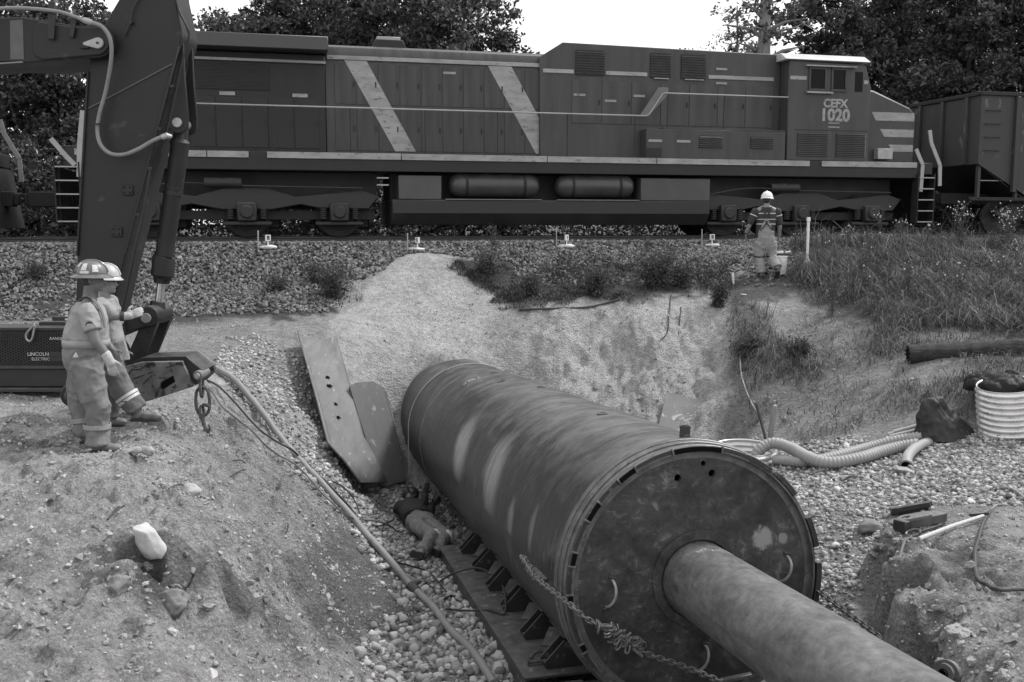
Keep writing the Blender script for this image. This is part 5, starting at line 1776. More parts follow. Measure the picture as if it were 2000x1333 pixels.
hardhat(m1, o1, hd + Z * .045 - fw * .005, fw, hup, M_HATD, .168, 1.06, [(-75, -50, 34, 55, M_STK), (-35, -12, 20, 52, M_STK), (-38, -2, 8, 18, M_STK), (-98, -78, 4, 16, M_STK), (10, 32, 15, 45, M_STK)])
band(m1, o1, shR * .40 + elR * .60, elR - shR, .083, .02, mat('sleeve_hem', .2, .9), 'sleeve_hem')
b = MB(o1)
c = shR * .56 + elR * .44
b.lathe([(0, .0001), (0, .034), (.003, .034)], c + sd * .083, sd, 16)
b.build('shoulder_badge', mat('badge_dark', .03, .7), m1)
b = MB(o1)
for k, (x, z_) in enumerate(((-.012, .006), (.012, .006), (0, -.012))):
    b.lathe([(0, .0001), (0, .008), (.002, .008)], c + sd * .087 + fw * x + Z * z_, sd, 10)
tag(b.build('badge_mark', M_STK, m1), kind='stuff')
for k in range(5):      # pale lettering down the back
    b = MB(o1)
    b.box(W(147, 596 + k * 7) + sd * .10 - fw * .055, (.03, .05, .012), np.stack([fw, sd, Z], 1))
    b.build('back_print', M_STK, m1)
b = MB(o1)
b.prism([W(150, 695, -.0) + sd * .20, W(156, 681) + sd * .20, W(162, 695) + sd * .20], sd * .02)
b.build('rag', M_STK, m1, .004)

# ---------------- his mate beyond, hand on the link, one foot forward
Y2 = 10.02
def W2(px, py, dy=0.0):
    return P(px, py, Y2) + np.array([0, dy, 0])
o2 = gpt(W2(240, 800)[0], Y2)
dz2 = gpt(W2(285, 797)[0], Y2)[2] + .10 - W2(272, 793)[2]
dz2 = float(np.clip(dz2, -.02, .05))
def W2(px, py, dy=0.0):
    return P(px, py, Y2) + np.array([0, dy, dz2])
m2 = empty('person', o2, label='worker in pale hard hat reaching a gloved hand to the excavator linkage', cat='person', group='workers')
fw = unit((1, .1, -.05))
sd = unit(np.cross(fw, Z))
hd = W2(207, 547)
ne, ch, be, pe = W2(203, 577), W2(203, 610), W2(208, 655), W2(210, 700)
shR, shL = W2(206, 592) + sd * .17, W2(206, 590) - sd * .17
elR, wrR, haR = W2(229, 611) + sd * .16, W2(252, 613) + sd * .12, W2(264, 609) + sd * .10
elL, wrL, haL = W2(218, 650) - sd * .22, W2(235, 685) - sd * .15, W2(240, 695) - sd * .1
hpR, knR, anR, toR = W2(213, 705) + sd * .08, W2(246, 757) + sd * .1, W2(272, 793) + sd * .1, W2(313, 797) + sd * .1
hpL, knL, anL, toL = W2(207, 705) - sd * .09, W2(215, 760) - sd * .12, W2(205, 812) - sd * .12, W2(232, 818) - sd * .12
B = Blob(o2)
head(B, hd, fw, Z)
B.limb([hd - Z * .06 - fw * .02, ne, ch], [.06, .062, .08])
B.limb([ch, be, pe], [.12, .13, .12])
B.limb([ne, shR, elR, wrR], [.055, .06, .05, .036])
B.limb([ne, shL, elL, wrL], [.055, .06, .05, .036])
B.limb([hpR, knR, anR], [.09, .065, .05])
B.limb([hpL, knL, anL], [.09, .065, .05])
hand(B, wrR, haR, Z, -sd)
hand(B, wrL, haL, fw, sd)
B.build('body', M_SKIN, m2, .0095, 2)
for g in (-1, 1):
    b = MB(o2)
    b.cyl(hd + fw * .086 + sd * g * .03 + Z * .012, hd + fw * .094 + sd * g * .03 + Z * .012, .013, n=8)
    b.build('safety_glass', M_HAIR, m2)
b = MB(o2)
b.tube([hd + fw * .09 + sd * .035 + Z * .012, hd + fw * .05 + sd * .077 + Z * .012, hd - fw * .02 + sd * .083 + Z * .012], .005, 6)
b.build('glasses_arm', M_HAIR, m2)
B = Blob(o2)
B.ball(hd - fw * .03 + Z * .01, (.08, .085, .085))
B.build('hair', M_HAIR, m2, .012, 2)
B = Blob(o2)
B.loft([(be - Z * .06, sd * .17, fw * .145), (be, sd * .18, fw * .155), (ch, sd * .19, fw * .14), (ch + Z * .06, sd * .19, fw * .12), (ne - Z * .01, sd * .11, fw * .085)])
B.limb([shR, shR * .3 + elR * .7], [.085, .075])
B.limb([shL, shL * .35 + elL * .65], [.085, .075])
B.build('tshirt', M_TSH, m2, .010, 2, .017, 7, 5)
B = Blob(o2)
hand(B, wrR, haR + (haR - wrR) * .15, Z, -sd, 1.15, .7)
B.limb([wrR - unit(wrR - elR) * .03, wrR + unit(haR - wrR) * .03], [.044, .042])
B.build('glove', M_GLOVE, m2, .008, 2)
band(m2, o2, wrR - unit(wrR - elR) * .035, wrR - elR, .05, .04, mat('watch_strap', .03, .6), 'wrist_band')
B = Blob(o2)
B.loft([(pe - Z * .28, sd * .08, fw * .06), (pe - Z * .16, sd * .155, fw * .125), (pe - Z * .06, sd * .18, fw * .15), (pe + Z * .03, sd * .18, fw * .155), (be - Z * .03, sd * .183, fw * .158)])
B.limb([hpR, hpR * .5 + knR * .5, knR, anR - (knR - anR) * .04], [.13, .125, .112, .108], False)
B.limb([hpL, knL, anL], [.13, .112, .105], False)
B.build('bib_trousers', M_COV2, m2, .012, 3, .021, 7, 15, (1, 1, 1.0))
strap(m2, o2, smooth_path([W2(228, 655) + sd * .08, W2(224, 630) + sd * .08, W2(214, 600) + sd * .09, W2(206, 583) + sd * .09, W2(196, 585) + sd * .09, W2(190, 605) + sd * .08], 4), .045, M_REFL, 'brace', .012,
      [unit(fw * (1 - k / 10.) + Z * sin(pi * k / 20.) + sd * .6) for k in range(21)])
band(m2, o2, knR * .55 + anR * .45, anR - knR, .122, .03, M_REFL, 'leg_tape')
band(m2, o2, knR * .72 + anR * .28, anR - knR, .126, .03, M_REFL, 'leg_tape')
boot(m2, o2, anR, toR)
boot(m2, o2, anL, toL)
hardhat(m2, o2, hd + Z * .045, fw, unit(Z + fw * -.02), mat('hat_pale', .42, .35, 0, .2, 10, .03), .150, 1.04, [(-80, -55, 10, 40, M_STK), (-45, -15, 12, 45, M_STK), (-35, -8, 46, 66, M_STK)])

# ---------------- worker walking away beside the track
Y3 = 21.0
def W3(px, py, dy=0.0):
    return P(px, py, Y3) + np.array([0, dy, 0])
o3 = gpt(W3(1490, 535)[0], Y3)
dz3 = o3[2] + .075 - W3(1486, 536)[2]
m3 = empty('person', o3, label='worker in white hard hat, striped shirt and bib overalls walking away beside the track', cat='person', group='workers')
def W3(px, py, dy=0.0):
    return P(px, py, Y3) + np.array([0, dy, dz3])
fw = unit((.12, 1, 0))
sd = unit(np.cross(fw, Z))
hd = W3(1498, 394)
hfw = unit((.45, 1, -.1))
ne, ch, be, pe = W3(1497, 407), W3(1496, 425), W3(1495, 448), W3(1495, 472)
shL, shR = W3(1475, 417), W3(1518, 417)
elL, wrL, haL = W3(1464, 443, .02), W3(1459, 459, .08), W3(1458, 470, .10)
elR, wrR, haR = W3(1523, 445, .02), W3(1524, 464, .10), W3(1524, 475, .12)
hpL, knL, anL = W3(1485, 475), W3(1483, 505, .05), W3(1487, 534, .0)
hpR, knR, anR = W3(1505, 475), W3(1508, 504, .03), W3(1513, 526, -.22)
B = Blob(o3)
head(B, hd, hfw, Z)
B.limb([hd - Z * .06, ne, ch], [.06, .066, .08])
B.limb([ch, be, pe], [.12, .13, .12])
B.limb([ne, shL, elL, wrL], [.06, .062, .05, .036])
B.limb([ne, shR, elR, wrR], [.06, .062, .05, .036])
B.limb([hpL, knL, anL], [.09, .065, .05])
B.limb([hpR, knR, anR], [.09, .065, .05])
hand(B, wrL, haL, fw, sd, 1, .8)
hand(B, wrR, haR, fw, -sd, 1, .8)
B.build('body', M_SKIN, m3, .0105, 2)
B = Blob(o3)
B.ball(hd - hfw * .03 - Z * .0, (.08, .085, .075))
B.build('hair', M_HAIR, m3, .012, 2)
M_SHD = mat('striped_shirt', .035, .9, 0, .2, 8, .1, 120)
B = Blob(o3)
B.loft([(pe + Z * .05, sd * .20, fw * .14), (be, sd * .20, fw * .15), (ch, sd * .205, fw * .135), (ch + Z * .08, sd * .20, fw * .11), (ne - Z * .01, sd * .10, fw * .08)])
B.limb([shL, shL * .25 + elL * .75], [.088, .078])
B.limb([shR, shR * .25 + elR * .75], [.088, .078])
B.build('shirt', M_SHD, m3, .012, 3, .005, 9, 25)
def hoop(c, a_, d_, w_, m, name, root, off, arc0=0, arc1=360):
    b = MB(off)
    vs, fs = [], []
    th_ = [radians(a) for a in np.linspace(arc0, arc1, 33)]
    for th in th_:
        ca, sa = cos(th), sin(th)
        p = c + sd * a_ * np.sign(ca) * abs(ca) ** .82 + fw * d_ * np.sign(sa) * abs(sa) ** .82
        vs += [p - Z * w_ / 2, p + Z * w_ / 2]
    for k in range(32):
        fs.append((2 * k, 2 * k + 2, 2 * k + 3, 2 * k + 1))
    b.add(vs, fs)
    return b.build(name, m, root)
hoop(ch + Z * .055, .205, .13, .02, M_REFL, 'shirt_stripe', m3, o3)
hoop(ch - Z * .07, .207, .149, .012, M_REFL, 'shirt_stripe', m3, o3)
hoop(ch - Z * .17, .207, .156, .018, M_REFL, 'shirt_stripe', m3, o3)
for a, c in ((shL, elL), (shR, elR)):
    band(m3, o3, a * .75 + c * .25, c - a, .091, .02, M_REFL, 'sleeve_stripe')
M_OVR = mat('pale_overalls', .25, .9, 0, .15, 7, .2, 120, .06, .2)
B = Blob(o3)
B.loft([(pe - Z * .28, sd * .08, fw * .06), (pe - Z * .18, sd * .165, fw * .12), (pe - Z * .08, sd * .19, fw * .155), (pe + Z * .02, sd * .195, fw * .165), (be - Z * .05, sd * .19, fw * .163)])
B.loft([(be - Z * .08 - fw * .08, sd * .16, fw * .085), (be + Z * .06 - fw * .085, sd * .10, fw * .08), (be + Z * .21 - fw * .075, sd * .035, fw * .075)])
B.limb([hpL, knL, anL - Z * .02], [.13, .108, .105], False)
B.limb([hpR, knR, anR + Z * .02], [.13, .108, .10], False)
B.build('bib_overalls', M_OVR, m3, .012, 3, .017, 7, 31, (1, 1, 1.0))
bk = -fw
c0 = be + Z * .20 + bk * .155
for g in (-1, 1):
    strap(m3, o3, [c0, ch + Z * .08 + sd * g * .05 + bk * .145, ne - Z * .02 + sd * g * .085 + bk * .085, ne + Z * .0 + sd * g * .10 + fw * .0], .04, mat('brace_dark', .025, .8), 'brace', .012, [bk, bk, unit(bk + Z), unit(Z)])
    strap(m3, o3, [be + Z * .15 + bk * .175 + sd * g * -.035, be - Z * .06 + bk * .175 + sd * g * .13], .022, mat('brace_dark', .025), 'seam_tape', .008, [bk, bk])
band(m3, o3, knL * .95 + hpL * .05, knL - hpL, .122, .03, mat('brace_dark', .025), 'leg_tape')
band(m3, o3, knR * .95 + hpR * .05, knR - hpR, .122, .03, mat('brace_dark', .025), 'leg_tape')
band(m3, o3, wrL, haL - wrL, .042, .025, M_SOLE, 'watch')
boot(m3, o3, anL, anL + fw * .2)
boot(m3, o3, anR - Z * .02, anR + fw * .13 - Z * .15, unit(Z * .7 + fw * .7), mat('boot_dark', .03, .6))
hardhat(m3, o3, hd + Z * .045, hfw, unit(Z), mat('hat_white', .72, .3, 0, .06, 10, .02), .135, 1.06, [(200, 225, 8, 28, mat('sticker_bright', .8, .4))])

# ---------------- welder lying by the pipe
o4 = hit(820, 1040)
m4 = empty('person', o4, label='welder in dark mask lying on the pebbles against the big pipe', cat='person', group='workers')
def lie(px, py, h):
    return hit(px, py, h + .03)
pe = lie(824, 1026, .17)
be = lie(812, 1009, .17)
ch = lie(800, 992, .19)
ne = lie(800, 980, .22)
hd = lie(801, 966, .27)
body_d = unit(ch - pe)
lat = unit(np.cross(body_d, Z))      # towards the pipe (right)
if lat[0] < 0:
    lat = -lat
upv = unit(np.cross(lat, body_d))
if upv[2] < 0:
    upv = -upv
shR, shL = ch + lat * .17 + body_d * .05, ch - lat * .16 + body_d * .02
elR, wrR = lie(827, 982, .34), lie(830, 966, .46)
haR = wrR + Z * .1 + lat * .03
elL, wrL = lie(838, 1003, .22), lie(843, 988, .26)
haL = wrL + lat * .08 + Z * .05
hpA, hpB = pe - lat * .09, pe + lat * .10
knA, anA = lie(846, 1047, .20), lie(823, 1079, .10)
knB, anB = lie(870, 1047, .16), lie(855, 1072, .09)
B = Blob(o4)
head(B, hd, unit(lat + Z * .3), unit(body_d), 1.0)
B.limb([hd, ne, ch], [.07, .065, .1])
B.limb([ch, be, pe], [.13, .14, .13])
B.limb([ch, shR, elR, wrR], [.07, .065, .05, .037])
B.limb([ch, shL, elL, wrL], [.07, .065, .05, .037])
B.limb([hpA, knA, anA], [.1, .065, .05])
B.limb([hpB, knB, anB], [.1, .065, .05])
hand(B, wrR, haR, lat, body_d, 1, .9)
hand(B, wrL, haL, Z, body_d, 1, .9)
B.build('body', M_SKIN2, m4, .0105, 2)
M_JKT = mat('welding_jacket', .022, .85, 0, .3, 7, .3, 120, .1, .1)
B = Blob(o4)
B.loft([(be - body_d * .12, lat * .21, upv * .155), (be, lat * .22, upv * .165), (ch, lat * .22, upv * .15), (ch + body_d * .09, lat * .17, upv * .12), (ne, lat * .09, upv * .085)])
B.limb([shR, elR, wrR - unit(wrR - elR) * .02], [.1, .078, .06])
B.limb([shL, elL, wrL - unit(wrL - elL) * .02], [.1, .078, .06])
B.build('jacket', M_JKT, m4, .012, 3, .016, 7, 41)
B = Blob(o4)
hand(B, wrR, haR, lat, body_d, 1.2, .9)
B.limb([wrR - unit(wrR - elR) * .06, wrR], [.055, .05])
B.build('glove', M_GLOVED, m4, .009, 2)
B = Blob(o4)
hand(B, wrL, haL, Z, body_d, 1.2, .9)
B.limb([wrL - unit(wrL - elL) * .06, wrL], [.055, .05])
B.build('glove', M_GLOVED, m4, .009, 2)
B = Blob(o4)
B.loft([(pe + body_d * .16, lat * .225, upv * .16), (pe, lat * .21, upv * .16), (pe - body_d * .10, lat * .19, upv * .14)])
B.limb([hpA, hpA * .5 + knA * .5, knA, anA], [.12, .115, .10, .09], False)
B.limb([hpB, hpB * .5 + knB * .5, knB, anB], [.12, .115, .10, .09], False)
B.build('trousers', mat('welder_trousers', .17, .9, 0, .3, 6, .3, 120, .12, .2), m4, .012, 3, .018, 7, 45)
for kn, an, hp in ((knA, anA, hpA), (knB, anB, hpB)):
    B = Blob(o4)
    d = unit(an - kn)
    fr = unit((kn - (hp + an) / 2))
    B.ball(kn + fr * .05 + d * .03, (.085, .085, .1))
    B.build('knee_patch', mat('worn_knee', .50, .9, 0, .4, 10, .4, 60, .3, .15), m4, .012, 2, .006, 14, 51)
boot(m4, o4, anA - unit(knA - anA) * .03, anA - unit(knA - anA) * .03 + unit(np.array([-.6, -.8, .15])) * .2, unit(knA - anA))
boot(m4, o4, anB - unit(knB - anB) * .03, anB - unit(knB - anB) * .03 + unit(np.array([-.5, -.8, .1])) * .2, unit(knB - anB))
# mask with headgear
b = MB(o4)
f4 = unit(lat + Z * .3)
u4 = unit(body_d)
s4 = np.cross(f4, u4)
sec = []
for i, (l, wv, dp) in enumerate(((-.16, .07, .10), (-.10, .10, .13), (0, .115, .145), (.09, .11, .13), (.14, .08, .09))):
    for k in range(9):
        a = radians(-95 + 190 * k / 8)
        sec.append(hd + u4 * l + s4 * sin(a) * wv + f4 * cos(a) * dp)
fs = []
for i in range(4):
    for k in range(8):
        fs.append((i * 9 + k, i * 9 + k + 1, i * 9 + k + 10, i * 9 + k + 9))
b.add(sec, fs)
mk = b.build('welding_mask', mat('mask_black', .02, .35), m4)
q = mk.modifiers.new('t', 'SOLIDIFY')
q.thickness = .006
b = MB(o4)
b.box(hd + f4 * .152 + u4 * .03, (.11, .015, .06), np.stack([s4, f4, u4], 1))
b.build('lens', mat('mask_lens', .3, .15), mk)
B = Blob(o4)
B.ball(hd + u4 * .03 - f4 * .02, (.105, .105, .105))
B.build('hood', M_SOLE, m4, .012, 2)
# ================================================================== steel plates leaning by the pit
M_PLANK = mat('weathered_sheet_steel', .125, .7, 0, .25, 3, .2, 40, .15, .26, stretch=(3, .5, 1), dust=.2)
M_PLANK2 = mat('brown_sheet_steel', .055, .65, 0, .22, 3, .2, 40, .1, .17, dust=.15)
def patch_quad(a, b, c, d, i, j):
    return a * (1 - i) * (1 - j) + b * i * (1 - j) + c * i * j + d * (1 - i) * j
# first: trough-shaped sheet with turned edges, holes and a bent toe
tl, tr = hit(574, 663, .16), hit(652, 668, .14)
ml, mr_ = hit(632, 880, .12), hit(705, 862, .12)
bl, br = hit(703, 970, .03), hit(755, 967, .03)
base_ = (bl + br) / 2
shp = empty('sheet_pile', base_, label='long trough-shaped steel sheet with four holes lying on the gravel slope', cat='steel sheet')
nrm_ = unit(np.cross(tr - tl, ml - tl))
if nrm_[2] < 0:
    nrm_ = -nrm_
prof = [(-.02, .10), (.03, .105), (.17, -.03), (.30, -.045), (.70, -.045), (.83, -.02), (.95, .055), (1.03, .04)]
rows = [(tl, tr), (tl * .66 + ml * .34, tr * .66 + mr_ * .34), (tl * .33 + ml * .67, tr * .33 + mr_ * .67), (ml, mr_), (bl * .5 + ml * .5, br * .5 + mr_ * .5), (bl, br)]
fk = [1, 1, 1, .7, .1, .02]
vs, fs = [], []
for (a, c), k_ in zip(rows, fk):
    for s_, h_ in prof:
        vs.append(a + (c - a) * min(max(s_, 0), 1) + nrm_ * (h_ * k_ + .06 * (k_ > .3)) + Z * (.2 * (k_ < .3)))
n = len(prof)
for i in range(len(rows) - 1):
    for k in range(n - 1):
        fs.append((i * n + k, i * n + k + 1, i * n + n + k + 1, i * n + n + k))
mb = MB(base_)
mb.add(vs, fs)
o = mb.build('sheet', M_PLANK, shp, sharp=20)
q = o.modifiers.new('t', 'SOLIDIFY')
q.thickness = .022
mb = MB(base_)
mb.box(br + np.array([-.02, -.02, .07]), (.10, .02, .06))
mb.build('toe_clip', mat('clip_pale', .4, .5), shp)
for x, y in ((627, 748), (629, 766), (632, 803), (647, 829)):
    f_ = (y - 663) / 215
    c = rows[0][0] * (1 - f_) + ml * f_
    c = c + ((rows[0][1] * (1 - f_) + mr_ * f_) - c) * (.52 if y < 820 else .5) + nrm_ * .029
    mb = MB(base_)
    a_, b_, d_ = frame_of(nrm_)
    mb.box(c + nrm_ * .004, (.12, .075, .006), np.stack([unit(tr - tl), unit(np.cross(nrm_, tr - tl)), nrm_], 1))
    mb.build('bolt_hole', M_BLACK, shp)
# second: flat plank-like plate with clipped top corners, one hole, one edge folded
tl, tr = hit(676, 752, .16), hit(742, 746, .16)
bl, br = hit(738, 955, .05), hit(790, 942, .07)
base2 = (bl + br) / 2
sp2 = empty('steel_plate', base2, label='darker flat steel plate with clipped top corners leaning beside the trough-shaped sheet', cat='steel plate')
mb = MB(base2)
nn = unit(np.cross(tr - tl, bl - tl))
nn = nn if nn[2] > 0 else -nn
mid = tl * .45 + tr * .55
mb.prism([tl + (bl - tl) * .03 + nn * .06, tl * .8 + tr * .2 + nn * .06, tl * .3 + tr * .7 + nn * .06, tr + (br - tr) * .08 + nn * .06, tr + (br - tr) * .5 + (tr - tl) * .04 + nn * .06, tr + (br - tr) * .8 + (tr - tl) * .05 + nn * .06, br + nn * .06, bl * .3 + br * .7 + nn * .06, bl + nn * .06], -nn * .025)
mb.build('plate', M_PLANK2, sp2, .004)
mb = MB(base2)
mb.bar(tr + (br - tr) * .12 + nn * .065, tr + (br - tr) * .5 + (tr - tl) * .03 + nn * .065, .03, .02)
mb.build('folded_edge', M_PLANK2, sp2, .004)
mb = MB(base2)
c = tl * .45 + tr * .55 + (bl - tl) * .06 + nn * .061
mb.lathe([(0, .0001), (0, .038), (.004, .038)], c, nn, 16)
mb.build('bolt_hole', M_BLACK, sp2)

# ================================================================== big hose with cables along the toe of the heap
def ground_path(pix, h, n=5):
    return smooth_path([hit(x, y, h) for x, y in pix], n)
def follow(pts, h):
    """lay a path on the ground"""
    q = np.array(pts)
    g = gz(q[:, 0], q[:, 1])
    gp_ = np.pad(g, 2, mode='edge')
    g = np.maximum.reduce([gp_[i:i + len(g)] for i in range(5)])
    g = np.convolve(np.pad(g, 3, mode='edge'), np.ones(7) / 7, 'same')[3:-3]
    q[:, 2] = np.maximum(g, q[:, 2] * 0 + g) + h
    return list(q)
hp_pix = [(400, 716), (430, 735), (466, 778), (505, 822), (548, 872), (590, 916), (640, 970), (690, 1024), (735, 1070), (790, 1128), (838, 1180), (880, 1235), (925, 1292), (965, 1345)]
hpath = [P(x, y, Yv) for (x, y), Yv in zip(hp_pix, [13.7, 13.6, 13.3, 13.0, 12.7, 12.4, 12.1, 11.8, 11.4, 10.95, 10.4, 9.75, 9.1, 8.5])]
hpath = follow(smooth_path(hpath, 8), .04)
big = link_mesh('drain_hose', MB().tube(hpath, .043, 14).mesh('drain_hose'), mat('hose_rubber', .20, .65, 0, .2, 5, .1, 40, .08, .12, dust=.3))
tag(big, 'thick grey hose running down the toe of the spoil heap to the bottom edge', 'hose')
for k in (38, 66):
    c = hpath[k]
mb = MB()
mb.tube(hpath[74:77], [.052, .054, .052], 14)
o = mb.build('hose_wrap', mat('dark_tape', .06, .8, 0, .3, 20, .3), big)
M_CABLE = mat('black_cable', .03, .6, 0, .3, 10, 0)
M_CABLE2 = mat('dusty_cable', .10, .7, 0, .3, 10, 0)
def cable(name, pix, r, m, label, cat='cable', group=None, h=None, Ys=None, n=7):
    pts = [hit(x, y, 0.0) for x, y in pix] if Ys is None else [P(x, y, q) for (x, y), q in zip(pix, Ys)]
    pts = smooth_path(pts, n)
    if Ys is None:
        pts = follow(pts, r if h is None else h)
    o = link_mesh(name, MB().tube(pts, r, 8).mesh(name), m)
    tag(o, label, cat, group)
    return o
cable('cable', [(405, 745), (450, 790), (500, 850), (560, 888), (610, 930), (650, 970), (690, 1010), (720, 1060), (740, 1085)], .014, M_CABLE, 'black cable twisting over the thick hose past the sheet steel')
cable('cable', [(408, 760), (440, 810), (500, 868), (555, 900), (600, 940), (640, 985), (690, 1030), (760, 1050), (790, 1045)], .011, M_CABLE2, 'dusty thin cable from the hitch to the lying welder')
cable('cable', [(640, 940), (690, 990), (710, 1020), (735, 1036), (770, 1030)], .010, M_CABLE, 'short black lead lying between hose and welder\'s shoulder')
cable('cable', [(725, 1050), (732, 1080), (770, 1105), (800, 1112), (840, 1125), (870, 1160), (900, 1178), (930, 1178), (950, 1190)], .010, M_CABLE, 'thin black welding lead across the pebbles below the boots')
cable('cable', [(808, 1160), (812, 1146), (828, 1141), (845, 1155), (860, 1175), (885, 1170), (915, 1175)], .014, M_CABLE, 'looped black cable crossing the thick hose by the cradle')
def cab3(pts, r, m, label):
    o = link_mesh('cable', MB().tube(smooth_path(pts, 7), r, 8).mesh('cable'), m)
    tag(o, label, 'cable')
cab3([pf(4.3, -1.4, -1.15), pf(4.1, -1.25, -1.0), pf(4.05, -1.0, -.95), pf(3.8, -.9, -.93)], .011, M_CABLE, 'black lead curling up over the cradle\'s edge to a bracket')
cab3([pf(3.3, -1.5, -1.16), pf(3.0, -1.3, -1.1), pf(2.75, -1.12, -1.03), pf(2.6, -1.0, -1.03), pf(2.75, -.95, -.9), pf(3.0, -.92, -.86)], .012, M_CABLE, 'black lead looping on the cradle plate by the middle brackets')
# rope thrown over the far end of the pipe
rp = [pf(9.05, (PR + .008) * cos(radians(a)), (PR + .008) * sin(radians(a))) for a in range(50, 176, 5)]
rp += [rp[-1] + np.array([.0, -.05, -.4]), rp[-1] + np.array([.02, -.10, -.8]), rp[-1] + np.array([.04, -.12, -1.15])]
ro = link_mesh('rope', MB().tube(rp, .009, 8).mesh('rope'), mat('pale_rope', .32, .8, 0, .2, 20, 0))
tag(ro, 'thin pale rope looped over the far end of the big pipe', 'rope')

# ================================================================== chains at the pipe's end plate
def chain(name, pts, pitch, r, label, m):
    pts = smooth_path(pts, 40)
    q = np.array(pts)
    seg = np.r_[0, np.cumsum(np.linalg.norm(np.diff(q, axis=0), axis=1))]
    n = int(seg[-1] / pitch)
    base = q[0]
    root = empty(name, base, label=label, cat='chain')
    mb = MB()
    torus_link(mb, np.zeros(3), np.array([0, 0, 1.0]), np.array([1.0, 0, 0]), pitch * .60, pitch * .38, r, 14)
    me = mb.mesh('link')
    me.materials.append(m)
    for k in range(n):
        s_ = (k + .5) * pitch
        c = np.array([np.interp(s_, seg, q[:, i]) for i in range(3)])
        c2 = np.array([np.interp(s_ + .01, seg, q[:, i]) for i in range(3)])
        d = unit(c2 - c)
        a_, b_, d_ = frame_of(d)
        ro_ = radians(90 * (k % 2) + 20)
        a2 = a_ * cos(ro_) + b_ * sin(ro_)
        b2 = np.cross(d_, a2)
        o = bpy.data.objects.new('link', me)
        COL.objects.link(o)
        o.parent = root
        c = c - base
        o.matrix_local = Matrix(((a2[0], b2[0], d_[0], c[0]), (a2[1], b2[1], d_[1], c[1]), (a2[2], b2[2], d_[2], c[2]), (0, 0, 0, 1)))
    return root, me
def PD(px, py, t):
    """pixel on a plane t metres along the pipe axis from its near end"""
    d = ray(px, py)
    return d * (((PC + PA * t) @ PA) / (d @ PA))
ch1, lme = chain('tie_chain', [pf(.95, -1.19, .03), pf(.55, -1.21, -.02), PD(1110, 1178, -.02), PD(1140, 1205, -.10), PD(1200, 1240, -.12), PD(1260, 1275, -.14), PD(1330, 1300, -.16), PD(1400, 1328, -.18), PD(1440, 1345, -.2)], .048, .0080,
            'knotted steel chain slung across the lower front of the end plate', M_CHAIN2)
b0 = np.array(ch1.location)
for k in range(46):       # slack of the chain knotted round itself
    t_ = k / 45
    c = PD(1172 + 80 * t_, 1222 + 40 * t_, -.13) + np.array([cos(k * 1.9) * .035, sin(k * 1.9) * .03, sin(k * 2.7) * .05 * sin(pi * t_) ** .5 - .02 * sin(pi * t_)])
    d = unit(np.array([cos(k * 2.3), sin(k * 1.3) * .5, sin(k * 2.1)]))
    a_, b_, d_ = frame_of(d)
    o = bpy.data.objects.new('link', lme)
    COL.objects.link(o)
    o.parent = ch1
    c = c - b0
    o.matrix_local = Matrix(((a_[0], b_[0], d_[0], c[0]), (a_[1], b_[1], d_[1], c[1]), (a_[2], b_[2], d_[2], c[2]), (0, 0, 0, 1)))
mb = MB(b0)
mb.tube([PD(1236, 1266, -.16), PD(1255, 1283, -.18)], [.014, .011], 10)
mb.build('grab_hook', M_CHAIN2, ch1)
mb = MB(b0)
mb.box(pf(.50, -1.21, -.02), (.075, .03, .03))
mb.build('clasp', M_CHAIN2, ch1, .004)
for k in range(14):       # second run lying beside the first near the lug
    t_ = k / 13
    c = pf(.92 - .4 * t_, -1.22 - .02 * (k % 2), .045 - .05 * t_ + .01 * (k % 3))
    a_, b_, d_ = frame_of(unit(-PA + PH * .15 * (-1) ** k))
    if k % 2:
        a_, b_ = b_, -a_
    o = bpy.data.objects.new('link', lme)
    COL.objects.link(o)
    o.parent = ch1
    c = c - b0
    o.matrix_local = Matrix(((a_[0], b_[0], d_[0], c[0]), (a_[1], b_[1], d_[1], c[1]), (a_[2], b_[2], d_[2], c[2]), (0, 0, 0, 1)))
chain('tie_chain', [P(1583, 1142, 7.95), P(1620, 1172, 7.7), P(1665, 1205, 7.4), P(1712, 1240, 7.1), P(1758, 1274, 6.8)], .046, .0080, 'dark taut chain on the right beside the thrust tube', M_CHAIN)
# C-clamp / shackle lying at the cradle's end
cb = pf(1.25, -.95, -1.04)
cl = empty('screw_clamp', cb, label='small rusty screw clamp lying on the near end of the cradle', cat='clamp')
for nm, fn in (('clamp_frame', lambda b: b.tube(smooth_path([pf(1.30, -1.06, -1.02), pf(1.35, -1.0, -.99), pf(1.36, -.92, -.99), pf(1.29, -.88, -1.02)], 5), .016, 8)),
               ('clamp_screw', lambda b: b.cyl(pf(1.22, -1.1, -1.02), pf(1.22, -.78, -1.02), .015, n=10)),
               ('clamp_handle', lambda b: b.cyl(pf(1.27, -1.1, -1.015), pf(1.17, -1.12, -1.02), .009, n=8)),
               ('clamp_pad', lambda b: b.cyl(pf(1.22, -.78, -1.02), pf(1.22, -.72, -1.01), .032, n=12))):
    mb = MB(cb)
    fn(mb)
    mb.build(nm, M_CHAIN, cl)
# bracket under the tube at the bottom edge
bb_ = PD(1445, 1328, -.2)
st = MB(bb_)
st.bar(PD(1395, 1333, -.15), PD(1468, 1318, -.25), .05, .03)
ob = st.build('bar_end', M_STEEL_WORN, None, .004)
ob.location = bb_
tag(ob, 'worn flat steel bar end below the tube at the bottom edge', 'steel bar')

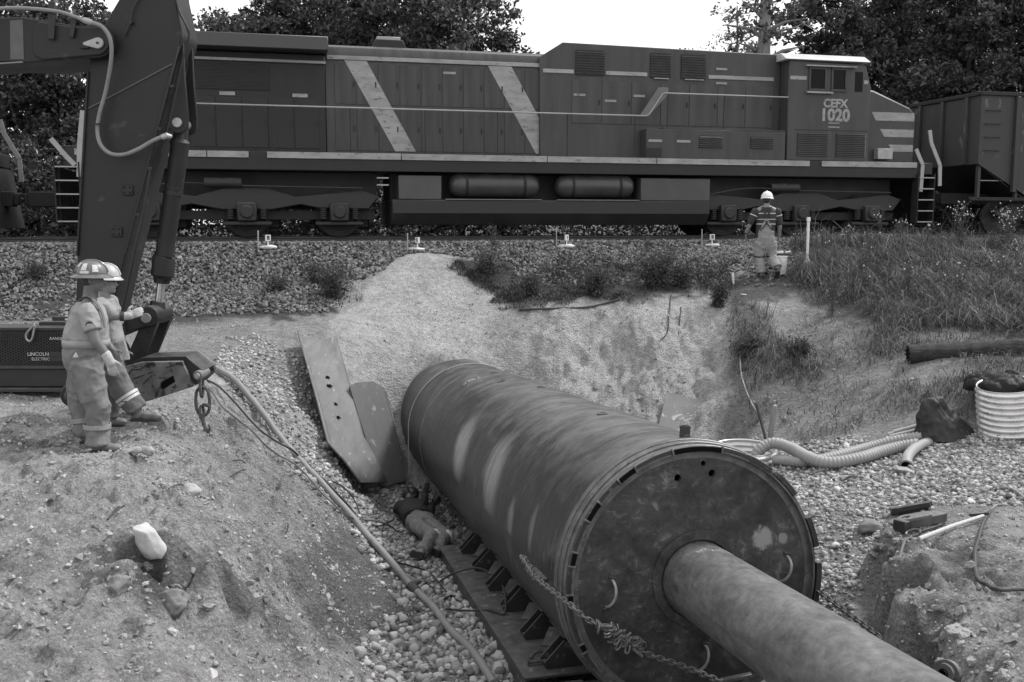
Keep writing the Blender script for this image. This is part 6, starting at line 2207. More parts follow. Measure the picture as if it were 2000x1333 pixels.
# ================================================================== right-hand side: corrugated hoses, culverts, tarp
def corr_tube(name, pts, r, pitch, m, label, cat, amp=.10, group=None, n=14):
    pts = smooth_path(pts, 40)
    q = np.array(pts)
    seg = np.r_[0, np.cumsum(np.linalg.norm(np.diff(q, axis=0), axis=1))]
    m_ = int(seg[-1] / (pitch / 4))
    path, rs = [], []
    for k in range(m_ + 1):
        s_ = seg[-1] * k / m_
        path.append(np.array([np.interp(s_, seg, q[:, i]) for i in range(3)]))
        rs.append(r * (1 + amp * (1, .3, -.6, .3)[k % 4]))
    o = link_mesh(name, MB().tube(path, rs, n, caps=False).mesh(name, 80), m)
    q_ = o.modifiers.new('t', 'SOLIDIFY')
    q_.thickness = .004
    tag(o, label, cat, group)
    return o
M_CORR = mat('grey_corrugated_hose', .27, .6, 0, .12, 4, .05, 40, dust=.25)
corr_tube('suction_hose', [P(1473, 900, 13.6), P(1482, 880, 13.6), P(1510, 866, 13.6), P(1545, 876, 13.4), hit(1585, 897, .16), hit(1625, 904, .11), hit(1680, 895, .10), hit(1720, 883, .10), hit(1760, 873, .10), hit(1795, 868, .10)], .078, .05, M_CORR, 'thick ribbed grey hose arching out of the small culvert by the end plate', 'hose')
corr_tube('suction_hose', [hit(1515, 899, .09), hit(1570, 903, .09), hit(1630, 892, .09), hit(1700, 873, .09), hit(1750, 861, .1), hit(1800, 853, .1)], .07, .05, M_CORR, 'ribbed grey hose lying behind the arching one', 'hose')
corr_tube('suction_hose', [P(1770, 908, 12.3), P(1774, 890, 12.5), P(1792, 873, 12.9), P(1820, 862, 13.2), P(1850, 853, 13.5)], .068, .06, M_CORR, 'short grey hose with open end below the dark tarp', 'hose', .03)
mb = MB()
c, c2 = P(1770, 909, 12.28), P(1770.5, 905, 12.32)
mb.lathe([(-.01, .085), (.03, .085), (.03, .06), (-.01, .06)], c, unit(c2 - c), 24, closed_prof=True)
o = mb.build('hose_collar', mat('collar_grey', .24, .6))
o.parent = [x for x in bpy.data.objects if x.name == 'suction_hose.002'][0]
mb = MB()
mb.lathe([(.01, .0001), (.01, .06)], c, unit(c2 - c), 24)
mb.build('hose_mouth', M_BLACK, o.parent)
M_CULV = mat('galvanised_culvert', .62, .30, .5, .18, 5, .05, 40, .1, .2)
def culvert(name, c, axis_, r, ln, pitch, amp, label, a0=0, a1=360):
    m_ = int(ln / (pitch / 8))
    prof = [(ln * k / m_, r + amp * cos(2 * pi * (ln * k / m_) / pitch)) for k in range(m_ + 1)]
    mb = MB(c)
    mb.lathe(prof, c, axis_, 56, radians(a0), radians(a1))
    root = empty(name, c, label=label, cat='culvert')
    o = mb.build('corrugated_wall', M_CULV, root, sharp=80)
    q_ = o.modifiers.new('t', 'SOLIDIFY')
    q_.thickness = .006
    return root
cb1 = hit(1975, 858, -.15)
cul = culvert('culvert', cb1, (-.16, -.10, 1), .40, .80, .082, .017, 'upright shiny corrugated steel culvert at the right edge')
cb2 = P(1452, 912, 13.9)
culvert('culvert', cb2 - np.array([0, 0, .25]), (-.02, -.05, 1), .46, .55, .082, .016, 'low corrugated culvert ring behind the end plate')
# tarp slumped over the hoses
tb = hit(1840, 852)
def cloth(name, c, poly, m, label, cat, seed, hgt, root=None, amp=.05):
    """a folded sheet: poly is a list of rings (x, y, z) offsets from the foot to the crown"""
    vs, fs = [], []
    n = len(poly[0])
    for ring in poly:
        for p in ring:
            vs.append(np.asarray(c) + np.asarray(p))
    for i in range(len(poly) - 1):
        for k in range(n):
            k2 = (k + 1) % n
            fs.append((i * n + k, i * n + k2, i * n + n + k2, i * n + n + k))
    fs.append(tuple(range((len(poly) - 1) * n, len(poly) * n)))
    me = MB().add(vs, fs).mesh(name)
    o = link_mesh(name, me, m)
    s_ = o.modifiers.new('s', 'SUBSURF')
    s_.levels = s_.render_levels = 3
    dg = bpy.context.evaluated_depsgraph_get()
    me2 = bpy.data.meshes.new_from_object(o.evaluated_get(dg))
    o.modifiers.clear()
    o.data = me2
    nv = len(me2.vertices)
    a = np.empty(nv * 3, np.float32)
    me2.vertices.foreach_get('co', a)
    a = a.reshape(-1, 3)
    no = np.empty(nv * 3, np.float32)
    me2.vertex_normals.foreach_get('vector', no)
    f_ = 1 - 2.2 * np.abs(fbm(a * np.array([6, 6, 2.4]), 4, seed))
    a = a + no.reshape(-1, 3) * (f_ * amp)[:, None]
    me2.vertices.foreach_set('co', a.astype(np.float32).ravel())
    me2.update()
    if label:
        tag(o, label, cat)
    return o
M_TARP = mat('dark_tarp', .014, .6, 0, .3, 5, .2, 40)
def ringp(rx, ry, z, dx=0, dy=0, n=14, rot=0):
    return [(dx + rx * cos(2 * pi * k / n + rot) * (1 + .12 * sin(3 * k)), dy + ry * sin(2 * pi * k / n + rot), z) for k in range(n)]
cloth('tarp', tb, [ringp(.44, .30, -.03, .04), ringp(.36, .22, .10, .02), ringp(.27, .14, .26, -.08), ringp(.17, .08, .42, -.14), ringp(.10, .04, .54, -.13)], M_TARP, 'crumpled dark tarp heaped over the hoses left of the culvert', 'tarp', 61, .5, amp=.04)
mb = MB()
tz = cb1 + np.array([.0, .42, .74])
cloth('plastic_sheet', tz, [ringp(.47, .44, -.12, .03), ringp(.46, .43, .01, .02), ringp(.36, .32, .05, .05), ringp(.2, .18, .09, .12), ringp(.06, .06, .10, .15)], mat('black_plastic', .012, .6, 0, .3, 6, .1, spec=.2), 'black plastic sheet draped over the upright culvert\'s rim', 'plastic sheet', 67, .3, amp=.06)
b = MB(cb1)
b.box(cb1 + np.array([.33, -.22, .62]), (.16, .16, .14))
# fallen pole
lp0, lp1 = hit(1774, 694, .13), hit(2080, 676, .13)
pole_b = lp0
pl = empty('timber_pole', pole_b, label='old dark timber pole lying on the bank above the culvert', cat='pole')
T = NT('tarred_pole')
co = T.coords('Object', (1.2, 14, 14))
w1 = T.noise(co, 2.0, 7, .7, .4)
T.base(T.rng(w1, .3, .72, .006, .045))
T.rough(.85)
T.normal(T.bump(w1, .8, .04))
mb = MB(pole_b)
nn_ = 24
pp = [lp0 + (lp1 - lp0) * k / 20 for k in range(21)]
mb.tube([lp0 + (lp1 - lp0) * k / 60 for k in range(61)], [.17 + .006 * sin(k * 1.1) + .004 * sin(k * 2.9) for k in range(61)], 36)
V_ = np.array(mb.v)
V_ += (V_ - np.outer((V_ @ unit(lp1 - lp0)), unit(lp1 - lp0))) * (.10 * fbm(V_ * np.array([1.2, 9, 9]), 4, 33) - .05 * np.abs(fbm(V_ * np.array([.6, 14, 14]), 2, 35)))[:, None]
mb.v = [tuple(q) for q in V_]
mb.build('trunk', T.m, pl)
mb = MB(pole_b)
ax = unit(lp1 - lp0)
mb.lathe([(-.012, .0001), (-.012, .11), (-.002, .115)], lp0, ax, 24)
mb.build('hollow_end', M_BLACK, pl)
for k in range(14):
    a = radians(k * 26)
    a_, b_, d_ = frame_of(ax)
    e = a_ * cos(a) + b_ * sin(a)
    mb = MB(pole_b)
    mb.bar(lp0 + e * .15 - ax * (.0 + .03 * random.random()), lp0 + e * .155 + ax * .05, .035, .03)
    mb.build('splinter', T.m, pl)
# stake and steel rod by the culvert ring
def simple(name, label, cat, base, parts, group=None):
    root = empty(name, base, label=label, cat=cat, group=group)
    for nm, m, fn, bv in parts:
        mb = MB(base)
        fn(mb)
        mb.build(nm, m, root, bv)
    return root
M_WOOD = mat('weathered_wood', .22, .85, 0, .3, 3, .3, 40, stretch=(8, 8, 1))
M_WOODP = mat('pale_wood', .45, .8, 0, .2, 3, .2, 40, stretch=(8, 8, 1))
M_WHITE = mat('white_plastic', .72, .4, 0, .06, 5, 0, dust=.1)
sb = P(1507, 862, 14.9)
simple('wood_stake', 'rough wooden stake standing behind the low culvert ring', 'stake', sb, [('stake', M_WOOD, lambda b: b.tube([P(1505, 872, 14.9), P(1507, 840, 14.9), P(1512, 800, 14.9), P(1514, 793, 14.9)], [.05, .05, .048, .03], 10), 0), ('stake_top', M_WOODP, lambda b: b.cyl(P(1514, 793.5, 14.9), P(1514, 792, 14.9), .028, n=8), 0)])
sb = P(1498, 862, 14.6)
simple('steel_rod', 'thin dark steel rod leaning beside the wooden stake', 'rod', sb, [('rod', M_STEEL_DARK, lambda b: b.tube([P(1498, 868, 14.6), P(1488, 830, 14.7), P(1477, 788, 14.8)], .02, 8), 0), ('rod_collar', M_STEEL_WORN, lambda b: b.cyl(P(1477.5, 790, 14.8), P(1476.5, 786, 14.8), .024, n=8), 0)])
# buried sheet at the foot of the sand wall
wb = P(1310, 850, 17.0)
c00, c10, c11, c01 = P(1302, 768, 17.75), P(1400, 790, 17.5), P(1380, 862, 16.75), P(1285, 838, 16.95)
pw = MB(wb)
pw.prism([c00, c10, c11, c01], -unit(np.cross(c10 - c00, c01 - c00)) * .02)
bw_ = pw.build('sheet', mat('buried_sheet', .12, .7, 0, .4, 2.5, .2, 40, .3, .3), None)
bw_.name = 'buried_plate'
bw_.location = wb
tag(bw_, 'sand-streaked steel plate half buried at the foot of the pit wall', 'steel plate')

# ================================================================== tools on the right bank
def RB(px, py, h=0.0):
    return hit(px, py, h)
def tool_bar(name, label, cat, p0, p1, parts):
    pass
b0_ = RB(1790, 1000)
R0 = RB(1740, 1010)
R1 = RB(1822, 995)
ld = unit(R1 - R0)
pd = unit(np.cross(Z, ld))
an = empty('angle_iron_bundle', R0, label='bundle of short black angle irons on the right bank', cat='steel bundle')
for k in range(4):
    mb = MB(R0)
    a = R0 + pd * (.05 - k * .045) + Z * (.05 + .03 * (k % 2) + .012 * k)
    c_ = a + (R1 - R0) * (1.0 - .03 * k)
    mb.bar(a, c_, .055, .012)
    mb.bar(a + pd * -.025 + Z * -.02, c_ + pd * -.025 + Z * -.02, .012, .05)
    mb.build('angle_iron', M_STEEL_DARK, an, .002)
def ring_plate(base, label, s_=1.0, ang=0.0):
    root = empty('lug_plate', base, label=label, cat='steel plate', group='lug plates with a round hole')
    d = unit(ld * cos(ang) + pd * sin(ang))
    n_ = unit(np.cross(Z, d))
    mb = MB(base)
    m_ = 24
    outer = [base + (d * cos(t) + n_ * sin(t)) * .085 * s_ for t in np.linspace(pi / 2, 3 * pi / 2, 13)] 
    vs, fs = [], []
    hole = [base + (d * cos(t) + n_ * sin(t)) * .042 * s_ for t in np.linspace(0, 2 * pi, 24, endpoint=False)]
    outl = []
    for t in np.linspace(0, 2 * pi, 24, endpoint=False):
        e = d * cos(t) + n_ * sin(t)
        if cos(t) > 0:
            k_ = min(.24 / max(cos(t), 1e-6), .085 / max(abs(sin(t)), 1e-6))
            outl.append(base + e * k_ * s_)
        else:
            outl.append(base + e * .085 * s_)
    for h_ in (.03, .06):
        vs += [p + Z * h_ for p in hole] + [p + Z * h_ for p in outl]
    for k in range(24):
        k2 = (k + 1) % 24
        fs += [(k, k2, 24 + k2, 24 + k), (48 + k, 72 + k, 72 + k2, 48 + k2), (24 + k, 24 + k2, 72 + k2, 72 + k), (k, 48 + k, 48 + k2, k2)]
    mb.add(vs, fs)
    mb.build('plate', mat('lug_steel', .12, .5, 0, .3, 10, .2, 60, .2, .2, dust=.3), root, .004)
    return root
ring_plate(RB(1768, 1022, .05), 'upper of two steel lug plates with a round hole')
ring_plate(RB(1752, 1028), 'lower of two steel lug plates with a round hole')
hb = RB(1755, 1040)
h1 = RB(1840, 1022)
hd_ = unit(h1 - hb)
simple('steel_jack_head', 'dark square steel bar with stepped head among the tools', 'steel bar', hb, [
    ('bar', mat('oxide_bar', .07, .55, 0, .3, 6, .2, 50, dust=.4), lambda b: b.bar(hb + hd_ * .12 + Z * .07, h1 + Z * .07, .10, .09), .006),
    ('head', M_STEEL_DARK, lambda b: b.bar(hb + Z * .06, hb + hd_ * .119 + Z * .06, .13, .11), .008)])
kb_ = RB(1783, 1047)
simple('shackle', 'steel shackle with its ring open at the pole\'s lower end', 'shackle', kb_, [
    ('bow', M_STEEL_WORN, lambda b: b.tube([kb_ + ld * .065 * cos(t) + pd * .05 * sin(t) + Z * (.03 + .015 * sin(t)) for t in np.linspace(.4, 2 * pi - .4, 18)], .012, 8), 0),
    ('pin', M_STEEL_WORN, lambda b: b.cyl(kb_ + ld * .06 + pd * .045 + Z * .035, kb_ + ld * .06 - pd * .05 + Z * .03, .011, n=8), 0),
    ('strap_end', M_STEEL_DARK, lambda b: b.bar(kb_ + ld * .06 + Z * .03, RB(1830, 1032) + Z * .02, .03, .02), .003)])
q0, q1 = RB(1795, 1053, .03), RB(1920, 1008, .05)
simple('pickaxe', 'pickaxe with long pale wooden shaft lying across the right bank', 'pickaxe', q0, [
    ('shaft', M_WOODP, lambda b: b.tube([q0, q0 * .5 + q1 * .5 + Z * .01, q1], [.021, .019, .017], 10), 0),
    ('head', M_STEEL_DARK, lambda b: b.bar(q1 + np.array([-.13, .0, .01]), q1 + np.array([.08, .06, .01]), .03, .03), .004)])
gb_ = RB(1815, 1018)
cloth('plastic_bag', gb_, [ringp(.13, .08, 0), ringp(.11, .07, .025), ringp(.06, .04, .05), ringp(.02, .02, .055)], mat('crumpled_plastic', .38, .3, 0, .25, 20, .2), 'crumpled pale plastic bag behind the steel bar', 'bag', 71, .1, amp=.02)
cable('cable', [(1935, 1003), (1922, 1025), (1910, 1060), (1903, 1100), (1908, 1130), (1925, 1152), (1950, 1160), (2010, 1167)], .016, M_CABLE, 'black cable looping down the right bank')
cable('cable', [(1780, 1052), (1768, 1068), (1755, 1100)], .012, M_CABLE2, 'short dusty cord hanging over the bank\'s edge', n=5)
cable('root', [(1960, 955), (1985, 965), (2010, 985)], .018, M_WOOD, 'crooked dry root at the right edge of the gravel', 'root')
cable('root', [(1905, 1010), (1930, 1000), (1950, 990)], .008, M_WOOD, 'thin dry twig near the tool handle\'s head', 'root')
wc = P(1850, 1316, 5.35)
simple('roller_wheel', 'rusty flanged wheel at the bottom right beside the tube', 'wheel', wc, [
    ('rim', M_STEEL_MID, lambda b: b.lathe([(-.05, .03), (-.05, .055), (-.02, .06), (-.02, .078), (.02, .078), (.02, .06), (.05, .058), (.05, .03)], wc, (-.75, -.6, .25), 28, closed_prof=True), 0),
    ('hub', M_STEEL_DARK, lambda b: b.lathe([(-.055, .0001), (-.055, .022), (.06, .022)], wc, (-.75, -.6, .25), 16), 0)])
# gravel-side rock shard near the tarp, poles behind tarp
for k, (a, c_) in enumerate((((1735, 848), (1795, 833)), ((1738, 852), (1797, 838)), ((1745, 843), (1800, 829)))):
    p0, p1 = RB(*a, .04 + .03 * k), RB(*c_, .08 + .03 * k)
    o = link_mesh('pipe_length', MB().tube([p0, p1], .022, 10).mesh('pipe_length'), mat('pale_pipe', .42, .5))
    tag(o, 'thin pale pipe lying behind the ribbed hoses, %s of three' % ('nearest', 'middle', 'farthest')[k], 'pipe')

# ================================================================== stakes, markers and bucket along the track
for i, (x, y0, y1, yb) in enumerate([(504, 453, 482, 484), (796, 458, 490, 488), (1087, 452, 478, 482), (1371, 450, 482, 480), (1626, 460, 482, 480)]):
    g0 = hit(x, y1 + 4, 0)
    Yv = g0[1]
    nm = ['leftmost', 'second from the left', 'middle', 'fourth from the left', 'rightmost'][i]
    simple('survey_stake', 'thin survey stake on the ballast edge, %s of five' % nm, 'stake', g0, [('shaft', mat('stake_grey', .34, .8), lambda b: b.bar(g0 - Z * .1, P(x, y0, Yv), .035, .02), 0), ('stake_tip', mat('stake_tip', .5, .8), lambda b: b.bar(P(x, y0, Yv) + Z * .001, P(x, y0 - 1, Yv) + Z * .012, .036, .021), 0)], 'survey stakes')
    xb = x + 18
    g1 = hit(xb, yb + 2, 0)
    sbk = empty('target_marker', g1, label='white sandbag holding a small sighting target, %s of five along the ballast' % nm, cat='marker', group='sighting targets')
    B = Blob(g1)
    for q in range(5):
        a = 2 * pi * q / 5
        B.ball(g1 + np.array([cos(a) * .11, sin(a) * .06, .03]), (.10, .07, .04))
    B.build('sandbag', mat('sandbag_white', .5, .9, 0, .3, 8, .2), sbk, .018, 2, .03, 6, 80 + i)
    mb = MB(g1)
    pb = g1 + Z * .06 + np.array([.02, 0, 0])
    mb.bb(pb[0] - .012, pb[0] + .012, pb[1] - .01, pb[1] + .01, pb[2], pb[2] + .10)
    mb.build('target_post', M_WHITE, sbk)
    mb = MB(g1)
    tp = pb + Z * .17
    ya_ = radians((35, -50, 60, 10, -30)[i])
    R_ = np.stack([[cos(ya_), sin(ya_), 0], [-sin(ya_), cos(ya_), 0], [0, 0, 1.0]], 1)
    for (dx, dz, w_, h_) in ((-.045, 0, .022, .13), (.045, 0, .022, .13), (0, .055, .07, .02), (0, -.055, .07, .02)):
        mb.box(tp + R_ @ np.array([dx, 0, dz]), (w_, .05, h_), R_)
    mb.build('target_frame', M_WHITE, sbk, .002)
    mb = MB(g1)
    mb.box(tp, (.068, .008, .09), R_)
    mb.build('target_face', mat('target_grey', .12, .3), sbk)
# white standpipe
g0 = hit(1577, 521)
Yv = g0[1]
simple('marker_post', 'tall white plastic pole standing in the grass right of the walking worker', 'pole', g0, [
    ('pole', M_WHITE, lambda b: b.cyl(P(1576, 521, Yv) - Z * .1, P(1579, 430, Yv), .030, n=14), 0), ('cap', M_WHITE, lambda b: b.cyl(P(1579, 433, Yv), P(1579, 425, Yv), .042, n=14), .004),
    ('joint', M_WHITE, lambda b: b.cyl(P(1578, 447, Yv), P(1578, 452, Yv), .036, n=14), 0)])
B = Blob(g0)
B.ball(g0 + np.array([-.01, -.05, .08]), (.08, .07, .1))
B.ball(g0 + np.array([.12, -.05, .06]), (.12, .08, .07))
o = B.build('pale_stone', mat('pale_stone', .42, .8, 0, .25, 8, .3, 30), None, .02, 2, .015, 8, 91)
o.location = g0
tag(o, 'pale lump of stone at the foot of the white pole', 'stone')
# bucket
g0 = hit(1525, 536)
Yb = g0[1]
simple('bucket', 'white plastic bucket with tools across its top beside the walking worker', 'bucket', g0, [
    ('pail', M_WHITE, lambda b: b.lathe([(0, .0001), (0, .10), (.02, .105), (.36, .122), (.365, .134), (.40, .134), (.40, .12), (.385, .112), (.02, .095)], g0, Z, 28), 0),
    ('bail', M_STEEL_DARK, lambda b: b.tube([g0 + np.array([.13 * cos(t), .02, .36 + .12 * -sin(t) * .4]) for t in np.linspace(0, pi, 14)], .005, 6), 0)])
simple('tool_box', 'dark flat tool tray lying on the white bucket', 'tool tray', g0 + Z * .41, [('tray', M_SOLE, lambda b: b.box(g0 + Z * .425 + np.array([.03, 0, 0]), (.30, .16, .04)), .006),
    ('level', M_WHITE, lambda b: b.box(g0 + Z * .475 + np.array([-.04, 0, 0]), (.16, .05, .05)), .005), ('handle', M_WHITE, lambda b: b.bar(g0 + Z * .47 + np.array([.08, 0, 0]), g0 + Z * .49 + np.array([.2, .02, 0]), .04, .03), .005)])
g0 = hit(1433, 557)
simple('marker_peg', 'short white wooden peg in the bank left of the walking worker', 'peg', g0, [('peg', mat('peg_white', .62, .7, 0, .15, 10, .1), lambda b: b.bar(g0 - Z * .08, P(1431, 533, g0[1]), .075, .04), .004), ('peg_rib', mat('peg_rib', .45, .7), lambda b: b.bar(g0 + np.array([0, -.024, -.02]), P(1431, 535, g0[1]) + np.array([0, -.024, 0]), .012, .006), 0)])
g0 = hit(1452, 578)
mbx = MB(g0)
mbx.bar(g0 + Z * .02 + np.array([-.05, 0, .01]), g0 + Z * .02 + np.array([.06, .02, 0]), .05, .02)
o = mbx.build('paper_scrap', M_WHITE, None, .003)
o.location = g0
tag(o, 'small white scrap on the bank below the white peg', 'scrap')
# ================================================================== stones
def ico(sub):
    bm = bmesh.new()
    bmesh.ops.create_icosphere(bm, subdivisions=sub, radius=1.0)
    v = np.array([q.co[:] for q in bm.verts])
    f = np.array([[q.index for q in fc.verts] for fc in bm.faces])
    bm.free()
    return v, f
ICO1, ICO2 = ico(1), ico(2)
def stone_shape(src, seed, rnd_=.12, flat=.62, sharp=False):
    v, f = src
    r = np.random.default_rng(seed)
    ax = np.array([1.0, r.uniform(.62, .95), r.uniform(flat - .15, flat + .15)])
    n_ = fbm(v * 1.1 + seed * 7.3, 3, seed)
    w = v * (1 + (n_ * (.5 if sharp else .28))[:, None])
    if sharp:
        w = w + r.normal(0, .13 if len(v) < 100 and flat > .7 else .03, w.shape)
        for _ in range(5):                      # broken faces
            p = r.normal(0, 1, 3)
            p /= np.linalg.norm(p)
            d = w @ p
            cut_ = r.uniform(.45, .8)
            w = w - np.outer(np.clip(d - cut_, 0, None), p)
    return w * ax, f
PEB = [stone_shape(ICO2, s) for s in range(5)] + [stone_shape(ICO2, s + 30, sharp=True, flat=.65) for s in range(5)]
PEBS = [stone_shape(ICO1, s + 40) for s in range(5)] + [stone_shape(ICO1, s + 60, sharp=True, flat=.7) for s in range(5)]
CRU = [stone_shape(ICO1, s + 80, sharp=True, flat=.75) for s in range(10)]
CRUL = [stone_shape(ICO2, s + 120, sharp=True, flat=.75) for s in range(10)]
def rotz_tilt(n, r, tilt=.35):
    """random rotations, mostly lying flat"""
    a = r.uniform(0, 2 * pi, n)
    b = r.normal(0, tilt, n)
    c = r.normal(0, tilt, n)
    ca, sa, cb, sb_, cc, sc = np.cos(a), np.sin(a), np.cos(b), np.sin(b), np.cos(c), np.sin(c)
    Rz = np.zeros((n, 3, 3)); Rz[:, 0, 0] = ca; Rz[:, 0, 1] = -sa; Rz[:, 1, 0] = sa; Rz[:, 1, 1] = ca; Rz[:, 2, 2] = 1
    Rx = np.zeros((n, 3, 3)); Rx[:, 0, 0] = 1; Rx[:, 1, 1] = cb; Rx[:, 1, 2] = -sb_; Rx[:, 2, 1] = sb_; Rx[:, 2, 2] = cb
    Ry = np.zeros((n, 3, 3)); Ry[:, 1, 1] = 1; Ry[:, 0, 0] = cc; Ry[:, 0, 2] = sc; Ry[:, 2, 0] = -sc; Ry[:, 2, 2] = cc
    return Rx @ Ry @ Rz
def scatter_mesh(name, shapes, pos, size, R, tone, smooth, m, parent):
    V, Fc, Tn = [], [], []
    base = 0
    idx = np.arange(len(pos)) % len(shapes)
    for s_ in range(len(shapes)):
        k = np.where(idx == s_)[0]
        if len(k) == 0:
            continue
        v, f = shapes[s_]
        w = np.einsum('nij,vj->nvi', R[k], v) * size[k][:, None, None] + pos[k][:, None, :]
        V.append(w.reshape(-1, 3))
        off = base + np.arange(len(k)) * len(v)
        Fc.append((f[None] + off[:, None, None]).reshape(-1, f.shape[1]))
        Tn.append(np.repeat(tone[k], len(v)))
        base += len(k) * len(v)
    me = np_mesh(name, np.concatenate(V), np.concatenate(Fc), smooth)
    set_attr(me, 'tone', np.concatenate(Tn))
    o = link_mesh(name, me, m, parent)
    o['kind'] = 'stuff'
    return o
def stone_mat(name, obj_random, lo, hi, rough=.8, nscale=25, bump=.25):
    T = NT(name)
    if obj_random:
        oi = T.n('ShaderNodeObjectInfo')
        t = oi.outputs['Random']
    else:
        t = T.n('ShaderNodeAttribute', attribute_name='tone').outputs['Fac']
    co = T.coords('Object')
    n_ = T.noise(co, nscale, 6, .65)
    v = T.rng(t, 0, 1, lo, hi)
    v = T.math('MULTIPLY', v, T.rng(n_, .25, .75, .72, 1.28))
    T.base(v)
    T.rough(rough)
    T.b.inputs['Specular IOR Level'].default_value = .25
    T.normal(T.bump(n_, bump, .02))
    return T.m
M_PEB = stone_mat('river_pebble', False, .08, .53)
M_PEBO = stone_mat('river_pebble_single', True, .10, .50, nscale=4)
M_BAL = stone_mat('crushed_ballast', False, .03, .27, .85, 30, .3)
M_CLOD = stone_mat('earth_clod', False, .18, .44, .95, 40, .7)
M_CLODO = stone_mat('earth_clod_single', True, .18, .36, .95, 3, 1.0)
def sample_zone(poly, dens, ylim, rs, box=None):
    """points on the ground inside a pixel-measured outline, by density per square metre"""
    if box is None:
        q = np.array([hit(np.clip(x, -300, 2300), np.clip(y, 485, 1400)) for x, y in poly])
        x0, x1 = q[:, 0].min() - .6, q[:, 0].max() + .6
        y0, y1 = max(q[:, 1].min() - .6, ylim[0]), min(q[:, 1].max() + .6, ylim[1])
    else:
        x0, x1, y0, y1 = box
    n = int((x1 - x0) * (y1 - y0) * dens)
    x, y = rs.uniform(x0, x1, n), rs.uniform(y0, y1, n)
    z = gz(x, y)
    p = np.stack([x, y, z], 1)
    j = np.stack([fbm(p * 2.0, 2, 301), fbm(p * 2.0, 2, 331)], 1) * 30
    k = inpoly(proj(p) + j, poly) & (y > ylim[0]) & (y < ylim[1])
    return p[k]
rs = np.random.default_rng(21)
Z_FLOOR = [(640, 860), (700, 975), (770, 930), (860, 960), (1000, 1150), (1120, 1400), (740, 1400), (700, 1260), (790, 1180), (700, 1070), (630, 990), (560, 900)]
Z_GRAV = [(430, 665), (565, 660), (640, 800), (705, 960), (640, 985), (560, 890), (480, 790), (405, 725)]
Z_RIGHT = [(1430, 875), (1540, 860), (1700, 858), (1800, 845), (1880, 850), (2100, 850), (2100, 975), (1900, 990), (1740, 1005), (1700, 1100), (1670, 1200), (1560, 1230), (1480, 1000)]
big_p, big_s = [], []
def under_pipe(p):
    w = p - PC
    t_, u_, v_ = w @ PA, w @ PH, w @ PV
    return (np.abs(u_) < .5) & (t_ > -.2) & (t_ < 9.5)
allp, alls = [], []
for poly, dens, yl, s0, s1 in ((Z_FLOOR, 200, (7.2, 16.5), .026, .075), (Z_GRAV, 170, (12.5, 17.5), .022, .060), (Z_RIGHT, 270, (7.5, 16.5), .015, .064)):
    p = sample_zone(poly, dens, yl, rs)
    p = p[~under_pipe(p)]
    s_ = s0 + (s1 - s0) * rs.beta(1.3, 3.2, len(p))
    if poly is Z_FLOOR:
        near = np.clip((12.5 - p[:, 1]) / 4, 0, 1)
        s_ = s_ * (1 + .25 * near)
    allp.append(p)
    alls.append(s_)
bp, bs = np.concatenate(allp), np.concatenate(alls)
bp[:, 2] += bs * rs.uniform(.05, .45, len(bp))
Rr = rotz_tilt(len(bp), rs)
# the 300 that show largest are stones of their own
app = bs / np.maximum(bp[:, 1], 1)
vis = proj(bp)
app = np.where((vis[:, 0] > 0) & (vis[:, 0] < 2000) & (vis[:, 1] < 1333) & (vis[:, 1] > 600), app, 0)
order = np.argsort(-app)
top, rest = order[:300], order[300:]
pme = []
for k, (v, f) in enumerate(PEB):
    me = np_mesh('stone', v, f, True)
    me.materials.append(M_PEBO)
    pme.append(me)
def place_stone(name, me, pos, R, s_, parent):
    o = bpy.data.objects.new(name, me)
    COL.objects.link(o)
    o.parent = parent
    M_ = Matrix([list(R[0] * s_) + [pos[0]], list(R[1] * s_) + [pos[1]], list(R[2] * s_) + [pos[2]], [0, 0, 0, 1]])
    o.matrix_local = M_
    return o
for i in top:
    place_stone('stone', pme[i % 10], bp[i], Rr[i], bs[i], ground)
tone = np.clip(rs.normal(.5, .22, len(bp)), 0, 1)
bigk = rest[bs[rest] > .052]
smk = rest[bs[rest] <= .052]
scatter_mesh('pebbles', PEB, bp[bigk], bs[bigk], Rr[bigk], tone[bigk], True, M_PEB, ground)
scatter_mesh('small_pebbles', PEBS, bp[smk], bs[smk], Rr[smk], tone[smk], True, M_PEB, ground)
# fill between them
fp = np.concatenate([sample_zone(Z_FLOOR, 380, (7.2, 16.5), rs), sample_zone(Z_GRAV, 420, (12.5, 17.5), rs), sample_zone(Z_RIGHT, 330, (7.5, 16.5), rs)])
fp = fp[~under_pipe(fp)]
fs_ = rs.uniform(.008, .024, len(fp))
scatter_mesh('grit', PEBS, fp + np.array([0, 0, .004]), fs_, rotz_tilt(len(fp), rs), np.clip(rs.normal(.42, .22, len(fp)), 0, 1), True, M_PEB, ground)
# crushed ballast on the shoulder and its slope
n = 60000
s_a = rs.uniform(-14, 17, n)
t_a = 1.55 + rs.beta(1.1, 1.5, n) * 4.8
bx = np.array([0, YC])[None, :] + U[None, :] * s_a[:, None] + TOCAM[None, :] * t_a[:, None]
z_ = gz(bx[:, 0], bx[:, 1])
bp2 = np.column_stack([bx, z_])
pr_ = -.44 - np.clip(t_a - 2.35, 0, None) / 1.55
on = z_ < pr_ + .12                      # only where ballast still shows
q = proj(bp2)
dens = np.where(q[:, 0] < 720, 1.0 - .45 * sstep(590, 625, q[:, 1]), 1.0 - .75 * sstep(500, 545, q[:, 1]))
dens = dens * np.where(t_a < 1.9, .35, 1)
nn2 = fbm(bp2 * np.array([.6, .6, 0]), 3, 401)
dens = np.where(q[:, 1] > 520, dens * np.clip(.9 + 1.3 * nn2, 0.05, 1), dens)
cone = inpoly(q, [(775, 505), (875, 505), (1000, 600), (1000, 640), (660, 640), (710, 565)])
